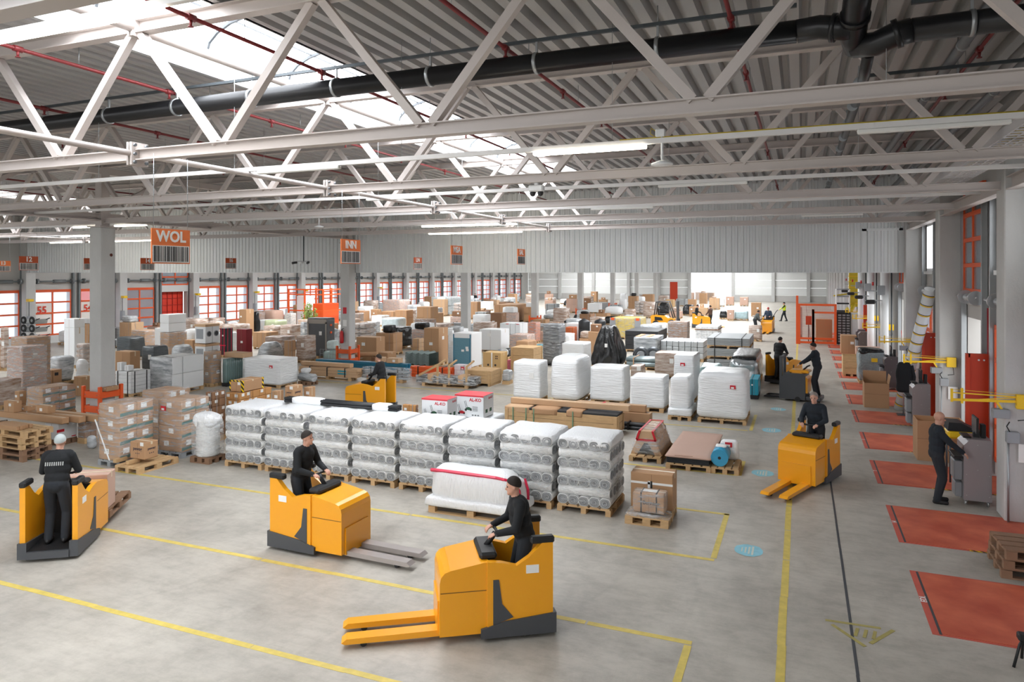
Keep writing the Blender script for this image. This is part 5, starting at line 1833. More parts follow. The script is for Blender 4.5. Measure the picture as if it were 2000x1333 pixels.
o = MB().cbox(-p[3] * .42, -p[4] / 2 - .03, .2, p[3] * .46, -p[4] / 2, p[5] - .22, .01).build('door', mat('blue_door_film', (92, 140, 158), .25, bump=.3, bscale=12), r)
for (a, t) in ((-.02, .5), (.22, .52), (.2, .58)): MB().box(a * p[3], -p[4] / 2 - .034, p[5] * t, a * p[3] + .14, -p[4] / 2 - .031, p[5] * t + .1).build('paper_label', PAPER, o)
for s in (-.43, .44): MB().box(s * p[3] - .02, -p[4] / 2 - .04, .2, s * p[3] + .02, -p[4] / 2 - .005, p[5] - .05).build('blue_strip', BLUEP, r)
wrap(fit(875, 884, 887, 646, 716, k=1.6), 'slim white wrapped cabinet squeezed beside the tall brown carton', WRAPW, .03, .01, 0)
cartons(fit(887, 913, 921, 714, 741), 'white cartons speckled with pink print before the glazed cabinet', (2, 2, 2), mat('speckled_white', (236, 222, 226), .6, var=.25, vscale=30), None, lab=.5, tagp=('y', .3, .7))
p = fit(943, 978, 991, 690, 732)
r = carton(p, 'yellowish brown carton with two round holes and print beside the crate', mat('cardboard_ochre', (206, 170, 116), .75, var=.05, vscale=2), lab=0)
o = r.children[0]
for s in (-.2, .2): MB().tube((s * p[3], -p[4] / 2 - .003, p[5] * .42), (s * p[3], -p[4] / 2 - .001, p[5] * .42), .05, n=12).build('hand_hole', PLASK, o)
MB().box(-.03, -p[4] / 2 - .003, 0, .03, -p[4] / 2 - .001, p[5]).build('tape', PAPER, o)
b = MB()
for k in range(7): b.box(-.2 + k * .06, -p[4] / 2 - .003, p[5] * .2, -.165 + k * .06, -p[4] / 2 - .001, p[5] * .25)
for (a, c) in ((.2, .8), (.28, .8), (.2, .7), (.28, .7)): b.box(a * p[3], -p[4] / 2 - .003, c * p[5], a * p[3] + .04, -p[4] / 2 - .001, c * p[5] + .06)
b.build('handling_marks', INK, o)
carton(fit(990, 1001, 1010, 704, 724), 'pink and white printed box beside the yellowish carton', mat('pink_box', (226, 130, 158), .6, var=.3, vscale=14), lab=0)
wrap(fit(980, 994, 1002, 724, 752), 'low film-wrapped parcels on a pallet beside the first white load', WRAPG, .08, .04)
# black film pyramid
mound(fit(1152, 1206, 1226, 640, 722), 'tall black film shroud gathered to a point, with a white label', WRAPK, taper=.6, amp=.05, n=22, lab=True, folds=.07)
mound(fit(752, 778, 807, 640, 684), 'heap of goods under crumpled black film behind the roofing sheets', WRAPK, 'black_film_heap', taper=.12, amp=.09)
wrap(fit(1231, 1252, 1261, 716, 742), 'small brown wrapped load between two white pallets', WRAPP, .04, .02)
p = fit(1222, 1300, 1309, 702, 726, k=.5)
rods(p, 'grey round bars on a pallet held by a cardboard collar', 5, 2, mat('bar_grey_green', (132, 146, 148), .35, .3), True, True, straps=1, strap_m=CARD)
p = fit(1290, 1374, 1383, 668, 708, k=.8)
r = cartons(p, 'pallet of silver grey packs with dotted edges beside the grey boards', (7, 3, 3), mat('silver_pack', (188, 192, 194), .35, .35), None, lab=0, gap=.02)
boards(fit(1381, 1464, 1472, 662, 726), 'three-tier stack of grey boards with brown battens and black straps', 5, GREYB, tiers=3, straps=2, name='board_stack')
b0 = bpy.data.objects['board_stack'] if 'board_stack' in bpy.data.objects else None
p = fit(1238, 1283, 1296, 660, 708)
r = wrap(p, 'open white film-wrapped box showing brown inside', WRAPG, .03, .01, -.02)
for s in (-1, 1): MB().box(-p[3] * .25 + s * p[3] * .22, -p[4] * .4, p[5] - .01, -p[3] * .05 + s * p[3] * .22, p[4] * .4, p[5] + .02).build('cardboard_inside', CARD, r)
for (u, lab) in ((1258, 'dark wire coil beside the grey round bars'), (1282, 'second dark wire coil by the open white box')):
    x, y = floor_at(u - 6, 711)
    r = thing('wire_coil', lab, 'coil', (x, y, 0))
    R = .32
    ring = [(R * math.cos(t * PI / 12), 0, .42 + R * math.sin(t * PI / 12)) for t in range(25)]
    MB().path(ring, .1, 8).build('coil', mat('wire_dark', (96, 100, 104), .3, .6), r)
    MB().tube((0, -.12, .42), (0, .12, .42), .2, n=14).build('hub', PLASG, r)
    MB().box(-.25, -.15, 0, .25, .15, .06).build('skid', WOODD, r)
boards(fit(1221, 1285, 1303, 648, 690, k=.8), 'dark grey panels stacked behind the open white box', 4, PLASK, straps=0, name='panel_stack')
p = fit(1192, 1250, 1263, 622, 664)
r = cartons(p, 'wrapped cartons with yellow fronts and grey ends marked with red tape', (4, 1, 1), mat('yellow_carton', (206, 178, 54), .6), FILM, lab=.7)
for s in (-.42, .42): MB().box(s * p[3] - .2, -p[4] / 2 - .01, .16, s * p[3] + .2, -p[4] / 2 - .004, p[5]).build('grey_end', PLASG, r); MB().box(s * p[3] - .12, -p[4] / 2 - .02, p[5] * .88, s * p[3] + .12, -p[4] / 2 - .01, p[5]).build('red_tape', ORANGE, r)
cartons(fit(1304, 1343, 1348, 629, 676, k=.9), 'dark brown film-wrapped cartons with rows of white labels', (4, 3, 5), CARDD, FILM, lab=.9)
p = fit(1358, 1403, 1410, 638, 676)
r = cartons(p, 'white carton stack with a brown board near its top', (4, 3, 2), WHITE, FILM, lab=.1)
MB().box(-p[3] / 2 - .03, -p[4] / 2 - .03, p[5] * .8, p[3] / 2 + .03, p[4] / 2 + .03, p[5] * .84).build('brown_board', CARDD, r)
wrap(fit(1462, 1488, 1496, 637, 668), 'pale wrapped carton standing alone by the moving truck', WRAPP, .03, .012, tagp=None)
# crates, tanks, machines
p = fit(1061, 1092, 1104, 634, 716)
r = thing('crate_tower', 'two tiers of dark grey plastic crates wrapped on black pallets', 'pallet load', (p[0], p[1], 0))
for t in range(2):
    z0 = t * p[5] / 2
    pallet(r, p[3], p[4], near=False, m=PLASK, z=z0)
    ch = (p[5] / 2 - .16) / 5
    cm = MB().cbox(-p[3] / 2, -p[4] / 2, .0, p[3] / 2, p[4] / 2, ch * .8, .02).box(-p[3] / 2 - .015, -p[4] / 2 - .015, ch * .8, p[3] / 2 + .015, p[4] / 2 + .015, ch * .97).mesh('crate', mat('crate_grey', (84, 88, 92), .5))
    for k in range(5): link('crate', cm, r, (0, 0, z0 + .146 + k * ch))
MB().soft(-p[3] / 2 - .03, -p[4] / 2 - .03, .1, p[3] / 2 + .03, p[4] / 2 + .03, p[5] + .02, .03, 6, .01, 3).build('stretch_film', FILM, r)
for (a, lab) in (((1127, None, 1155, 624, 678), 'black round water tank with a green sticker'), ((1158, None, 1186, 624, 676), 'black round water tank behind the black film shroud')):
    p = fit(*a)
    r = tank(p, lab)
    if 'sticker' in lab: MB().box(.05, -p[3] / 2 - .02, p[5] * .3, .3, -p[3] / 2 + .03, p[5] * .55).build('green_sticker', mat('sticker_green', (90, 220, 70), .5), r)
p = fit(976, 1016, 1031, 632, 680)
r = cartons(p, 'four white cartons with red edges stacked two by two', (2, 1, 2), WHITE, None, lab=0, gap=.02)
b = MB()
for i in (0, 1):
    for k in (0, 1): b.box(-p[3] / 2 + i * p[3] / 2 + p[3] * .3, -p[4] / 2 - .004, .144 + (k + .88) * (p[5] - .144) / 2, -p[3] / 2 + i * p[3] / 2 + p[3] * .44, -p[4] / 2 - .001, .144 + (k + .94) * (p[5] - .144) / 2)
b.build('red_print', REDTAG, r)
cartons(fit(1031, 1047, 1056, 630, 672), 'orange printed cartons under film beside the four white cartons', (2, 2, 3), mat('orange_carton', (206, 132, 98), .6, var=.3, vscale=10), FILM, lab=.3)
mound(fit(1005, 1031, 1049, 668, 714), 'torn brown cardboard box slumping behind the first white load', CARD, 'slumped_carton', taper=.12, amp=.05, r_=.03)
cartons(fit(1048, 1056, 1061, 674, 706), 'turquoise plastic crates stacked beside the dark crate tower', (1, 1, 3), TEAL, None, lab=1)
cartons(fit(1103, 1119, 1127, 640, 676), 'orange and red printed cartons beside the water tank', (2, 2, 2), mat('red_orange_carton', (190, 96, 50), .6, var=.35, vscale=9), None, lab=.2)
cartons(fit(1085, 1112, 1126, 686, 712), 'terracotta bricks stacked in front of the dark crate tower', (6, 5, 4), mat('terracotta', (190, 104, 74), .85, var=.15, vscale=8), None, lab=0, name='brick_pallet')
p = fit(1127, 1144, 1153, 676, 706)
r = thing('wire_cage', 'grey wire mesh cage with pale film beside the black shroud', 'cage', (p[0], p[1], 0))
b = MB()
for i in range(6):
    xx = -p[3] / 2 + i * p[3] / 5
    b.bar((xx, -p[4] / 2, .1), (xx, -p[4] / 2, p[5]), .02, .02); b.bar((xx, p[4] / 2, .1), (xx, p[4] / 2, p[5]), .02, .02)
for i in range(5):
    zz = .1 + i * (p[5] - .1) / 4
    b.bar((-p[3] / 2, -p[4] / 2, zz), (p[3] / 2, -p[4] / 2, zz), .02, .02); b.bar((p[3] / 2, -p[4] / 2, zz), (p[3] / 2, p[4] / 2, zz), .02, .02)
for i in (-1, 1):
    for j in (-1, 1): b.box(i * p[3] * .46 - .03, j * p[4] * .46 - .03, 0, i * p[3] * .46 + .03, j * p[4] * .46 + .03, .11)
b.build('wire_sides', PLASG, r)
MB().soft(-p[3] * .42, -p[4] * .42, .1, p[3] * .42, p[4] * .42, p[5] * .8, .1, 6, .06, 4).build('film_contents', WRAPG, r)
p = fit(968, 992, 1004, 678, 704)
r = thing('small_engine', 'black and grey engine unit strapped on a pallet', 'engine', (p[0], p[1], 0))
pallet(r, p[3], p[4], near=False)
MB().soft(-p[3] * .1, -p[4] * .4, .15, p[3] * .48, p[4] * .4, p[5] * .8, .12, 6, .04, 5).build('engine_block', PLASK, r)
MB().tube((-p[3] * .5, 0, p[5] * .5), (-p[3] * .1, 0, p[5] * .5), p[5] * .24, n=14).build('motor', PLASG, r)
MB().tube((p[3] * .2, -p[4] * .45, p[5] * .55), (p[3] * .2, -p[4] * .38, p[5] * .55), p[5] * .3, n=16).build('flywheel', WHITE, r)
cartons(fit(806, 819, 828, 662, 692), 'brown trays on turquoise boxes beside the tall brown carton', (1, 1, 3), CARDL, None, lab=.3)
carton(fit(696, 735, 752, 660, 706), 'wide brown carton beside the second column guard', CARD, lab=1)
carton(fit(735, 757, 774, 690, 712), 'low brown carton behind the petrol blue beams', CARD, lab=0)
r = thing('cardboard_tube', 'thick cardboard tube lying behind the petrol blue beams', 'tube', (*floor_at(716, 712), 0))
MB().tube((-.9, .0, .42), (.5, .2, .5), .12, n=14).build('tube', CARD, r)
MB().box(-.8, -.1, 0, -.6, .25, .31).box(.3, -.05, 0, .5, .35, .37).build('support', CARDD, r)
p = fit(625, 690, 708, 686, 712, k=.6)
r = thing('wire_container', 'pale wire mesh container of clear film bags by the second column', 'container', (p[0], p[1], 0))
b = MB()
for i in range(11):
    xx = -p[3] / 2 + i * p[3] / 10
    b.bar((xx, -p[4] / 2, 0), (xx, -p[4] / 2, p[5]), .015, .015)
for i in range(4): b.bar((-p[3] / 2, -p[4] / 2, i * p[5] / 3 + .01), (p[3] / 2, -p[4] / 2, i * p[5] / 3 + .01), .015, .015); b.bar((p[3] / 2, -p[4] / 2, i * p[5] / 3 + .01), (p[3] / 2, p[4] / 2, i * p[5] / 3 + .01), .015, .015)
b.build('wire_sides', GALV, r)
MB().soft(-p[3] * .45, -p[4] * .42, .02, p[3] * .45, p[4] * .42, p[5] * .9, .15, 9, .07, 4).build('film_contents', mat('teal_clear_film', (178, 204, 200), .25, bump=.7, bscale=6), r)
q = (p[0] - p[3] * .25, p[1], p[5] + .01, .45, .5, .42)
wrap(q, 'white bag with turquoise print on the wire container', mat('white_teal_bag', (206, 222, 220), .5, var=.25, vscale=9), .08, .04, pal=False, name='printed_bag')

# ---- third line: first column to the numbered doors -----------------------
PL = {}
for (kind, a, lab, kw) in [
    ('c', (12, None, 93, 678, 1.9), 'tall pale brown wrapped load at the edge of the first rows', dict(n=(1, 1, 2), m=CARDP, fm=FILMT)),
    ('c', (20, None, 100, 659, 2.2), 'tall film-wrapped brown carton block behind the pale wrapped load', dict(n=(1, 1, 2), fm=FILM)),
    ('w', (-30, None, 44, 745, .95), 'pale film-wrapped brown load at the very edge of the picture', dict(m=WRAPP, amp=.05)),
    ('c', (28, None, 52, 765, .8), 'two small brown cartons beside the edge load', dict(n=(1, 1, 2), pal=False)),
    ('c', (50, 66, 121, 728, .95), 'pair of brown cartons with black print before the pale wrapped load', dict(n=(1, 3, 1), lab=.9, labm=INK)),
    ('k', (125, 145, 166, 641, 1.9), 'tall white carton in front of the numbered doors', dict(m=WHITE, lab=0, tape=True)),
    ('w', (92, None, 149, 698, 1.15), 'brown goods under white puffed film near the first column', dict(m=WRAPG, r_=.2, amp=.07)),
    ('s', (148, None, 179, 673, 1.25), 'stack of pale sacks behind the first column', {}),
    ('w', (145, None, 178, 703, 1.05), 'bulging white film bundle right behind the first column', dict(m=WRAPW, r_=.25, amp=.07)),
    ('k', (144, None, 179, 737, .7), 'brown carton with dark print at the foot of the first column', dict(m=CARD)),
    ('w', (0, None, 18, 640, 2.0), 'brown wrapped stack at the picture edge below the thirteen sign', dict(m=WRAPP)),
    ('c', (-10, None, 18, 672, 1.3), 'brown cartons at the picture edge behind the wrapped loads', dict(n=(1, 2, 2))),
    ('c', (166, None, 181, 634, 1.8), 'brown cartons half hidden behind the first column', dict(n=(1, 1, 3))),
    ('w', (225, None, 286, 660, 1.2), 'dark teal goods under film behind the large brown carton', dict(m=WRAPB, r_=.15, amp=.05)),
    ('w', (328, None, 384, 676, 1.1), 'white round film bundle with black top beside the brown carton pair', dict(m=WRAPG, r_=.3, amp=.06)),
    ('c', (312, 330, 366, 650, 1.3), 'brown film-wrapped cartons under the white cube', dict(n=(1, 2, 1), fm=FILM)),
    ('k', (360, None, 393, 665, 1.0), 'brown carton between white cube and washing machines', dict(m=CARD)),
    ('k', (429, 441, 455, 642, 1.55), 'black carton with crossed red straps', dict(m=PLASK, lab=1, tape=False, red=True)),
    ('k', (462, 481, 493, 644, 1.6), 'dark red metal cabinet with a white strap', dict(m=REDM, lab=1, tape=False)),
    ('w', (403, None, 440, 628, 1.35), 'pale film-wrapped sacks behind the washing machines', dict(m=WRAPP, r_=.2, amp=.06)),
    ('w', (441, None, 468, 629, 1.35), 'grey film-wrapped sacks beside the tall carton', dict(m=WRAPG, r_=.2, amp=.06)),
    ('k', (467, 481, 496, 605, 1.9), 'tall narrow brown carton behind the dark red cabinet', dict(m=CARD)),
    ('m', (491, None, 510, 610, 1.6), 'black plastic-wrapped heap beside the tall narrow carton', {}),
    ('c', (493, None, 544, 650, 1.0), 'row of brown cartons behind the silver dome', dict(n=(3, 1, 1))),
    ('w', (516, None, 561, 626, 1.2), 'greenish wrapped load with yellow edges behind the carton row', dict(m=mat('green_film', (176, 184, 150), .3, var=.25, vscale=4, bump=.5, bscale=4))),
    ('w', (547, None, 591, 636, 1.25), 'brown film-wrapped carton in front of the greenish load', dict(m=WRAPP, r_=.03, amp=.015)),
    ('w', (510, None, 556, 607, 1.5), 'pink brown puffed film load below the yellow lamps', dict(m=CARDP, r_=.15, amp=.06)),
    ('c', (555, None, 579, 612, 1.4), 'film-wrapped box banded with orange tape', dict(n=(1, 1, 2), m=mat('pale_box', (206, 196, 186), .6), fm=FILM)),
    ('w', (572, None, 590, 596, 1.8), 'tall kraft paper sack under clear film', dict(m=CARD, r_=.05, amp=.03)),
    ('w', (586, None, 601, 630, 1.5), 'pale wrapped column beside the dark filmed cabinet', dict(m=WRAPG)),
    ('c', (702, None, 743, 630, 1.0), 'white sack pallet wrapped in film past the second column', dict(n=(2, 2, 3), m=WHITE, fm=FILMT)),
    ('w', (744, None, 795, 622, 1.0), 'pale blue and white wrapped parcels behind the black film heap', dict(m=mat('blue_white_wrap', (196, 210, 214), .4, var=.3, vscale=5, bump=.4, bscale=5), r_=.15, amp=.06)),
    ('c', (695, None, 722, 608, 1.2), 'brown cartons with red label just past the second column', dict(n=(2, 1, 1))),
    ('k', (724, None, 745, 605, 1.3), 'brown carton with dark print between two carton groups', dict(m=CARD)),
    ('c', (745, None, 782, 609, 1.1), 'flat brown cartons beside the printed carton', dict(n=(2, 1, 1))),
    ('c', (747, None, 801, 586, 1.9), 'pale film-wrapped carton wall before the glazed dock doors', dict(n=(3, 1, 2), m=CARDP, fm=FILM)),
    ('c', (814, None, 856, 600, 1.85), 'brown cartons with orange stickers two tiers high', dict(n=(2, 1, 2))),
    ('w', (825, None, 887, 634, .8), 'flat pale film-wrapped box behind the tall brown carton', dict(m=WRAPP, r_=.03, amp=.015)),
    ('c', (842, None, 900, 580, 2.0), 'tall grey film-wrapped stacks in two tiers with orange stickers', dict(n=(3, 1, 2), m=mat('grey_pack', (160, 170, 172), .5, bump=.5, bscale=6, stretch=(1, 1, 5)), fm=FILM, gap=.04)),
    ('c', (918, None, 939, 590, 1.7), 'tall brown cartons behind the third column', dict(n=(2, 1, 1))),
    ('w', (910, None, 942, 634, .8), 'low film-wrapped box beyond the glazed cabinet', dict(m=WRAPG, r_=.03)),
    ('r', (920, None, 958, 625, .5), 'pale carpet rolls lying beyond the glazed cabinet', {}),
    ('k', (958, None, 989, 612, 1.6), 'tall dark brown carton behind the four white cartons', dict(m=CARDD)),
    ('c', (965, 1008, 1037, 596, 1.6), 'wide wall of brown cartons in front of the fourth column', dict(n=(4, 1, 1))),
    ('w', (1007, None, 1031, 604, 1.2), 'white film-wrapped barrel in front of the carton wall', dict(m=WRAPG, r_=.2)),
    ('w', (1060, None, 1116, 615, .6), 'long silver foil roll with a green sticker', dict(m=WRAPG, r_=.3, k=.35)),
    ('w', (1180, None, 1219, 600, 1.0), 'white puffed foil dome behind the yellow-fronted cartons', dict(m=WRAPW, r_=.35, amp=.07)),
    ('w', (1208, None, 1226, 584, 1.5), 'white cylindrical wrapped load behind the foil dome', dict(m=WRAPW, r_=.25)),
    ('w', (1236, None, 1261, 580, 1.6), 'tall white sack load with an orange label near the forklift', dict(m=WRAPW, r_=.15, amp=.05)),
    ('c', (1160, None, 1202, 592, 1.0), 'grey block stack with red straps by the sixth column', dict(n=(3, 1, 2), m=GREYB)),
    ('k', (1140, None, 1154, 583, 1.4), 'brown carton stack behind the fifth column guard', dict(m=CARDD)),
    ('k', (1154, None, 1168, 570, 1.6), 'tall brown carton close to the sixth column', dict(m=CARD)),
    ('c', (1266, None, 1278, 563, 1.7), 'slim brown carton tower near the far exit door', dict(n=(1, 1, 2), m=CARDD)),
    ('w', (1288, None, 1306, 570, 1.3), 'grey wrapped load in front of the far exit door', dict(m=WRAPG)),
    ('k', (1306, None, 1318, 574, 1.1), 'pale pink carton beside the far exit door', dict(m=CARDP)),
    ('w', (1398, None, 1416, 582, 1.2), 'white wrapped load below the bright gate', dict(m=WRAPW, r_=.04)),
    ('k', (1418, None, 1434, 580, 1.2), 'brown carton with green plants on top by the end wall', dict(m=CARDP)),
    ('k', (1445, None, 1462, 581, 1.2), 'brown carton with flowers on top, last before the end wall', dict(m=CARDP)),
    ('k', (1467, None, 1487, 592, 1.4), 'tall brown carton behind the seated driver', dict(m=CARD)),
    ('c', (1343, None, 1356, 572, 1.2), 'brown carton pair under the bright gate edge', dict(n=(2, 1, 1), m=CARDP)),
    ('c', (1358, None, 1376, 571, 1.3), 'pale cartons under the bright gate', dict(n=(2, 1, 2), m=CARDP, fm=FILM)),
    ('c', (1378, None, 1396, 572, 1.3), 'film-wrapped brown cartons under the bright gate', dict(n=(2, 1, 2), m=CARD, fm=FILM)),
    ('w', (1434, None, 1462, 609, .85), 'white and turquoise wrapped parcels on a pallet by the aisle', dict(m=mat('blue_white_wrap2', (186, 212, 218), .4, var=.25, vscale=6))),
    ('m', (1405, None, 1421, 608, .8), 'black sack heap on the floor by the aisle', {}),
    ('k', (1420, None, 1434, 606, 1.0), 'brown carton beside the black sack heap', dict(m=CARDP)),
    ('k', (1346, None, 1364, 600, 1.0), 'brown carton in front of the two-man truck', dict(m=CARD)),
]:
    kk = kw.pop('k', 1.0) if isinstance(kw, dict) else 1.0
    p = fit(*a, k=kk)
    PL[lab] = p
    if kind == 'w': wrap(p, lab, **kw)
    elif kind == 'c': cartons(p, lab, **kw)
    elif kind == 'k':
        red = kw.pop('red', False)
        r = carton(p, lab, pal=p[5] > .8, **kw)
        if red:
            b = MB()
            for s in (-.25, .25): b.box(s * p[3] - .02, -p[4] / 2 - .012, .1, s * p[3] + .02, -p[4] / 2 - .006, p[5])
            b.box(-p[3] / 2, -p[4] / 2 - .014, p[5] * .4, p[3] / 2, -p[4] / 2 - .008, p[5] * .4 + .05)
            for s in (-.25, .25): b.box(p[3] / 2 + .006, s * p[4] - .02, .1, p[3] / 2 + .012, s * p[4] + .02, p[5])
            b.build('strap', STRAPR, r)
    elif kind == 's': sacks(p, lab, WRAPP)
    elif kind == 'm': mound(p, lab, WRAPK, 'black_film_heap', taper=.3, amp=.06)
    elif kind == 'r': rods(p, lab, 4, 2, CARDL, True, False, name='carpet_rolls', straps=0)

p = PL['brown film-wrapped cartons under the white cube']
cartons((p[0] - .05, p[1], p[5] + .012, p[3] * .98, p[4] * .95, .95), 'white two-layer carton cube standing on the brown wrapped cartons', (1, 1, 2), WHITE, None, False, lab=0)
p = PL['tall white carton in front of the numbered doors']
carton((p[0], p[1], p[5] + .006, p[3], p[4], .42), 'flat white box on top of the tall white carton', WHITE, lab=0)
# washing machines, two high
p = fit(380, 401, 429, 634, 1.95)
for t in range(2):
    for j in range(2):
        hh = p[5] / 2
        r = thing('washing_machine', 'white washing machine under film, %s %s' % (('lower', 'upper')[t], ('front one of the pair', 'rear one of the pair')[j]), 'washing machine', (p[0], p[1] - p[4] / 4 + j * p[4] / 2, t * hh))
        dd = p[4] / 2 - .02
        MB().cbox(-p[3] / 2, -dd / 2, .02, p[3] / 2, dd / 2, hh - .02, .02).build('body', WHITE, r)
        MB().tube((p[3] / 2 - .01, 0, hh * .5), (p[3] / 2 + .02, 0, hh * .5), dd * .33, n=18).build('door_ring', PLASG, r)
        MB().tube((p[3] / 2 + .018, 0, hh * .5), (p[3] / 2 + .026, 0, hh * .5), dd * .25, n=18).build('door_glass', PLASK, r)
        MB().box(-p[3] / 2 - .01, -dd / 2 - .01, hh - .13, p[3] / 2 + .01, dd / 2 + .01, hh - .012).build('brown_cap', CARDL, r)
        MB().box(-p[3] * .35, -dd / 2 - .006, hh * .25, p[3] * .3, -dd / 2 - .001, hh * .75).build('front_panel', PLASG, r)
# steel cart frames with wheels
p = fit(41, None, 97, 618, 2.25)
zc = .95
r = crate((p[0], p[1], 0, p[3], p[4], zc), 'rough wooden crate under the wheeled steel trays', WOODD)
trm = MB().prism([(-p[3] * .42, .0), (p[3] * .42, 0), (p[3] * .5, .22), (p[3] * .44, .25), (p[3] * .36, .05), (-p[3] * .36, .05), (-p[3] * .44, .25), (-p[3] * .5, .22)], -p[4] * .4, p[4] * .4, 'y').mesh('tray', GALV)
for k in range(3):
    r = thing('wheelbarrow_tray', 'galvanised tray with black wheels, %s of the three stacked by door fifty five' % ('lowest', 'middle', 'top')[k], 'cart', (p[0], p[1], zc + .03 + k * .42), 0, 'stacked wheeled trays')
    link('tray', trm, r)
    for s in (-1, 1):
        o = MB().tube((s * p[3] * .36, -p[4] * .46, .2), (s * p[3] * .36, -p[4] * .41, .2), .2, n=16).build('wheel', TRKB, r)
        MB().tube((s * p[3] * .36, -p[4] * .47, .2), (s * p[3] * .36, -p[4] * .40, .2), .08, n=12).build('hub', GALV, o)
        MB().tube((p[3] * .5, s * p[4] * .3, .22), (p[3] * .8, s * p[4] * .3, .3), .025, n=8).build('grip', PLASK, r)
# potted shrub
p = fit(598, None, 612, 622, 1.0, push=False)
xx, yy = floor_at(604, 655)
r = thing('potted_shrub', 'leafy green potted shrub standing among the wrapped loads', 'shrub', (xx, yy, 0))
MB().lathe([(.2, 0), (.28, .5), (.3, .52), (.26, .52), (.24, .46), (.02, .45)], 14).build('pot', mat('terracotta', (190, 104, 74), .85), r)
MB().box(-.4, -.4, .0, .4, .4, .02).build('tray', PLASK, r)
rnd = random.Random(4)
st = MB()
lf = MB()
for k in range(26):
    a = rnd.uniform(0, 2 * PI); R = rnd.uniform(.1, .62); hh = rnd.uniform(1.3, 2.3)
    q = Vector((R * math.cos(a), R * math.sin(a), hh))
    st.path([(0, 0, .45), (q.x * .4, q.y * .4, hh * .6), q], .012, 5)
    for j in range(16):
        t = rnd.uniform(.45, 1.05)
        c = Vector((q.x * t, q.y * t, .45 + (hh - .45) * t)) + Vector([rnd.uniform(-.1, .1) for _ in range(3)])
        d1 = Vector([rnd.uniform(-1, 1) for _ in range(3)]).normalized() * .09; d2 = d1.orthogonal().normalized() * .035
        lf.add([c - d1, c + d2 + Vector((0, 0, .01)), c + d1, c - d2], [(0, 1, 2, 3)])
st.build('stems', WOODD, r)
o = lf.build('foliage', mat('leaf_light', (128, 156, 74), .6, var=.3, vscale=4), r); o['kind'] = 'stuff'

# ---- the crowded back hall ------------------------------------------------
KEEP = [(-3.4, 3.4, 29, 112), (-6.8, -1.0, 43, 112), (-13.5, -6.8, 52, 70), (-30, -3, 104, 116)]      # aisle and driving space stay clear
rnd = random.Random(21)
rows = [30.4, 33.4, 36.6, 39.8, 43.4, 47.2, 51.2, 55.4, 60, 65, 70.5, 76.5, 83, 90, 97]
rown = ('first', 'second', 'third', 'fourth', 'fifth', 'sixth', 'seventh', 'eighth', 'ninth', 'tenth', 'eleventh', 'twelfth', 'thirteenth', 'fourteenth', 'fifteenth')
cnt = ('first', 'second', 'third', 'fourth', 'fifth', 'sixth', 'seventh', 'eighth', 'ninth', 'tenth', 'eleventh', 'twelfth', 'thirteenth', 'fourteenth', 'fifteenth', 'sixteenth', 'seventeenth', 'eighteenth', 'nineteenth', 'twentieth', 'twenty-first', 'twenty-second', 'twenty-third', 'twenty-fourth')
nfill = 0
for ri, y in enumerate(rows):
    x = -42.2; k = 0
    step = 2.05 + ri * .05
    while x < -1.5:
        px_ = x + rnd.uniform(-.2, .2); py_ = y + rnd.uniform(-.4, .4)
        w, d, h = rnd.uniform(.9, 1.35), rnd.uniform(.85, 1.3), rnd.choice((.7, .9, 1.1, 1.2, 1.4, 1.6, 1.75))
        x += step
        if any(a <= px_ + w and px_ - w <= b and c <= py_ <= e for a, b, c, e in KEEP): continue
        if rnd.random() < .12: continue
        if py_ < 52 and h > 1.5: h = 1.3
        if clash(px_ - w / 2 - .05, px_ + w / 2 + .05, py_ - d / 2 - .05, py_ + d / 2 + .05, 0, h): continue
        TAKEN.append((px_ - w / 2, px_ + w / 2, py_ - d / 2, py_ + d / 2, 0, h))
        p = (px_, py_, 0, w, d, h)
        where = '%s row past the hanging wall, %s from numbered doors' % (rown[ri], cnt[k])
        t = rnd.random(); k += 1; nfill += 1
        if t < .34: cartons(p, 'brown cartons on a pallet, ' + where, rnd.choice(((2, 1, 1), (1, 1, 2), (2, 1, 2))), rnd.choice((CARD, CARD, CARDL, CARDD, CARDP)), rnd.choice((None, FILM)) if y < 60 else None, lab=.4)
        elif t < .50: wrap(p, 'white wrapped pallet load, ' + where, WRAPW, rnd.choice((.04, .12, .2)), .03)
        elif t < .62: wrap(p, 'grey film-wrapped pallet load, ' + where, WRAPG, rnd.choice((.05, .15)), .04)
        elif t < .74: wrap(p, 'pale brown film-wrapped pallet load, ' + where, WRAPP, .05, .03)
        elif t < .80: carton(p, 'big white carton, ' + where, WHITE, pal=True)
        elif t < .86: boards((px_, py_, 0, w, d, h * .7), 'grey strapped board stack, ' + where, 4, GREYB)
        elif t < .90: rods((px_, py_, 0, w * 1.25, d * .7, .5), 'grey tube bundle, ' + where, 5, 2, PLASG)
        elif t < .94: sacks(p, 'stack of pale sacks, ' + where, WRAPP, 4)
        elif t < .97: mound((px_, py_, 0, w, d, h * .8), 'black film heap, ' + where, WRAPK, 'black_film_heap', taper=.3, amp=.06)
        else: crate((px_, py_, 0, w, d, min(h, 1.1)), 'closed wooden crate, ' + where)
        if t < .34 and rnd.random() < .75:
            q = rnd.uniform(.35, .7)
            pp = (px_ + rnd.uniform(-.15, .15), py_ - d * .1, h + .006, w * q, d * q, rnd.uniform(.18, .45))
            if rnd.random() < .6: carton(pp, 'small carton atop a load, ' + where, rnd.choice((CARD, CARDL, WHITE, CARDD)), lab=1)
            else: wrap(pp, 'small wrapped parcel atop a load, ' + where, rnd.choice((WRAPW, WRAPG, WRAPK, WRAPP)), .06, .04, pal=False, name='wrapped_parcel', n=5)
print('FILL', nfill, 'TAKEN', len(TAKEN))

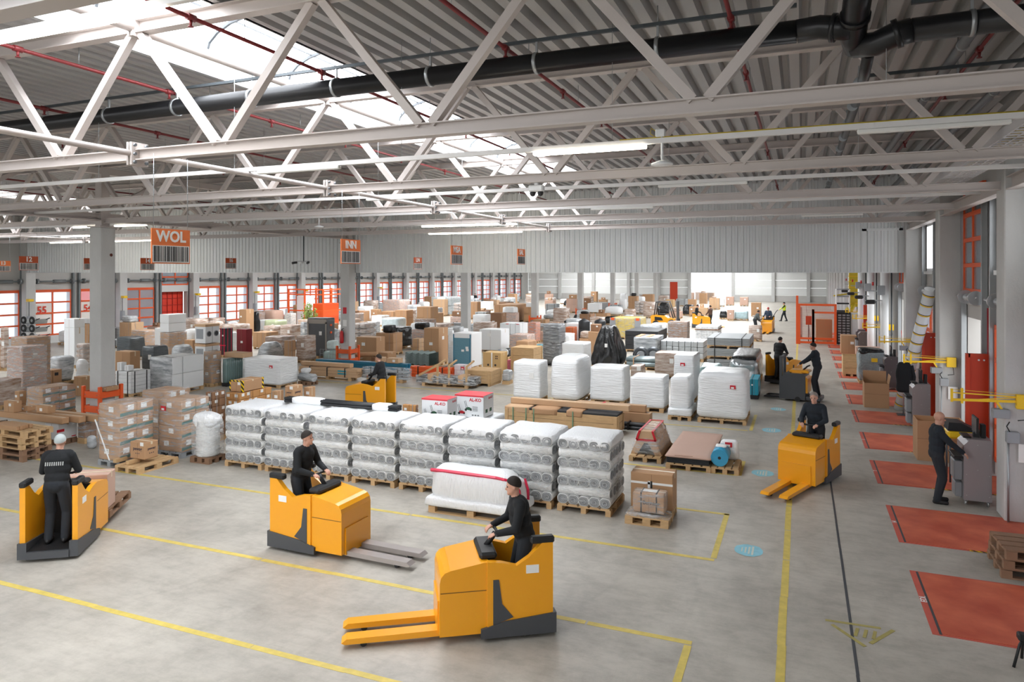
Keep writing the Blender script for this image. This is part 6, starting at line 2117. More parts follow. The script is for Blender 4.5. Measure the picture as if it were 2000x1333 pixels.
# ================================================================== TRUCKS
def ride_truck(label, loc, ang, forkm=None, forkz=.0, group='yellow ride-on pallet trucks'):
    """stand-in pallet truck: forks ahead (+x), battery box, open-backed driver's well"""
    r = thing('pallet_truck', label, 'pallet truck', (loc[0], loc[1], 0), math.radians(ang), group)
    forkm = forkm or TRK
    prof = [(0, .1), (.6, .1), (.6, .74), (.585, .81), (.54, .865), (.47, .89), (.06, .96), (0, .96)]
    MB().prism(prof, -.39, .39, 'y').build('battery_box', TRK, r)
    MB().box(.03, -.392, .62, .59, .392, .63).build('box_seam', mat('seam_brown', (120, 78, 20), .5), r)
    wall = [(-.8, .2), (.02, .16), (.02, .97), (-.16, .95), (-.34, .9), (-.5, 1.0), (-.66, 1.16), (-.8, 1.2)]
    for s in (-1, 1):
        y0, y1 = (.33, .41) if s > 0 else (-.41, -.33)
        o = MB().prism(wall, y0, y1, 'y').build('side_wall', TRK, r)
        MB().cbox(-.82, y0 - .01, 1.15, -.52, y1 + .01, 1.24, .02).build('arm_pad', TRKB, o)
        MB().prism([(-.3, .28), (-.05, .2), (-.05, .75), (-.12, .75), (-.16, .45)], s * .405, s * .418, 'y').build('grey_flash', TRKG, o)
        MB().box(-.62, s * .41 - .004, .8, -.46, s * .41 + .006, .9).build('white_decal', PAPER, o)
    for s in (-1, 1): MB().prism([(-.84, .05), (.1, .05), (.1, .16), (-.2, .24), (-.84, .3)], min(s * .30, s * .43), max(s * .30, s * .43), 'y').build('skirt', TRKG, r)
    MB().box(-.86, -.30, .05, -.02, .30, .16).build('platform', TRKG, r)
    MB().box(-.82, -.30, .16, -.02, .30, .172).build('platform_mat', TRKB, r)
    MB().box(-.03, -.33, .17, .0, .33, .96).build('well_front', TRKB, r)
    c = MB().cbox(-.12, -.3, .95, .1, .3, 1.04, .03).build('console', TRKB, r)
    MB().path([(-.02, 0, 1.02), (-.1, 0, 1.12), (-.14, 0, 1.18)], .035, 8).build('steering_column', TRKB, c)
    MB().path([(-.12, -.2, 1.22), (-.16, -.1, 1.19), (-.16, .1, 1.19), (-.12, .2, 1.22)], .02, 8).build('handle', TRKB, c)
    for s in (-1, 1):
        f = MB().prism([(.58, .06 + forkz), (1.72, .06 + forkz), (1.76, .08 + forkz), (1.7, .125 + forkz), (.58, .135 + forkz)], s * .19 - .085, s * .19 + .085, 'y').build('fork', forkm, r)
        MB().tube((1.5, s * .19 - .05, .04), (1.5, s * .19 + .05, .04), .04, n=10).build('load_wheel', TRKB, f)
        MB().tube((-.5, s * .3 - .05, .09), (-.5, s * .3 + .05, .09), .09, n=12).build('drive_wheel', TRKB, r)
    MB().prism([(.56, .08), (.62, .08), (.62, .5), (.56, .5)], -.3, .3, 'y').build('fork_carriage', TRK, r)
    return r


STEELF = mat('fork_steel', (176, 168, 164), .35, .4)
trk1 = ride_truck('yellow ride-on truck seen from behind, its driver wearing a cap', (-11.33, 8.14), 124)
trk2 = ride_truck('yellow ride-on truck with bare steel forks crossing in front of the rolls', (-7.2, 9.55), -1, STEELF)
trk3 = ride_truck('yellow ride-on truck with yellow forks, nearest the camera', (-3.74, 8.2), 213)
trk4 = ride_truck('yellow ride-on truck coming down the aisle line toward the camera', (.12, 16.5), 249)
trk5 = ride_truck('yellow ride-on truck behind the tubes and rolls', (-12.95, 19.35), 186)
trk6 = ride_truck('yellow ride-on truck driving behind the grey stacker', (-.6, 31.2), 60)
trk8 = ride_truck('yellow ride-on truck with two people, by the forklift', (-7.5, 59.6), 10)
trk9 = ride_truck('yellow ride-on truck parked by the pale wrapped carton', (-2.35, 56.4), 265)
# pallet on the forks of the first truck, with one carton
a = math.radians(124)
dx, dy = math.cos(a), math.sin(a)
r = thing('pallet', 'brown pallet carried on the forks of the first truck', 'pallet', (-11.33 + dx * 1.24, 8.14 + dy * 1.24, .14), a + PI / 2)
pallet(r, .8, 1.16, near=True, m=WOODD, name='pallet_frame')
r = carton((0, 0, 0, .7, .4, .62), 'pinkish brown carton riding on the first truck pallet', CARDP, lab=1)
r.location = (-11.33 + dx * .9, 8.14 + dy * .9, .29); r.rotation_euler = (0, 0, a + PI / 2)

# grey stand-on stacker
r = thing('stacker_truck', 'grey and yellow stand-on stacker with a short mast', 'stacker truck', (-.15, 27.0, 0), math.radians(170))
MB().prism([(-.35, .06), (.42, .06), (.42, .85), (.3, .98), (-.3, .98), (-.35, .9)], -.4, .4, 'y').build('body', TRKG, r)
MB().prism([(-.42, .3), (.1, .3), (.1, 1.0), (-.2, 1.04), (-.42, .8)], -.35, .35, 'y').build('yellow_cover', TRK, r)
MB().cbox(-.45, -.3, .98, .2, .3, 1.08, .03).build('yellow_top', TRK, r)
MB().cbox(-.85, -.36, .06, -.35, .36, .2, .02).build('platform', TRKG, r)
for s in (-1, 1):
    MB().cbox(.42, s * .3 - .05, .05, .52, s * .3 + .05, 1.55, .01).build('mast_post', TRKG, r)
    MB().prism([(.5, .05), (1.05, .05), (1.08, .08), (1.0, .12), (.5, .13)], s * .19 - .08, s * .19 + .08, 'y').build('fork', TRKB, r)
    MB().tube((-.1, s * .34, .08), (-.1, s * .42, .08), .09, n=12).build('wheel', TRKB, r)
MB().box(.44, -.3, 1.46, .5, .3, 1.54).build('mast_bridge', TRKG, r)
MB().box(.46, -.25, .95, .47, .25, 1.46).build('guard_screen', glass('acrylic', (215, 225, 230), .25), r)
MB().path([(-.2, 0, 1.05), (-.35, 0, 1.2), (-.4, -.18, 1.22)], .03, 8).build('tiller', TRKB, r)

# counterbalance forklift
r = thing('forklift', 'yellow forklift with grey overhead guard, parked empty', 'forklift', (-10.35, 59.2, 0), 0)
MB().prism([(-1.2, .3), (-1.25, .9), (-1.05, 1.0), (-.1, .95), (.2, .75), (.75, .7), (.75, .3)], -.5, .5, 'y').build('body', TRK, r)
MB().prism([(-.9, .55), (-.2, .55), (-.35, .8), (-.9, .85)], -.512, -.5, 'y').build('side_vent', TRKB, r)
for (x, R) in ((-.8, .27), (.5, .32)):
    for s in (-1, 1):
        o = MB().tube((x, s * .5 - .12, R), (x, s * .5 + .06, R), R, n=18).build('wheel', TRKB, r)
        MB().tube((x, s * .5 + s * .061, R), (x, s * .5 + s * .075, R), R * .5, n=12).build('rim', WHITE, o)
g = MB()
for s in (-.45, .45):
    g.path([(-.95, s, .95), (-.8, s, 2.05), (.2, s, 2.1), (.62, s, .75)], .055, 8)
g.build('overhead_guard', TRKG, r)
for k in range(5): MB().box(-.8 + k * .24, -.45, 2.06, -.72 + k * .24, .45, 2.1).build('roof_bar', TRKG, r)
MB().cbox(-.7, -.28, .95, -.15, .28, 1.1, .03).cbox(-.72, -.25, 1.05, -.6, .25, 1.55, .04).build('seat', TRKB, r)
MB().path([(.3, 0, .8), (.12, 0, 1.25)], .03, 8).lathe([(.14, 0), (.16, .02), (.14, .04)], 14, c=(.1, 0, 1.25)).build('steering_wheel', TRKB, r)
for s in (-.28, .28): MB().cbox(.85, s - .06, .05, .98, s + .06, 2.15, .01).build('mast_rail', TRKG, r)
for z in (.5, 1.3, 2.08): MB().box(.87, -.3, z, .96, .3, z + .08).build('mast_bridge', TRKG, r)
for s in (-.22, .22):
    MB().box(1.0, s - .06, .06, 1.06, s + .06, .7).box(1.0, s - .06, .05, 1.9, s + .06, .1).build('fork', TRKB, r)

# ================================================================== PEOPLE
def _sphere(b, c, r, sc=(1, 1, 1), n=12, m=8, rot=None):
    vs = []; fs = []
    for i in range(m + 1):
        a = PI * i / m
        for k in range(n):
            t = 2 * PI * k / n
            p = Vector((r * sc[0] * math.sin(a) * math.cos(t), r * sc[1] * math.sin(a) * math.sin(t), r * sc[2] * math.cos(a)))
            if rot: p = rot @ p
            vs.append(p + Vector(c))
    for i in range(m):
        for k in range(n): fs.append((i * n + k, (i + 1) * n + k, (i + 1) * n + (k + 1) % n, i * n + (k + 1) % n))
    b.add(vs, fs)


def _limb(b, p, q, r0, r1):
    b.tube(p, q, r0, r1, n=12)
    _sphere(b, p, r0, n=12, m=8); _sphere(b, q, r1, n=12, m=8)


def _ik(a, t, l1, l2, hint):
    a = Vector(a); t = Vector(t); d = t - a; L = min(d.length, (l1 + l2) * .995)
    dn = d.normalized(); t = a + dn * L
    x = (l1 * l1 - l2 * l2 + L * L) / (2 * L); h = math.sqrt(max(l1 * l1 - x * x, 0))
    hv = Vector(hint); hv = (hv - dn * hv.dot(dn)).normalized()
    return a + dn * x + hv * h, t


def person(label, loc, rz, hands, feet=((.0, .11, 0), (.0, -.11, 0)), hip_z=.965, lean=.0, look=(0.0, 0.0), top=NAVY, legs=JEAN, hair=HAIRD, voxel=.011, scale=1.0, cap=None, vest=None, bald=False, group=None, hipx=0.0, sit=False, collar=None, back_print=False):
    """one continuous skinned figure facing +x; hands and feet are targets in its own frame"""
    r = thing('person', label, 'person', loc, rz, group)
    r.scale = (scale, scale, scale)
    b = MB(); bones = []

    def seg(p, q, r0, r1, mi):
        _limb(b, p, q, r0, r1); bones.append((Vector(p), Vector(q), r0, r1, mi))

    def ball(c, rr, sc, mi, rot=None):
        _sphere(b, c, rr, sc, 14, 10, rot); bones.append((Vector(c), Vector(c), rr * sum(sc) / 3, rr * sum(sc) / 3, mi))
    SK, TP, LG, SH = 0, 1, 2, 3
    R = Matrix.Rotation(lean, 3, 'Y')
    hip = Vector((hipx, 0, hip_z))
    up = lambda x, y, z: hip + R @ Vector((x, y, z))
    # trunk
    ball(up(-.01, 0, .0), .165, (.85, 1.14, .85), LG)
    ball(up(0, 0, .1), .172, (.84, 1.12, .95), TP)
    ball(up(.0, 0, .25), .178, (.84, 1.14, 1.0), TP)
    ball(up(-.01, 0, .39), .182, (.80, 1.18, .9), TP)
    seg(up(-.01, .155, .47), up(-.01, -.155, .47), .085, .085, TP)
    seg(up(0, 0, .1), up(0, .0, .44), .12, .12, TP)
    seg(up(-.01, 0, .5), up(.0, 0, .53), .07, .062, TP)
    # neck and head
    neck = up(.005, 0, .53); HR = Matrix.Rotation(look[0], 3, 'Z') @ Matrix.Rotation(look[1], 3, 'Y')
    hc = up(.03, 0, .53) + Vector((.0, 0, .155))
    hd = lambda x, y, z: hc + HR @ Vector((x, y, z))
    seg(neck, hd(-.015, 0, -.07), .056, .055, SK)
    ball(hd(-.008, 0, .03), .098, (1.0, .80, .98), SK, HR)
    ball(hd(.02, 0, -.045), .072, (.95, .86, 1.05), SK, HR)
    seg(hd(.088, 0, .005), hd(.106, 0, -.028), .009, .014, SK)
    for s in (-1, 1): ball(hd(-.005, s * .079, -.008), .026, (.75, .35, 1.15), SK, HR)
    seg(hd(.07, 0, -.092), hd(.074, 0, -.088), .024, .024, SK)
    seg(hd(.082, .016, -.056), hd(.082, -.016, -.056), .01, .01, SK)
    # arms and hands
    for s, hnd in ((1, hands[0]), (-1, hands[1])):
        sh = up(-.01, s * .19, .455)
        el, wr = _ik(sh, hnd, .285, .255, (-.35, s * .55, -.75))
        seg(sh, el, .072, .06, TP); seg(el, wr, .058, .044, TP)
        d = (wr - el).normalized(); side = d.cross(Vector((0, 0, 1)))
        side = (side if side.length > .1 else Vector((0, 1, 0))).normalized()
        nrm = side.cross(d).normalized()
        if nrm.z > 0: nrm = -nrm
        pm = wr + d * .055
        seg(wr, wr + d * .02, .029, .03, SK)
        for k in (-1, 0, 1): seg(wr + side * k * .018 + d * .02, wr + side * k * .024 + d * .085, .018, .015, SK)
        for k, ln in zip((-1.5, -.5, .5, 1.5), (.062, .074, .07, .055)):
            p0 = wr + d * .088 + side * k * .0205
            p1 = p0 + d * ln * .45 + nrm * ln * .18
            p2 = p1 + d * ln * .22 + nrm * ln * .48
            seg(p0, p1, .0095, .009, SK); seg(p1, p2, .009, .0078, SK)
        th = -side * s
        p0 = wr + d * .03 + th * .03
        p1 = p0 + d * .035 + th * .022 + nrm * .01
        seg(p0, p1, .0125, .011, SK); seg(p1, p1 + d * .03 + nrm * .012, .011, .009, SK)
    # legs and shoes
    for s, ft in ((1, feet[0]), (-1, feet[1])):
        hp = hip + Vector((0, s * .095, -.04)); an = Vector(ft) + Vector((0, 0, .085))
        kn, an = _ik(hp, an, .44, .42, (1, s * .12, .1))
        seg(hp, kn, .104, .08, LG); seg(kn, an, .078, .066, LG)
        f0 = Vector((an.x - .035, an.y, an.z - .041)); f1 = Vector((an.x + .16, an.y + s * .02, an.z - .047))
        seg(f0, f1, .046, .04, SH); seg(an, f0 + Vector((.03, 0, .02)), .043, .042, SH)
    src = b.mesh('person_source', SKIN)
    ob = bpy.data.objects.new('person_source', src); COL.objects.link(ob)
    md = ob.modifiers.new('remesh', 'REMESH'); md.mode = 'VOXEL'; md.voxel_size = voxel; md.use_smooth_shade = True
    sm = ob.modifiers.new('smooth', 'SMOOTH'); sm.factor = .5; sm.iterations = 3
    dg = bpy.context.evaluated_depsgraph_get()
    me = bpy.data.meshes.new_from_object(ob.evaluated_get(dg))
    bpy.data.objects.remove(ob); bpy.data.meshes.remove(src)
    me.name = 'body'; me.materials.clear()
    for m in (SKIN, top, legs, SHOE, vest or top): me.materials.append(m)
    nf = len(me.polygons)
    C = np.empty(nf * 3, dtype=np.float32); me.polygons.foreach_get('center', C); C = C.reshape(-1, 3)
    best = np.full(nf, 9.0, dtype=np.float32); idx = np.ones(nf, dtype=np.int32)
    for p, q, r0, r1, mi in bones:
        P0 = np.array(p, dtype=np.float32); D = np.array(q - p, dtype=np.float32); l2 = max(float(D @ D), 1e-9)
        t = np.clip(((C - P0) @ D) / l2, 0, 1)
        e = np.linalg.norm(C - P0 - t[:, None] * D, axis=1) - (r0 + (r1 - r0) * t)
        k = e < best; best[k] = e[k]; idx[k] = mi
    if vest: idx[(idx == 1) & (np.abs(C[:, 1]) < .21) & (C[:, 2] > hip_z) & (C[:, 2] < hip_z + .52)] = 4
    me.polygons.foreach_set('material_index', idx)
    me.polygons.foreach_set('use_smooth', [True] * len(me.polygons))
    body = link('body', me, r)
    # eyes
    e = MB()
    for s in (-1, 1): _sphere(e, hd(.083, s * .031, .008), .0095, n=8, m=6)
    e.build('eyes', PLASK, r)
    # hair or cap: a shell over the skull
    hb = MB()
    n, mm = 18, 9
    lim = .66 if cap is None else .5
    vs = []
    for i in range(mm + 1):
        for k in range(n):
            t = 2 * PI * k / n
            back = (.5 - .5 * math.cos(t)) ** .65
            a_ = PI * (lim * ((.48 + .52 * back) if cap is None else (.78 + .45 * back))) * i / mm
            rr = (.105 if not bald else .1005)
            p = Vector((rr * math.sin(a_) * math.cos(t) * 1.0, rr * .83 * math.sin(a_) * math.sin(t), rr * 1.0 * math.cos(a_)))
            vs.append(hd(*(p + Vector((-.008, 0, .03)))))
    fs = [(i * n + k, (i + 1) * n + k, (i + 1) * n + (k + 1) % n, i * n + (k + 1) % n) for i in range(mm) for k in range(n)]
    hb.add(vs, fs, 0, True)
    if cap is not None:
        vis = []
        for k in range(9):
            t = -1.0 + 2.0 * k / 8
            vis += [hd(.092 * math.cos(t), .082 * math.sin(t), .052), hd(.165 * math.cos(t * .7), .085 * math.sin(t), .035)]
        o = len(hb.v)
        hb.add(vis, [(2 * k, 2 * k + 1, 2 * k + 3, 2 * k + 2) for k in range(8)], 0, True)
        hb.build('cap', cap, r)
    elif not bald: hb.build('hair', hair, r)
    else:
        pass
    if back_print:
        pb = MB()
        for k in range(9): pb.bar(up(-.160, .13 - k * .032, .36), up(-.160, .13 - k * .032, .30), .006, .016, up=(0, 1, 0))
        pb.build('back_print', mat('print_pale', (170, 172, 170), .7), r)
    return r


A = math.radians


def driver(label, truck, look=(0, 0), voxel=.011, **kw):
    ang = truck.rotation_euler[2]; x, y = truck.location[0], truck.location[1]
    ox = -.52
    loc = (x + math.cos(ang) * ox, y + math.sin(ang) * ox, .175)
    return person(label, loc, ang, ((.39, .17, 1.08), (.39, -.17, 1.08)), ((.0, .12, 0), (.02, -.12, 0)), lean=.22, look=look, voxel=voxel, scale=.97, **kw)


driver('driver in black with a grey cap steering the truck, seen from behind', trk1, cap=GREYC, top=BLKC, back_print=True, look=(.1, 0))
driver('driver in dark clothes on the truck crossing before the rolls', trk2, top=BLKC, look=(.2, 0))
driver('driver in dark clothes on the truck nearest the camera', trk3, top=BLKC, look=(-.1, .1))
driver('driver in dark fleece on the truck coming down the aisle', trk4, hair=HAIRG, look=(.2, .1))
driver('driver in dark clothes on the truck behind the tubes', trk5, top=BLKC, voxel=.014)
driver('driver in black on the truck behind the grey stacker', trk6, top=BLKC, voxel=.014)
person('stocky man in dark sweater standing on the grey stacker, back turned', (.52, 26.88, .2), A(168), ((.5, .3, 1.05), (.46, -.12, 1.05)), ((.02, .14, 0), (0, -.14, 0)), lean=.2, look=(-.15, .1), hair=HAIRD, voxel=.012, scale=1.05)
person('bald man in navy fleece working at the grey dock terminal', (2.46, 15.98, 0), A(2), ((.40, .16, 1.04), (.42, -.2, 1.03)), ((.03, .1, 0), (-.02, -.12, 0)), lean=.03, look=(-.05, .12), bald=True, voxel=.0095)
person('man in yellow high-visibility vest and cap pushing a pallet jack', (-1.45, 70, 0), A(180), ((.5, .1, 1.0), (.48, -.1, 1.0)), ((.28, .1, 0), (-.22, -.1, 0)), vest=VEST, cap=BLKC, voxel=.02)
driver('driver in black on the two-man truck by the forklift', trk8, top=BLKC, voxel=.02)
person('person in brown jacket standing behind the two-man truck', (-7.0, 60.75, 0), A(150), ((.3, .2, 1.0), (.3, -.2, 1.0)), top=mat('brown_jacket', (92, 72, 64), .9), voxel=.02)
driver('driver in blue with a red cap on the parked truck', trk9, top=mat('blue_shirt', (60, 76, 96), .9), cap=FIRE, voxel=.02)
person('man in grey top with a green belt bending beside the parked truck', (-3.2, 55.6, 0), A(20), ((.35, .15, .9), (.35, -.15, .9)), lean=.5, top=mat('grey_top', (78, 84, 84), .9), voxel=.02)
person('worker in dark clothes standing by the numbered doors, nearer one', (-39.9, 73.4, 0), A(-60), ((.1, .25, .85), (.1, -.25, .85)), top=BLKC, voxel=.024)
person('worker in dark clothes standing by the numbered doors, farther one', (-39.9, 84.6, 0), A(-60), ((.1, .25, .85), (.1, -.25, .85)), top=BLKC, voxel=.024)

# pallet jack with a few pallets in front of the vest man
r = thing('pallet_jack', 'pallet jack with dark pallets pushed by the vest man', 'pallet jack', (-2.5, 70, 0), PI)
for s in (-.18, .18): MB().cbox(.1, s - .08, .08, 1.3, s + .08, .14, .01).build('fork', TRKB, r)
MB().path([(.0, 0, .3), (-.35, 0, .9), (-.5, 0, 1.05)], .03, 8).build('handle', TRKB, r)
MB().cbox(-.1, -.2, .08, .12, .2, .45, .03).build('head', TRKB, r)
MB().tube((0, -.08, .09), (0, .08, .09), .09, n=12).build('wheel', TRKB, r)
r2 = thing('pallet', 'dark pallet riding on the pallet jack', 'pallet', (-3.35, 70, .145))
pallet(r2, 1.1, .8, near=False, m=WOODD, name='pallet_frame')

# ================================================================== DOCK SIDE
wr = struct(MB().box(XR, YB, 3.35, XR + .35, YF, 8.2).build('wall_right', PANELC), 'concrete dock wall beside the aisle')
RCOL = [8.8 + 6.5 * k for k in range(17)]
cm = MB().cbox(3.4, 0, 0, 4.0, .58, 6.9, .02).mesh('dock_column', COLM)
DOCKC = []
for k, y in enumerate(RCOL):
    o = link('dock_column', cm, None, (0, y - .05 if k != 1 else 15.2, 0))
    tag(o, 'square concrete dock column, %s along the aisle wall' % (cnt + ('last',))[k], 'column', 'dock columns')
    TAKEN.append((3.4, 4.0, y - .1, y + .6, 0, 7))
    DOCKC += [y + 2.1, y + 5.1]
DOCKC = [d for d in DOCKC if d < 110]
edges = [YB] + sum([[d - 1.05, d + 1.05] for d in DOCKC], []) + [YF]
b = MB()
for i in range(0, len(edges), 2): b.box(XR, edges[i], 0, XR + .35, edges[i + 1], 3.35)
b.build('lower_panel', PANELC, wr)
# windows above two docks
winm = emit('window_glow', (250, 252, 255), 1.6)
raildr = MB().box(-.14, -.05, 0, -.02, .05, 6.2).box(-.1, .1, 0, -.04, .16, 6.2).mesh('door_rail', GALV)
sh = MB().tube((0, -1.15, 0), (0, 1.15, 0), .03, n=8)
for s in (-1.05, .1): sh.tube((0, s, 0), (0, s + .09, 0), .17, n=16); sh.tube((0, s + .09, 0), (0, s + .14, 0), .13, n=16)
sh.tube((0, -.6, 0), (0, -.05, 0), .095, n=12)
shm = sh.mesh('spring_shaft', CHROME)
redc = MB()
for q in (0, .12, .2): redc.tube((-.06, q, .9), (-.06, q + .02, 3.7), .012, n=5)
redm = redc.mesh('red_chain', mat('chain_red', (170, 40, 50), .5))
PINK = emit('door_pane_backlit', (255, 214, 210), .55)
for i, c in enumerate(DOCKC):
    raised = i in (3, 7, 9)
    d = dock_door('door_%d' % (101 + i), 2.1, 4, z0=3.7 if raised else 0.05, z1=6.6 if raised else 3.3, lower=.35)
    d.rotation_euler = (0, 0, PI); d.location = (XR - .02 if not raised else XR - .06, c + 1.05, 0)
    struct(d)
    for s in (-1.12, 1.12): link('door_rail', raildr, wr, (XR, c + s, 0))
    link('spring_shaft', shm, wr, (XR - .22, c, 3.9))
    if i % 2 == 0: link('red_chain', redm, wr, (XR - .04, c + 1.25, 0))
    link('lettering', text_mesh(str(i + 2), .4, numm, .03), d, (.02, .55, 1.9), PI / 2)
    if not raised and i < 10:
        o = MB().box(XR - .03, c - .8, 4.55, XR + .01, c + .8, 6.15).build('window_%d' % (i + 1), WHITE); struct(o)
        for s in (-1, 1): MB().box(XR - .04, c + s * .39 - .33, 4.65, XR - .031, c + s * .39 + .33, 6.05).build('pane', winm, o)
        MB().box(XR - .12, c - .85, 4.45, XR - .0, c + .85, 4.55).build('window_sill', WHITE, o)
# dock levellers in the floor
PY = [10.15, 13.4, 16.95, 20.2, 23.65, 26.85, 30.1, 33.3, 36.6, 39.8, 43, 46.3, 49.5, 52.8, 56]
LIPM = mat('red_floor_paint', (196, 92, 76), .6, var=.2, vscale=4)
for k, y in enumerate(PY):
    r = thing('dock_leveller', 'red tread plate dock leveller, %s along the aisle wall' % cnt[k], 'dock leveller', (1.62, y, 0), 0, 'dock levellers')
    L = 3.95 - 1.62 if k < 2 else 1.75
    MB().box(0, 0, .001, XR - 1.64, 1.95, .012).build('plate', TREAD, r)
    MB().box(-.11, -.04, .0005, XR - 1.64, 2.0, .005).build('painted_frame', LIPM, r)
    MB().box(-.03, -.02, .0052, .0, 1.97, .009).build('hinge_gap', TAR, r)
    o = MB().box(.9, -.05, .0055, XR - 1.66, -.005, .008).build('hazard_edge', HAZ, r)
    link('lettering', text_mesh(('EDL', '14', '7', '5', '3')[k % 5], .12, PAPER, .02, .0005), r, (-.06, 1.0, .006)).rotation_euler = (-PI / 2, 0, PI / 2)


# control cabinets with monitors
def terminal(x, y, label, m=None, h=1.28, w=.46, mon=True):
    m = m or mat('cabinet_steel', (158, 152, 154), .4, .35)
    r = thing('terminal_cabinet', label, 'cabinet', (x, y, 0))
    MB().prism([(-w / 2, .1), (w / 2, .1), (w / 2, h), (-w * .26, h), (-w / 2, h - .12)], -.32, .32, 'y').build('body', m, r)
    rv = MB()
    for (a, c) in ((-.4, .2), (-.4, .6), (-.4, 1.0), (.42, .2), (.42, .6), (.42, 1.0), (0, 1.18), (0, .7)): rv.tube((a * w, -.324, c * h / 1.28), (a * w, -.319, c * h / 1.28), .009, n=6)
    rv.build('rivets', CHROME, r)
    for (a, c) in ((-1, -1), (1, -1), (-1, 1), (1, 1)):
        o = MB().tube((a * w * .4 - .015, c * .25, .05), (a * w * .4 + .015, c * .25, .05), .05, n=10).box(a * w * .4 - .025, c * .25 - .02, .06, a * w * .4 + .025, c * .25 + .02, .105).build('caster', CHROME, r)
    MB().cbox(-w / 2 - .16, -.3, .88, -w / 2, .3, .93, .01).build('desk_shelf', TRKB, r)
    if mon:
        o = MB().cbox(.0, -.22, h + .08, .04, .22, h + .4, .008).build('monitor', TRKB, r)
        MB().box(-.003, -.2, h + .1, -.0005, .2, h + .38).build('screen', mat('screen_dark', (60, 66, 72), .2), o)
        MB().box(-.02, -.05, h, .08, .05, h + .1).build('monitor_stand', TRKB, r)
        MB().cbox(-.22, -.2, h, -.08, .2, h + .03, .006).build('keyboard', TRKB, r)
        MB().cbox(.1, -.1, h, .18, .06, h + .26, .006).build('scanner_box', TRKB, r)
    MB().cbox(-w / 2 - .14, -.2, .45, -w / 2, .2, .82, .012).build('bin', PLASG, r)
    MB().cbox(-w / 2 - .12, -.18, .12, -w / 2, .18, .4, .012).build('bin', PLASG, r)
    TAKEN.append((x - w / 2 - .2, x + w / 2, y - .35, y + .35, 0, 1.4))
    return r


terminal(3.14, 16.28, 'grey metal terminal cabinet with monitor where the bald man works')
terminal(3.2, 23.6, 'grey metal terminal cabinet beside the striped tube')
terminal(3.18, 30.8, 'dark metal terminal cabinet next to the netted pallet', mat('cabinet_dark', (96, 88, 90), .45, .3))
terminal(3.1, 44.6, 'dark metal terminal cabinet in front of the white cabinet', mat('cabinet_dark', (96, 88, 90), .45, .3), mon=False)
terminal(3.1, 42.9, 'brownish terminal cabinet beside the far dock column', mat('cabinet_brown', (104, 96, 92), .5, .2), mon=False)


# yellow swing arms on the columns
def arm(x, y, z, label, ang=180.0, L=1.05):
    r = thing('swing_arm', label, 'swing arm', (x, y, z), math.radians(ang), 'yellow swing arms')
    MB().cbox(-.16, -.05, -.1, .06, .05, .16, .008).build('bracket', YEL, r)
    MB().bar((.0, 0, .11), (L, 0, .13), .02, .02).bar((0, 0, .03), (L, 0, .0), .03, .045).bar((.05, 0, .1), (L * .75, 0, .01), .015, .015).build('arm_rails', YEL, r)
    MB().box(L - .02, -.02, -.04, L + .02, .02, .2).box(L - .18, -.02, -.06, L - .14, .02, .22).build('end_post', YEL, r)
    MB().bar((L, 0, .19), (.0, 0, .15), .008, .008).build('stay_wire', YEL, r)
    MB().bar((.35, 0, .0), (.18, -.02, -.28), .035, .035).build('hook', YEL, r)
    MB().cbox(.16, -.1, -.28, .42, .08, -.12, .01).build('scanner', PLASG, r)
    MB().path([(.0, -.04, -.05), (-.1, -.06, -.12), (-.12, -.06, -.3), (.02, -.05, -.32)], .008, 6).build('cable', TRKB, r)
    return r


arm(3.62, 15.14, 2.16, 'yellow swing arm on the dock column above the bald man')
arm(3.62, 21.69, 2.10, 'yellow swing arm on the dock column above the striped tube')
arm(3.62, 28.19, 2.05, 'yellow swing arm on the dock column by the hanging wall')
arm(3.55, 34.6, 2.1, 'yellow swing arm on the first dock column past the hanging wall')
arm(3.55, 41.1, 2.1, 'yellow swing arm on the second dock column past the hanging wall')
arm(3.55, 47.6, 2.1, 'yellow swing arm above the white cabinet')
for k, (y, z) in enumerate(((15.1, 1.45), (21.65, 1.5), (28.15, 1.5))):
    r = thing('junction_box', 'grey electrical junction box on the dock column, %s from the camera' % ordn[k], 'junction box', (3.5, y, z))
    MB().cbox(-.1, -.06, 0, .1, .08, .2, .01).build('box', PLASG, r)
    MB().path([(-.05, -.03, .2), (-.1, -.05, .3), (-.05, -.03, .38)], .01, 6).build('cable', TRKB, r)
    MB().tube((-.06, .02, 0), (-.06, .02, -z + .02), .018, n=8).build('conduit', GALV, r)
    tag(MB().box(3.6, y + .085 - .04, z - .35, 3.82, y + .093 - .04, z - .02).build('notice_sheet', PAPER), 'printed notice sheet on the dock column, %s from the camera' % ordn[k], 'notice')
# red steel leaves standing beside the docks
for k, (x0, x1, y, h, lab) in enumerate(((3.5, 3.93, 18.75, 2.65, 'tall red steel door leaf standing behind the terminal cabinet'), (3.55, 3.95, 25.4, 2.6, 'tall red steel door leaf behind the striped tube'), (3.4, 3.95, 45.9, 2.6, 'red steel door leaf beside the white cabinet'))):
    r = thing('steel_door_leaf', lab, 'door leaf', (0, y, 0))
    MB().box(x0, -.03, .02, x1, .03, h).build('leaf', REDDOOR, r)
    MB().box(x0 - .05, -.06, 0, x0 + .03, .06, h + .02).box(x1 - .04, -.06, 0, x1 + .02, .06, h + .02).box(x0, -.06, h - .06, x1, .06, h + .02).build('leaf_frame', REDDOOR, r)
    MB().tube((x0 + .3, -.05, h - .12), (x0 + .3, -.03, h - .12), .02, n=8).tube((x0 + .2, -.05, h - .12), (x0 + .2, -.03, h - .12), .02, n=8).build('bolts', PAPER, r)
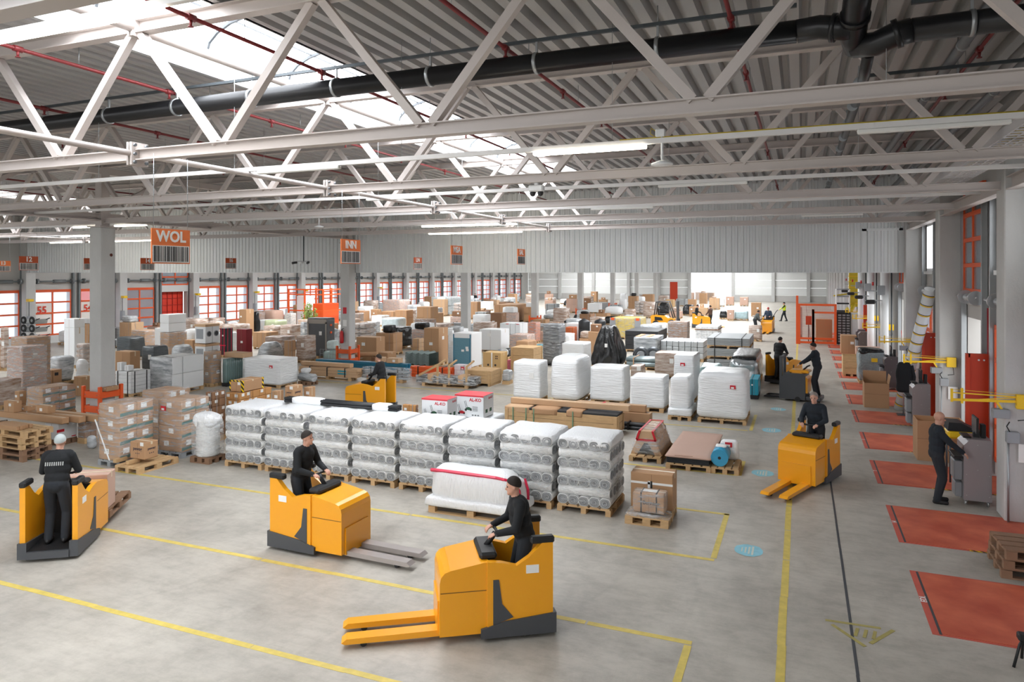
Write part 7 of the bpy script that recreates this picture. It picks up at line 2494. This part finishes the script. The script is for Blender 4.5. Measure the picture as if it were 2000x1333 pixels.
# banded tube leaning against the wall
p0 = Vector((2.98, 26.3, .02)); p1 = Vector((3.62, 24.6, 4.0))
r = thing('banded_tube', 'long white tube with yellow and black bands leaning at the dock', 'tube')
MB().tube(p0, p1, .17, n=16).build('tube', WHITE, r)
dd = (p1 - p0).normalized(); L = (p1 - p0).length
for k in range(13):
    q = p0 + dd * (.2 + k * .33)
    if (q - p0).length < L - .1:
        MB().tube(q, q + dd * .035, .175, n=16).build('yellow_band', YEL, r)
        MB().tube(q + dd * .04, q + dd * .06, .174, n=16).build('dark_band', TRKB, r)
# coat hanging by the striped tube
r = thing('hanging_coat', 'dark work jacket hanging beside the striped tube', 'jacket', (2.98, 25.1, .75))
MB().soft(-.22, -.12, 0, .22, .12, .95, .1, 9, .05, 3, .25, .1).build('jacket_body', BLKC, r)
MB().path([(.18, 0, .85), (.26, -.03, .5), (.24, -.05, .2)], [.07, .06, .05], 8).build('sleeve', BLKC, r)
MB().tube((0, 0, .93), (0, 0, 1.1), .008, n=5).build('hook', CHROME, r)
r = thing('coat_stand', 'thin steel stand holding the dark jacket', 'stand', (2.98, 25.3, 0))
MB().tube((0, 0, 0), (0, 0, 1.9), .018, n=8).bar((0, 0, 1.87), (0, -.2, 1.87), .02, .02).build('post', CHROME, r)
MB().cbox(-.18, -.18, 0, .18, .18, .03, .008).build('base', DKSTEEL, r)


# open cartons by the docks
def open_box(p, label, m=CARD, flaps=True):
    x, y, z, w, d, h = p
    r = thing('open_carton', label, 'carton', (x, y, z))
    t = .012
    b = MB()
    b.box(-w / 2, -d / 2, 0, w / 2, d / 2, t)
    b.box(-w / 2, -d / 2, t, w / 2, -d / 2 + t, h).box(-w / 2, d / 2 - t, t, w / 2, d / 2, h).box(-w / 2, -d / 2 + t, t, -w / 2 + t, d / 2 - t, h).box(w / 2 - t, -d / 2 + t, t, w / 2, d / 2 - t, h)
    b.build('box', m, r)
    if flaps:
        MB().bar((0, d / 2, h), (0, d / 2 + .05, h + .32), w * .96, .01, up=(0, 1, 0)).build('flap', m, r)
        MB().bar((-w / 2, 0, h), (-w / 2 - .12, 0, h + .25), d * .9, .01, up=(1, 0, 0)).build('flap', m, r)
        MB().bar((w / 2, 0, h), (w / 2 + .05, 0, h + .25), d * .9, .01, up=(1, 0, 0)).build('flap', m, r)
    MB().box(-w / 2, -d / 2 - .003, h * .55, w / 2, -d / 2 - .001, h * .56).build('seam', CARDD, r)
    TAKEN.append((x - w / 2, x + w / 2, y - d / 2, y + d / 2, z, z + h))
    return r


r = open_box((2.32, 26.7, 0, .74, .75, .82), 'open brown carton with raised flaps standing on the levellers')
p = (3.08, 19.75, 0, 1.0, .75, .95)
r = open_box(p, 'large open carton lettered WÜRTH behind the bald man', flaps=False)
link('lettering', text_mesh('WÜRTH', .15, INK, .03, .001), r, (.12, -p[4] / 2 - .004, .66))
r = thing('yellow_cradle', 'yellow and black cradle machine behind the dock terminal', 'machine', (3.25, 17.75, 0))
MB().cbox(-.35, -.25, .95, .3, .25, 1.12, .04).build('yellow_tray', YEL, r)
MB().prism([(-.35, 1.12), (.3, 1.12), (.1, 1.2), (-.1, 1.3), (-.33, 1.3)], -.24, .24, 'y').build('black_cover', TRKB, r)
for (a, c) in ((-.3, -.2), (.25, -.2), (-.3, .2), (.25, .2)): MB().tube((a, c, 0), (a, c, .97), .02, n=8).build('leg', DKSTEEL, r)
carton((2.45, 43.9, 0, .8, .9, 1.0), 'tall brown carton near the orange fence', CARD, lab=1)
carton((3.05, 41.0 - 3.2, 0, 1.25, .6, .95), 'wide pale brown carton standing behind the netted pallet', CARDP, lab=0)
p = (2.62, 32.2, 0, .95, 1.0, 1.3)
r = wrap(p, 'netted grey pallet load with a yellow label by the levellers', mat('grey_net', (140, 152, 154), .45, bump=1.0, bscale=16, var=.3, vscale=12), .06, .05)
MB().soft(-.45, -.48, 1.2, .45, .48, 1.42, .1, 8, .08, 4).build('dark_top', WRAPK, r)
MB().box(-.02, -.54, .92, .2, -.52, 1.07).build('yellow_label', YEL, r)
crate((2.02, 34.3, 0, .7, .9, .9), 'narrow slatted wooden crate beside the netted pallet', WOOD, lid=False)
for k in range(3):
    r = thing('pallet', 'worn wooden pallet by the levellers at the picture edge, %s of three' % ('lowest', 'middle', 'topmost')[k], 'pallet', (3.3 + .02 * k, 12.78, k * .144), .02 * k, 'pallets by the levellers')
    pallet(r, 1.15, .85, near=True, m=WOODD, name='pallet_frame')
r = thing('black_stand', 'black folding stand at the bottom corner of the picture', 'stand', (2.36, 9.72, 0))
for (a, c) in ((-.12, -.1), (.14, -.08), (.02, .16)): MB().path([(a, c, 0), (a * .4, c * .4, .24), (0, 0, .3)], .016, 8).build('leg', TRKB, r)
MB().cbox(-.06, -.05, .28, .1, .06, .36, .015).build('clamp', TRKB, r)

# orange machine fence with wire mesh
r = thing('safety_fence', 'orange framed safety fence with mesh panels and a control box', 'fence', (-.24, 48.2, 0))
W_ = 2.2
for (x, h) in ((0, 3.05), (.93, 2.2), (1.5 - .57, 2.2), (W_, 2.55), (.12, 2.55)):
    MB().cbox(x - .07, -.05, 0, x + .07, .05, h, .006).build('post', ORANGE, r)
for z in (.05, .3, 2.42): MB().box(0, -.03, z, W_, .03, z + .13).build('rail', ORANGE, r)
MB().box(.93, -.03, 1.95, W_, .03, 2.06).build('rail', ORANGE, r)
b = MB()
for k in range(44): b.box(k * .05 + .02, -.004, .15, k * .05 + .026, .004, 2.5)
for k in range(24): b.box(0, -.004, .2 + k * .1, W_, .004, .206 + k * .1)
o = b.build('wire_mesh', ORANGE, r); o['kind'] = 'stuff'
MB().cbox(.5, .35, 1.2, .85, .5, 1.75, .01).build('control_box', REDDOOR, r)
MB().tube((.67, .42, 0), (.67, .42, 1.2), .03, n=8).build('control_post', DKSTEEL, r)
MB().cbox(.08, .1, .3, .3, .2, 2.35, .01).build('white_panel', WHITE, r)
for k in range(4): MB().cbox(-.02, .1 + k * 1.05, 0, .05, .16 + k * 1.05, 2.5, .005).build('post', ORANGE, r)
TAKEN.append((-.3, 2.0, 48, 52, 0, 2.6))
carton((1.35, 49.9, 0, .95, .8, 1.5), 'brown carton with a red sticker inside the orange fence', CARD, lab=0, pal=True)
# equipment racks
p = (2.45, 49.3)
r = thing('equipment_rack', 'tall black equipment rack full of small modules', 'rack', (p[0], p[1], 0))
MB().cbox(-.4, -.3, .0, .4, .3, 2.0, .015).build('frame', TRKB, r)
mm = MB().box(-.1, -.315, 0, .08, -.3, .1).mesh('module', PLASG)
for k in range(11):
    for j in range(3): link('module', mm, r, (-.2 + j * .24, 0, .12 + k * .165))
r = thing('equipment_rack', 'open grey server frame above the black equipment rack', 'rack', (p[0] - .02, p[1] + .1, 2.01))
for s in (-1, 1): MB().cbox(s * .38 - .03, -.3, 0, s * .38 + .03, .3, 1.45, .008).build('post', WHITE, r)
for z in (.02, .5, .95, 1.4): MB().cbox(-.36, -.28, z, .36, .28, z + .08, .006).build('shelf', PLASG if z > .6 else TRKB, r)
r = thing('switch_cabinet', 'plain white switch cabinet beside the equipment rack', 'cabinet', (3.35, 49.6, 0))
MB().cbox(-.48, -.4, .05, .45, .4, 2.0, .012).build('body', WHITE, r)
MB().box(-.45, -.41, .1, .42, -.402, 1.95).build('door', WHITE, r)
MB().cbox(.3, -.43, .95, .34, -.41, 1.15, .005).build('handle', TRKB, r)
# yellow cable ladder
r = thing('cable_ladder', 'yellow vertical cable ladder turning in at the racks', 'cable ladder', (3.15, 50.6, 0))
MB().cbox(-.3, -.1, 2.3, .3, .1, 4.6, .02).build('cable_bundle', CABLEY, r)
for k in range(6): MB().box(-.36, -.13, 2.5 + k * .35, .36, -.1, 2.54 + k * .35).build('rung', YEL, r)
MB().path([(0, -.05, 2.5), (-.15, -.2, 2.1), (-.45, -.3, 2.15)], .14, 10).build('cable_bend', CABLEY, r)
MB().bar((-1.2, -.3, 3.0), (-.3, -.1, 3.15), .2, .08).build('cable_arm', CABLEY, r)
# white ducts and lamp heads on the far dock columns
for k, y in enumerate((35.4, 41.9, 48.4, 54.9)):
    r = thing('dock_duct', 'white round duct with control heads at the dock, %s past the hanging wall' % ordn[k], 'duct', (3.3, y - 1.3, 0))
    MB().tube((0, 0, 0), (0, 0, 4.8), .16, n=14).build('duct', WHITE, r)
    for z in (3.3, 3.7): MB().bar((0, -.1, z), (-.55, -.12, z + .02), .05, .05).build('bracket', GALV, r)
    MB().cbox(-.75, -.25, 3.15, -.35, .05, 3.33, .05).build('control_head', TRKB, r)
    MB().cbox(-.3, -.3, 3.55, .0, -.12, 3.95, .02).build('meter_box', PLASG, r)
    MB().tube((-.45, -.1, 3.95), (-.45, -.1, 4.1), .04, n=8).build('signal_lamp', FIRE, r)
    MB().tube((.25, -.2, 0), (.25, -.2, 4.8), .03, n=8).build('conduit', DKSTEEL, r)
# orange machine frame by the numbered doors
x0, y0 = -38.5, 46.2
r = thing('machine_frame', 'orange machine frame with mesh by the numbered doors', 'machine', (x0, y0, 0))
for xx in (0, 1.6, 3.4):
    for yy in (0, 3.5): MB().cbox(xx - .06, yy - .06, 0, xx + .06, yy + .06, 3.2, .01).build('post', ORANGE, r)
for z in (1.4, 2.7, 3.1):
    MB().box(0, -.05, z, 3.4, .05, z + .1).box(3.35, 0, z, 3.45, 3.5, z + .1).build('rail', ORANGE, r)
MB().cbox(.4, .5, 0, 1.3, 1.6, 2.6, .02).build('white_unit', WHITE, r)
MB().cbox(2.0, .5, 0, 3.0, 2.6, 2.0, .02).build('orange_unit', ORANGE, r)
# yellow lamp arms at the numbered doors
for k, y in enumerate(PILY[1:8]):
    r = thing('dock_lamp', 'yellow jointed dock lamp on the numbered door wall, %s from the camera' % ordn[k], 'lamp', (XL + .65, y - .2, 2.75))
    MB().bar((0, 0, .1), (.7, -.2, .1), .06, .06).build('arm', YEL, r)
    MB().cbox(.55, -.5, .0, .85, -.2, .16, .02).build('lamp_head', YEL, r)
    MB().cbox(.0, -.1, -1.5, .2, .12, -.9, .02).build('control_box', PLASG, r)
    MB().tube((.08, 0, -.95), (.08, 0, .1), .02, n=6).build('conduit', DKSTEEL, r)
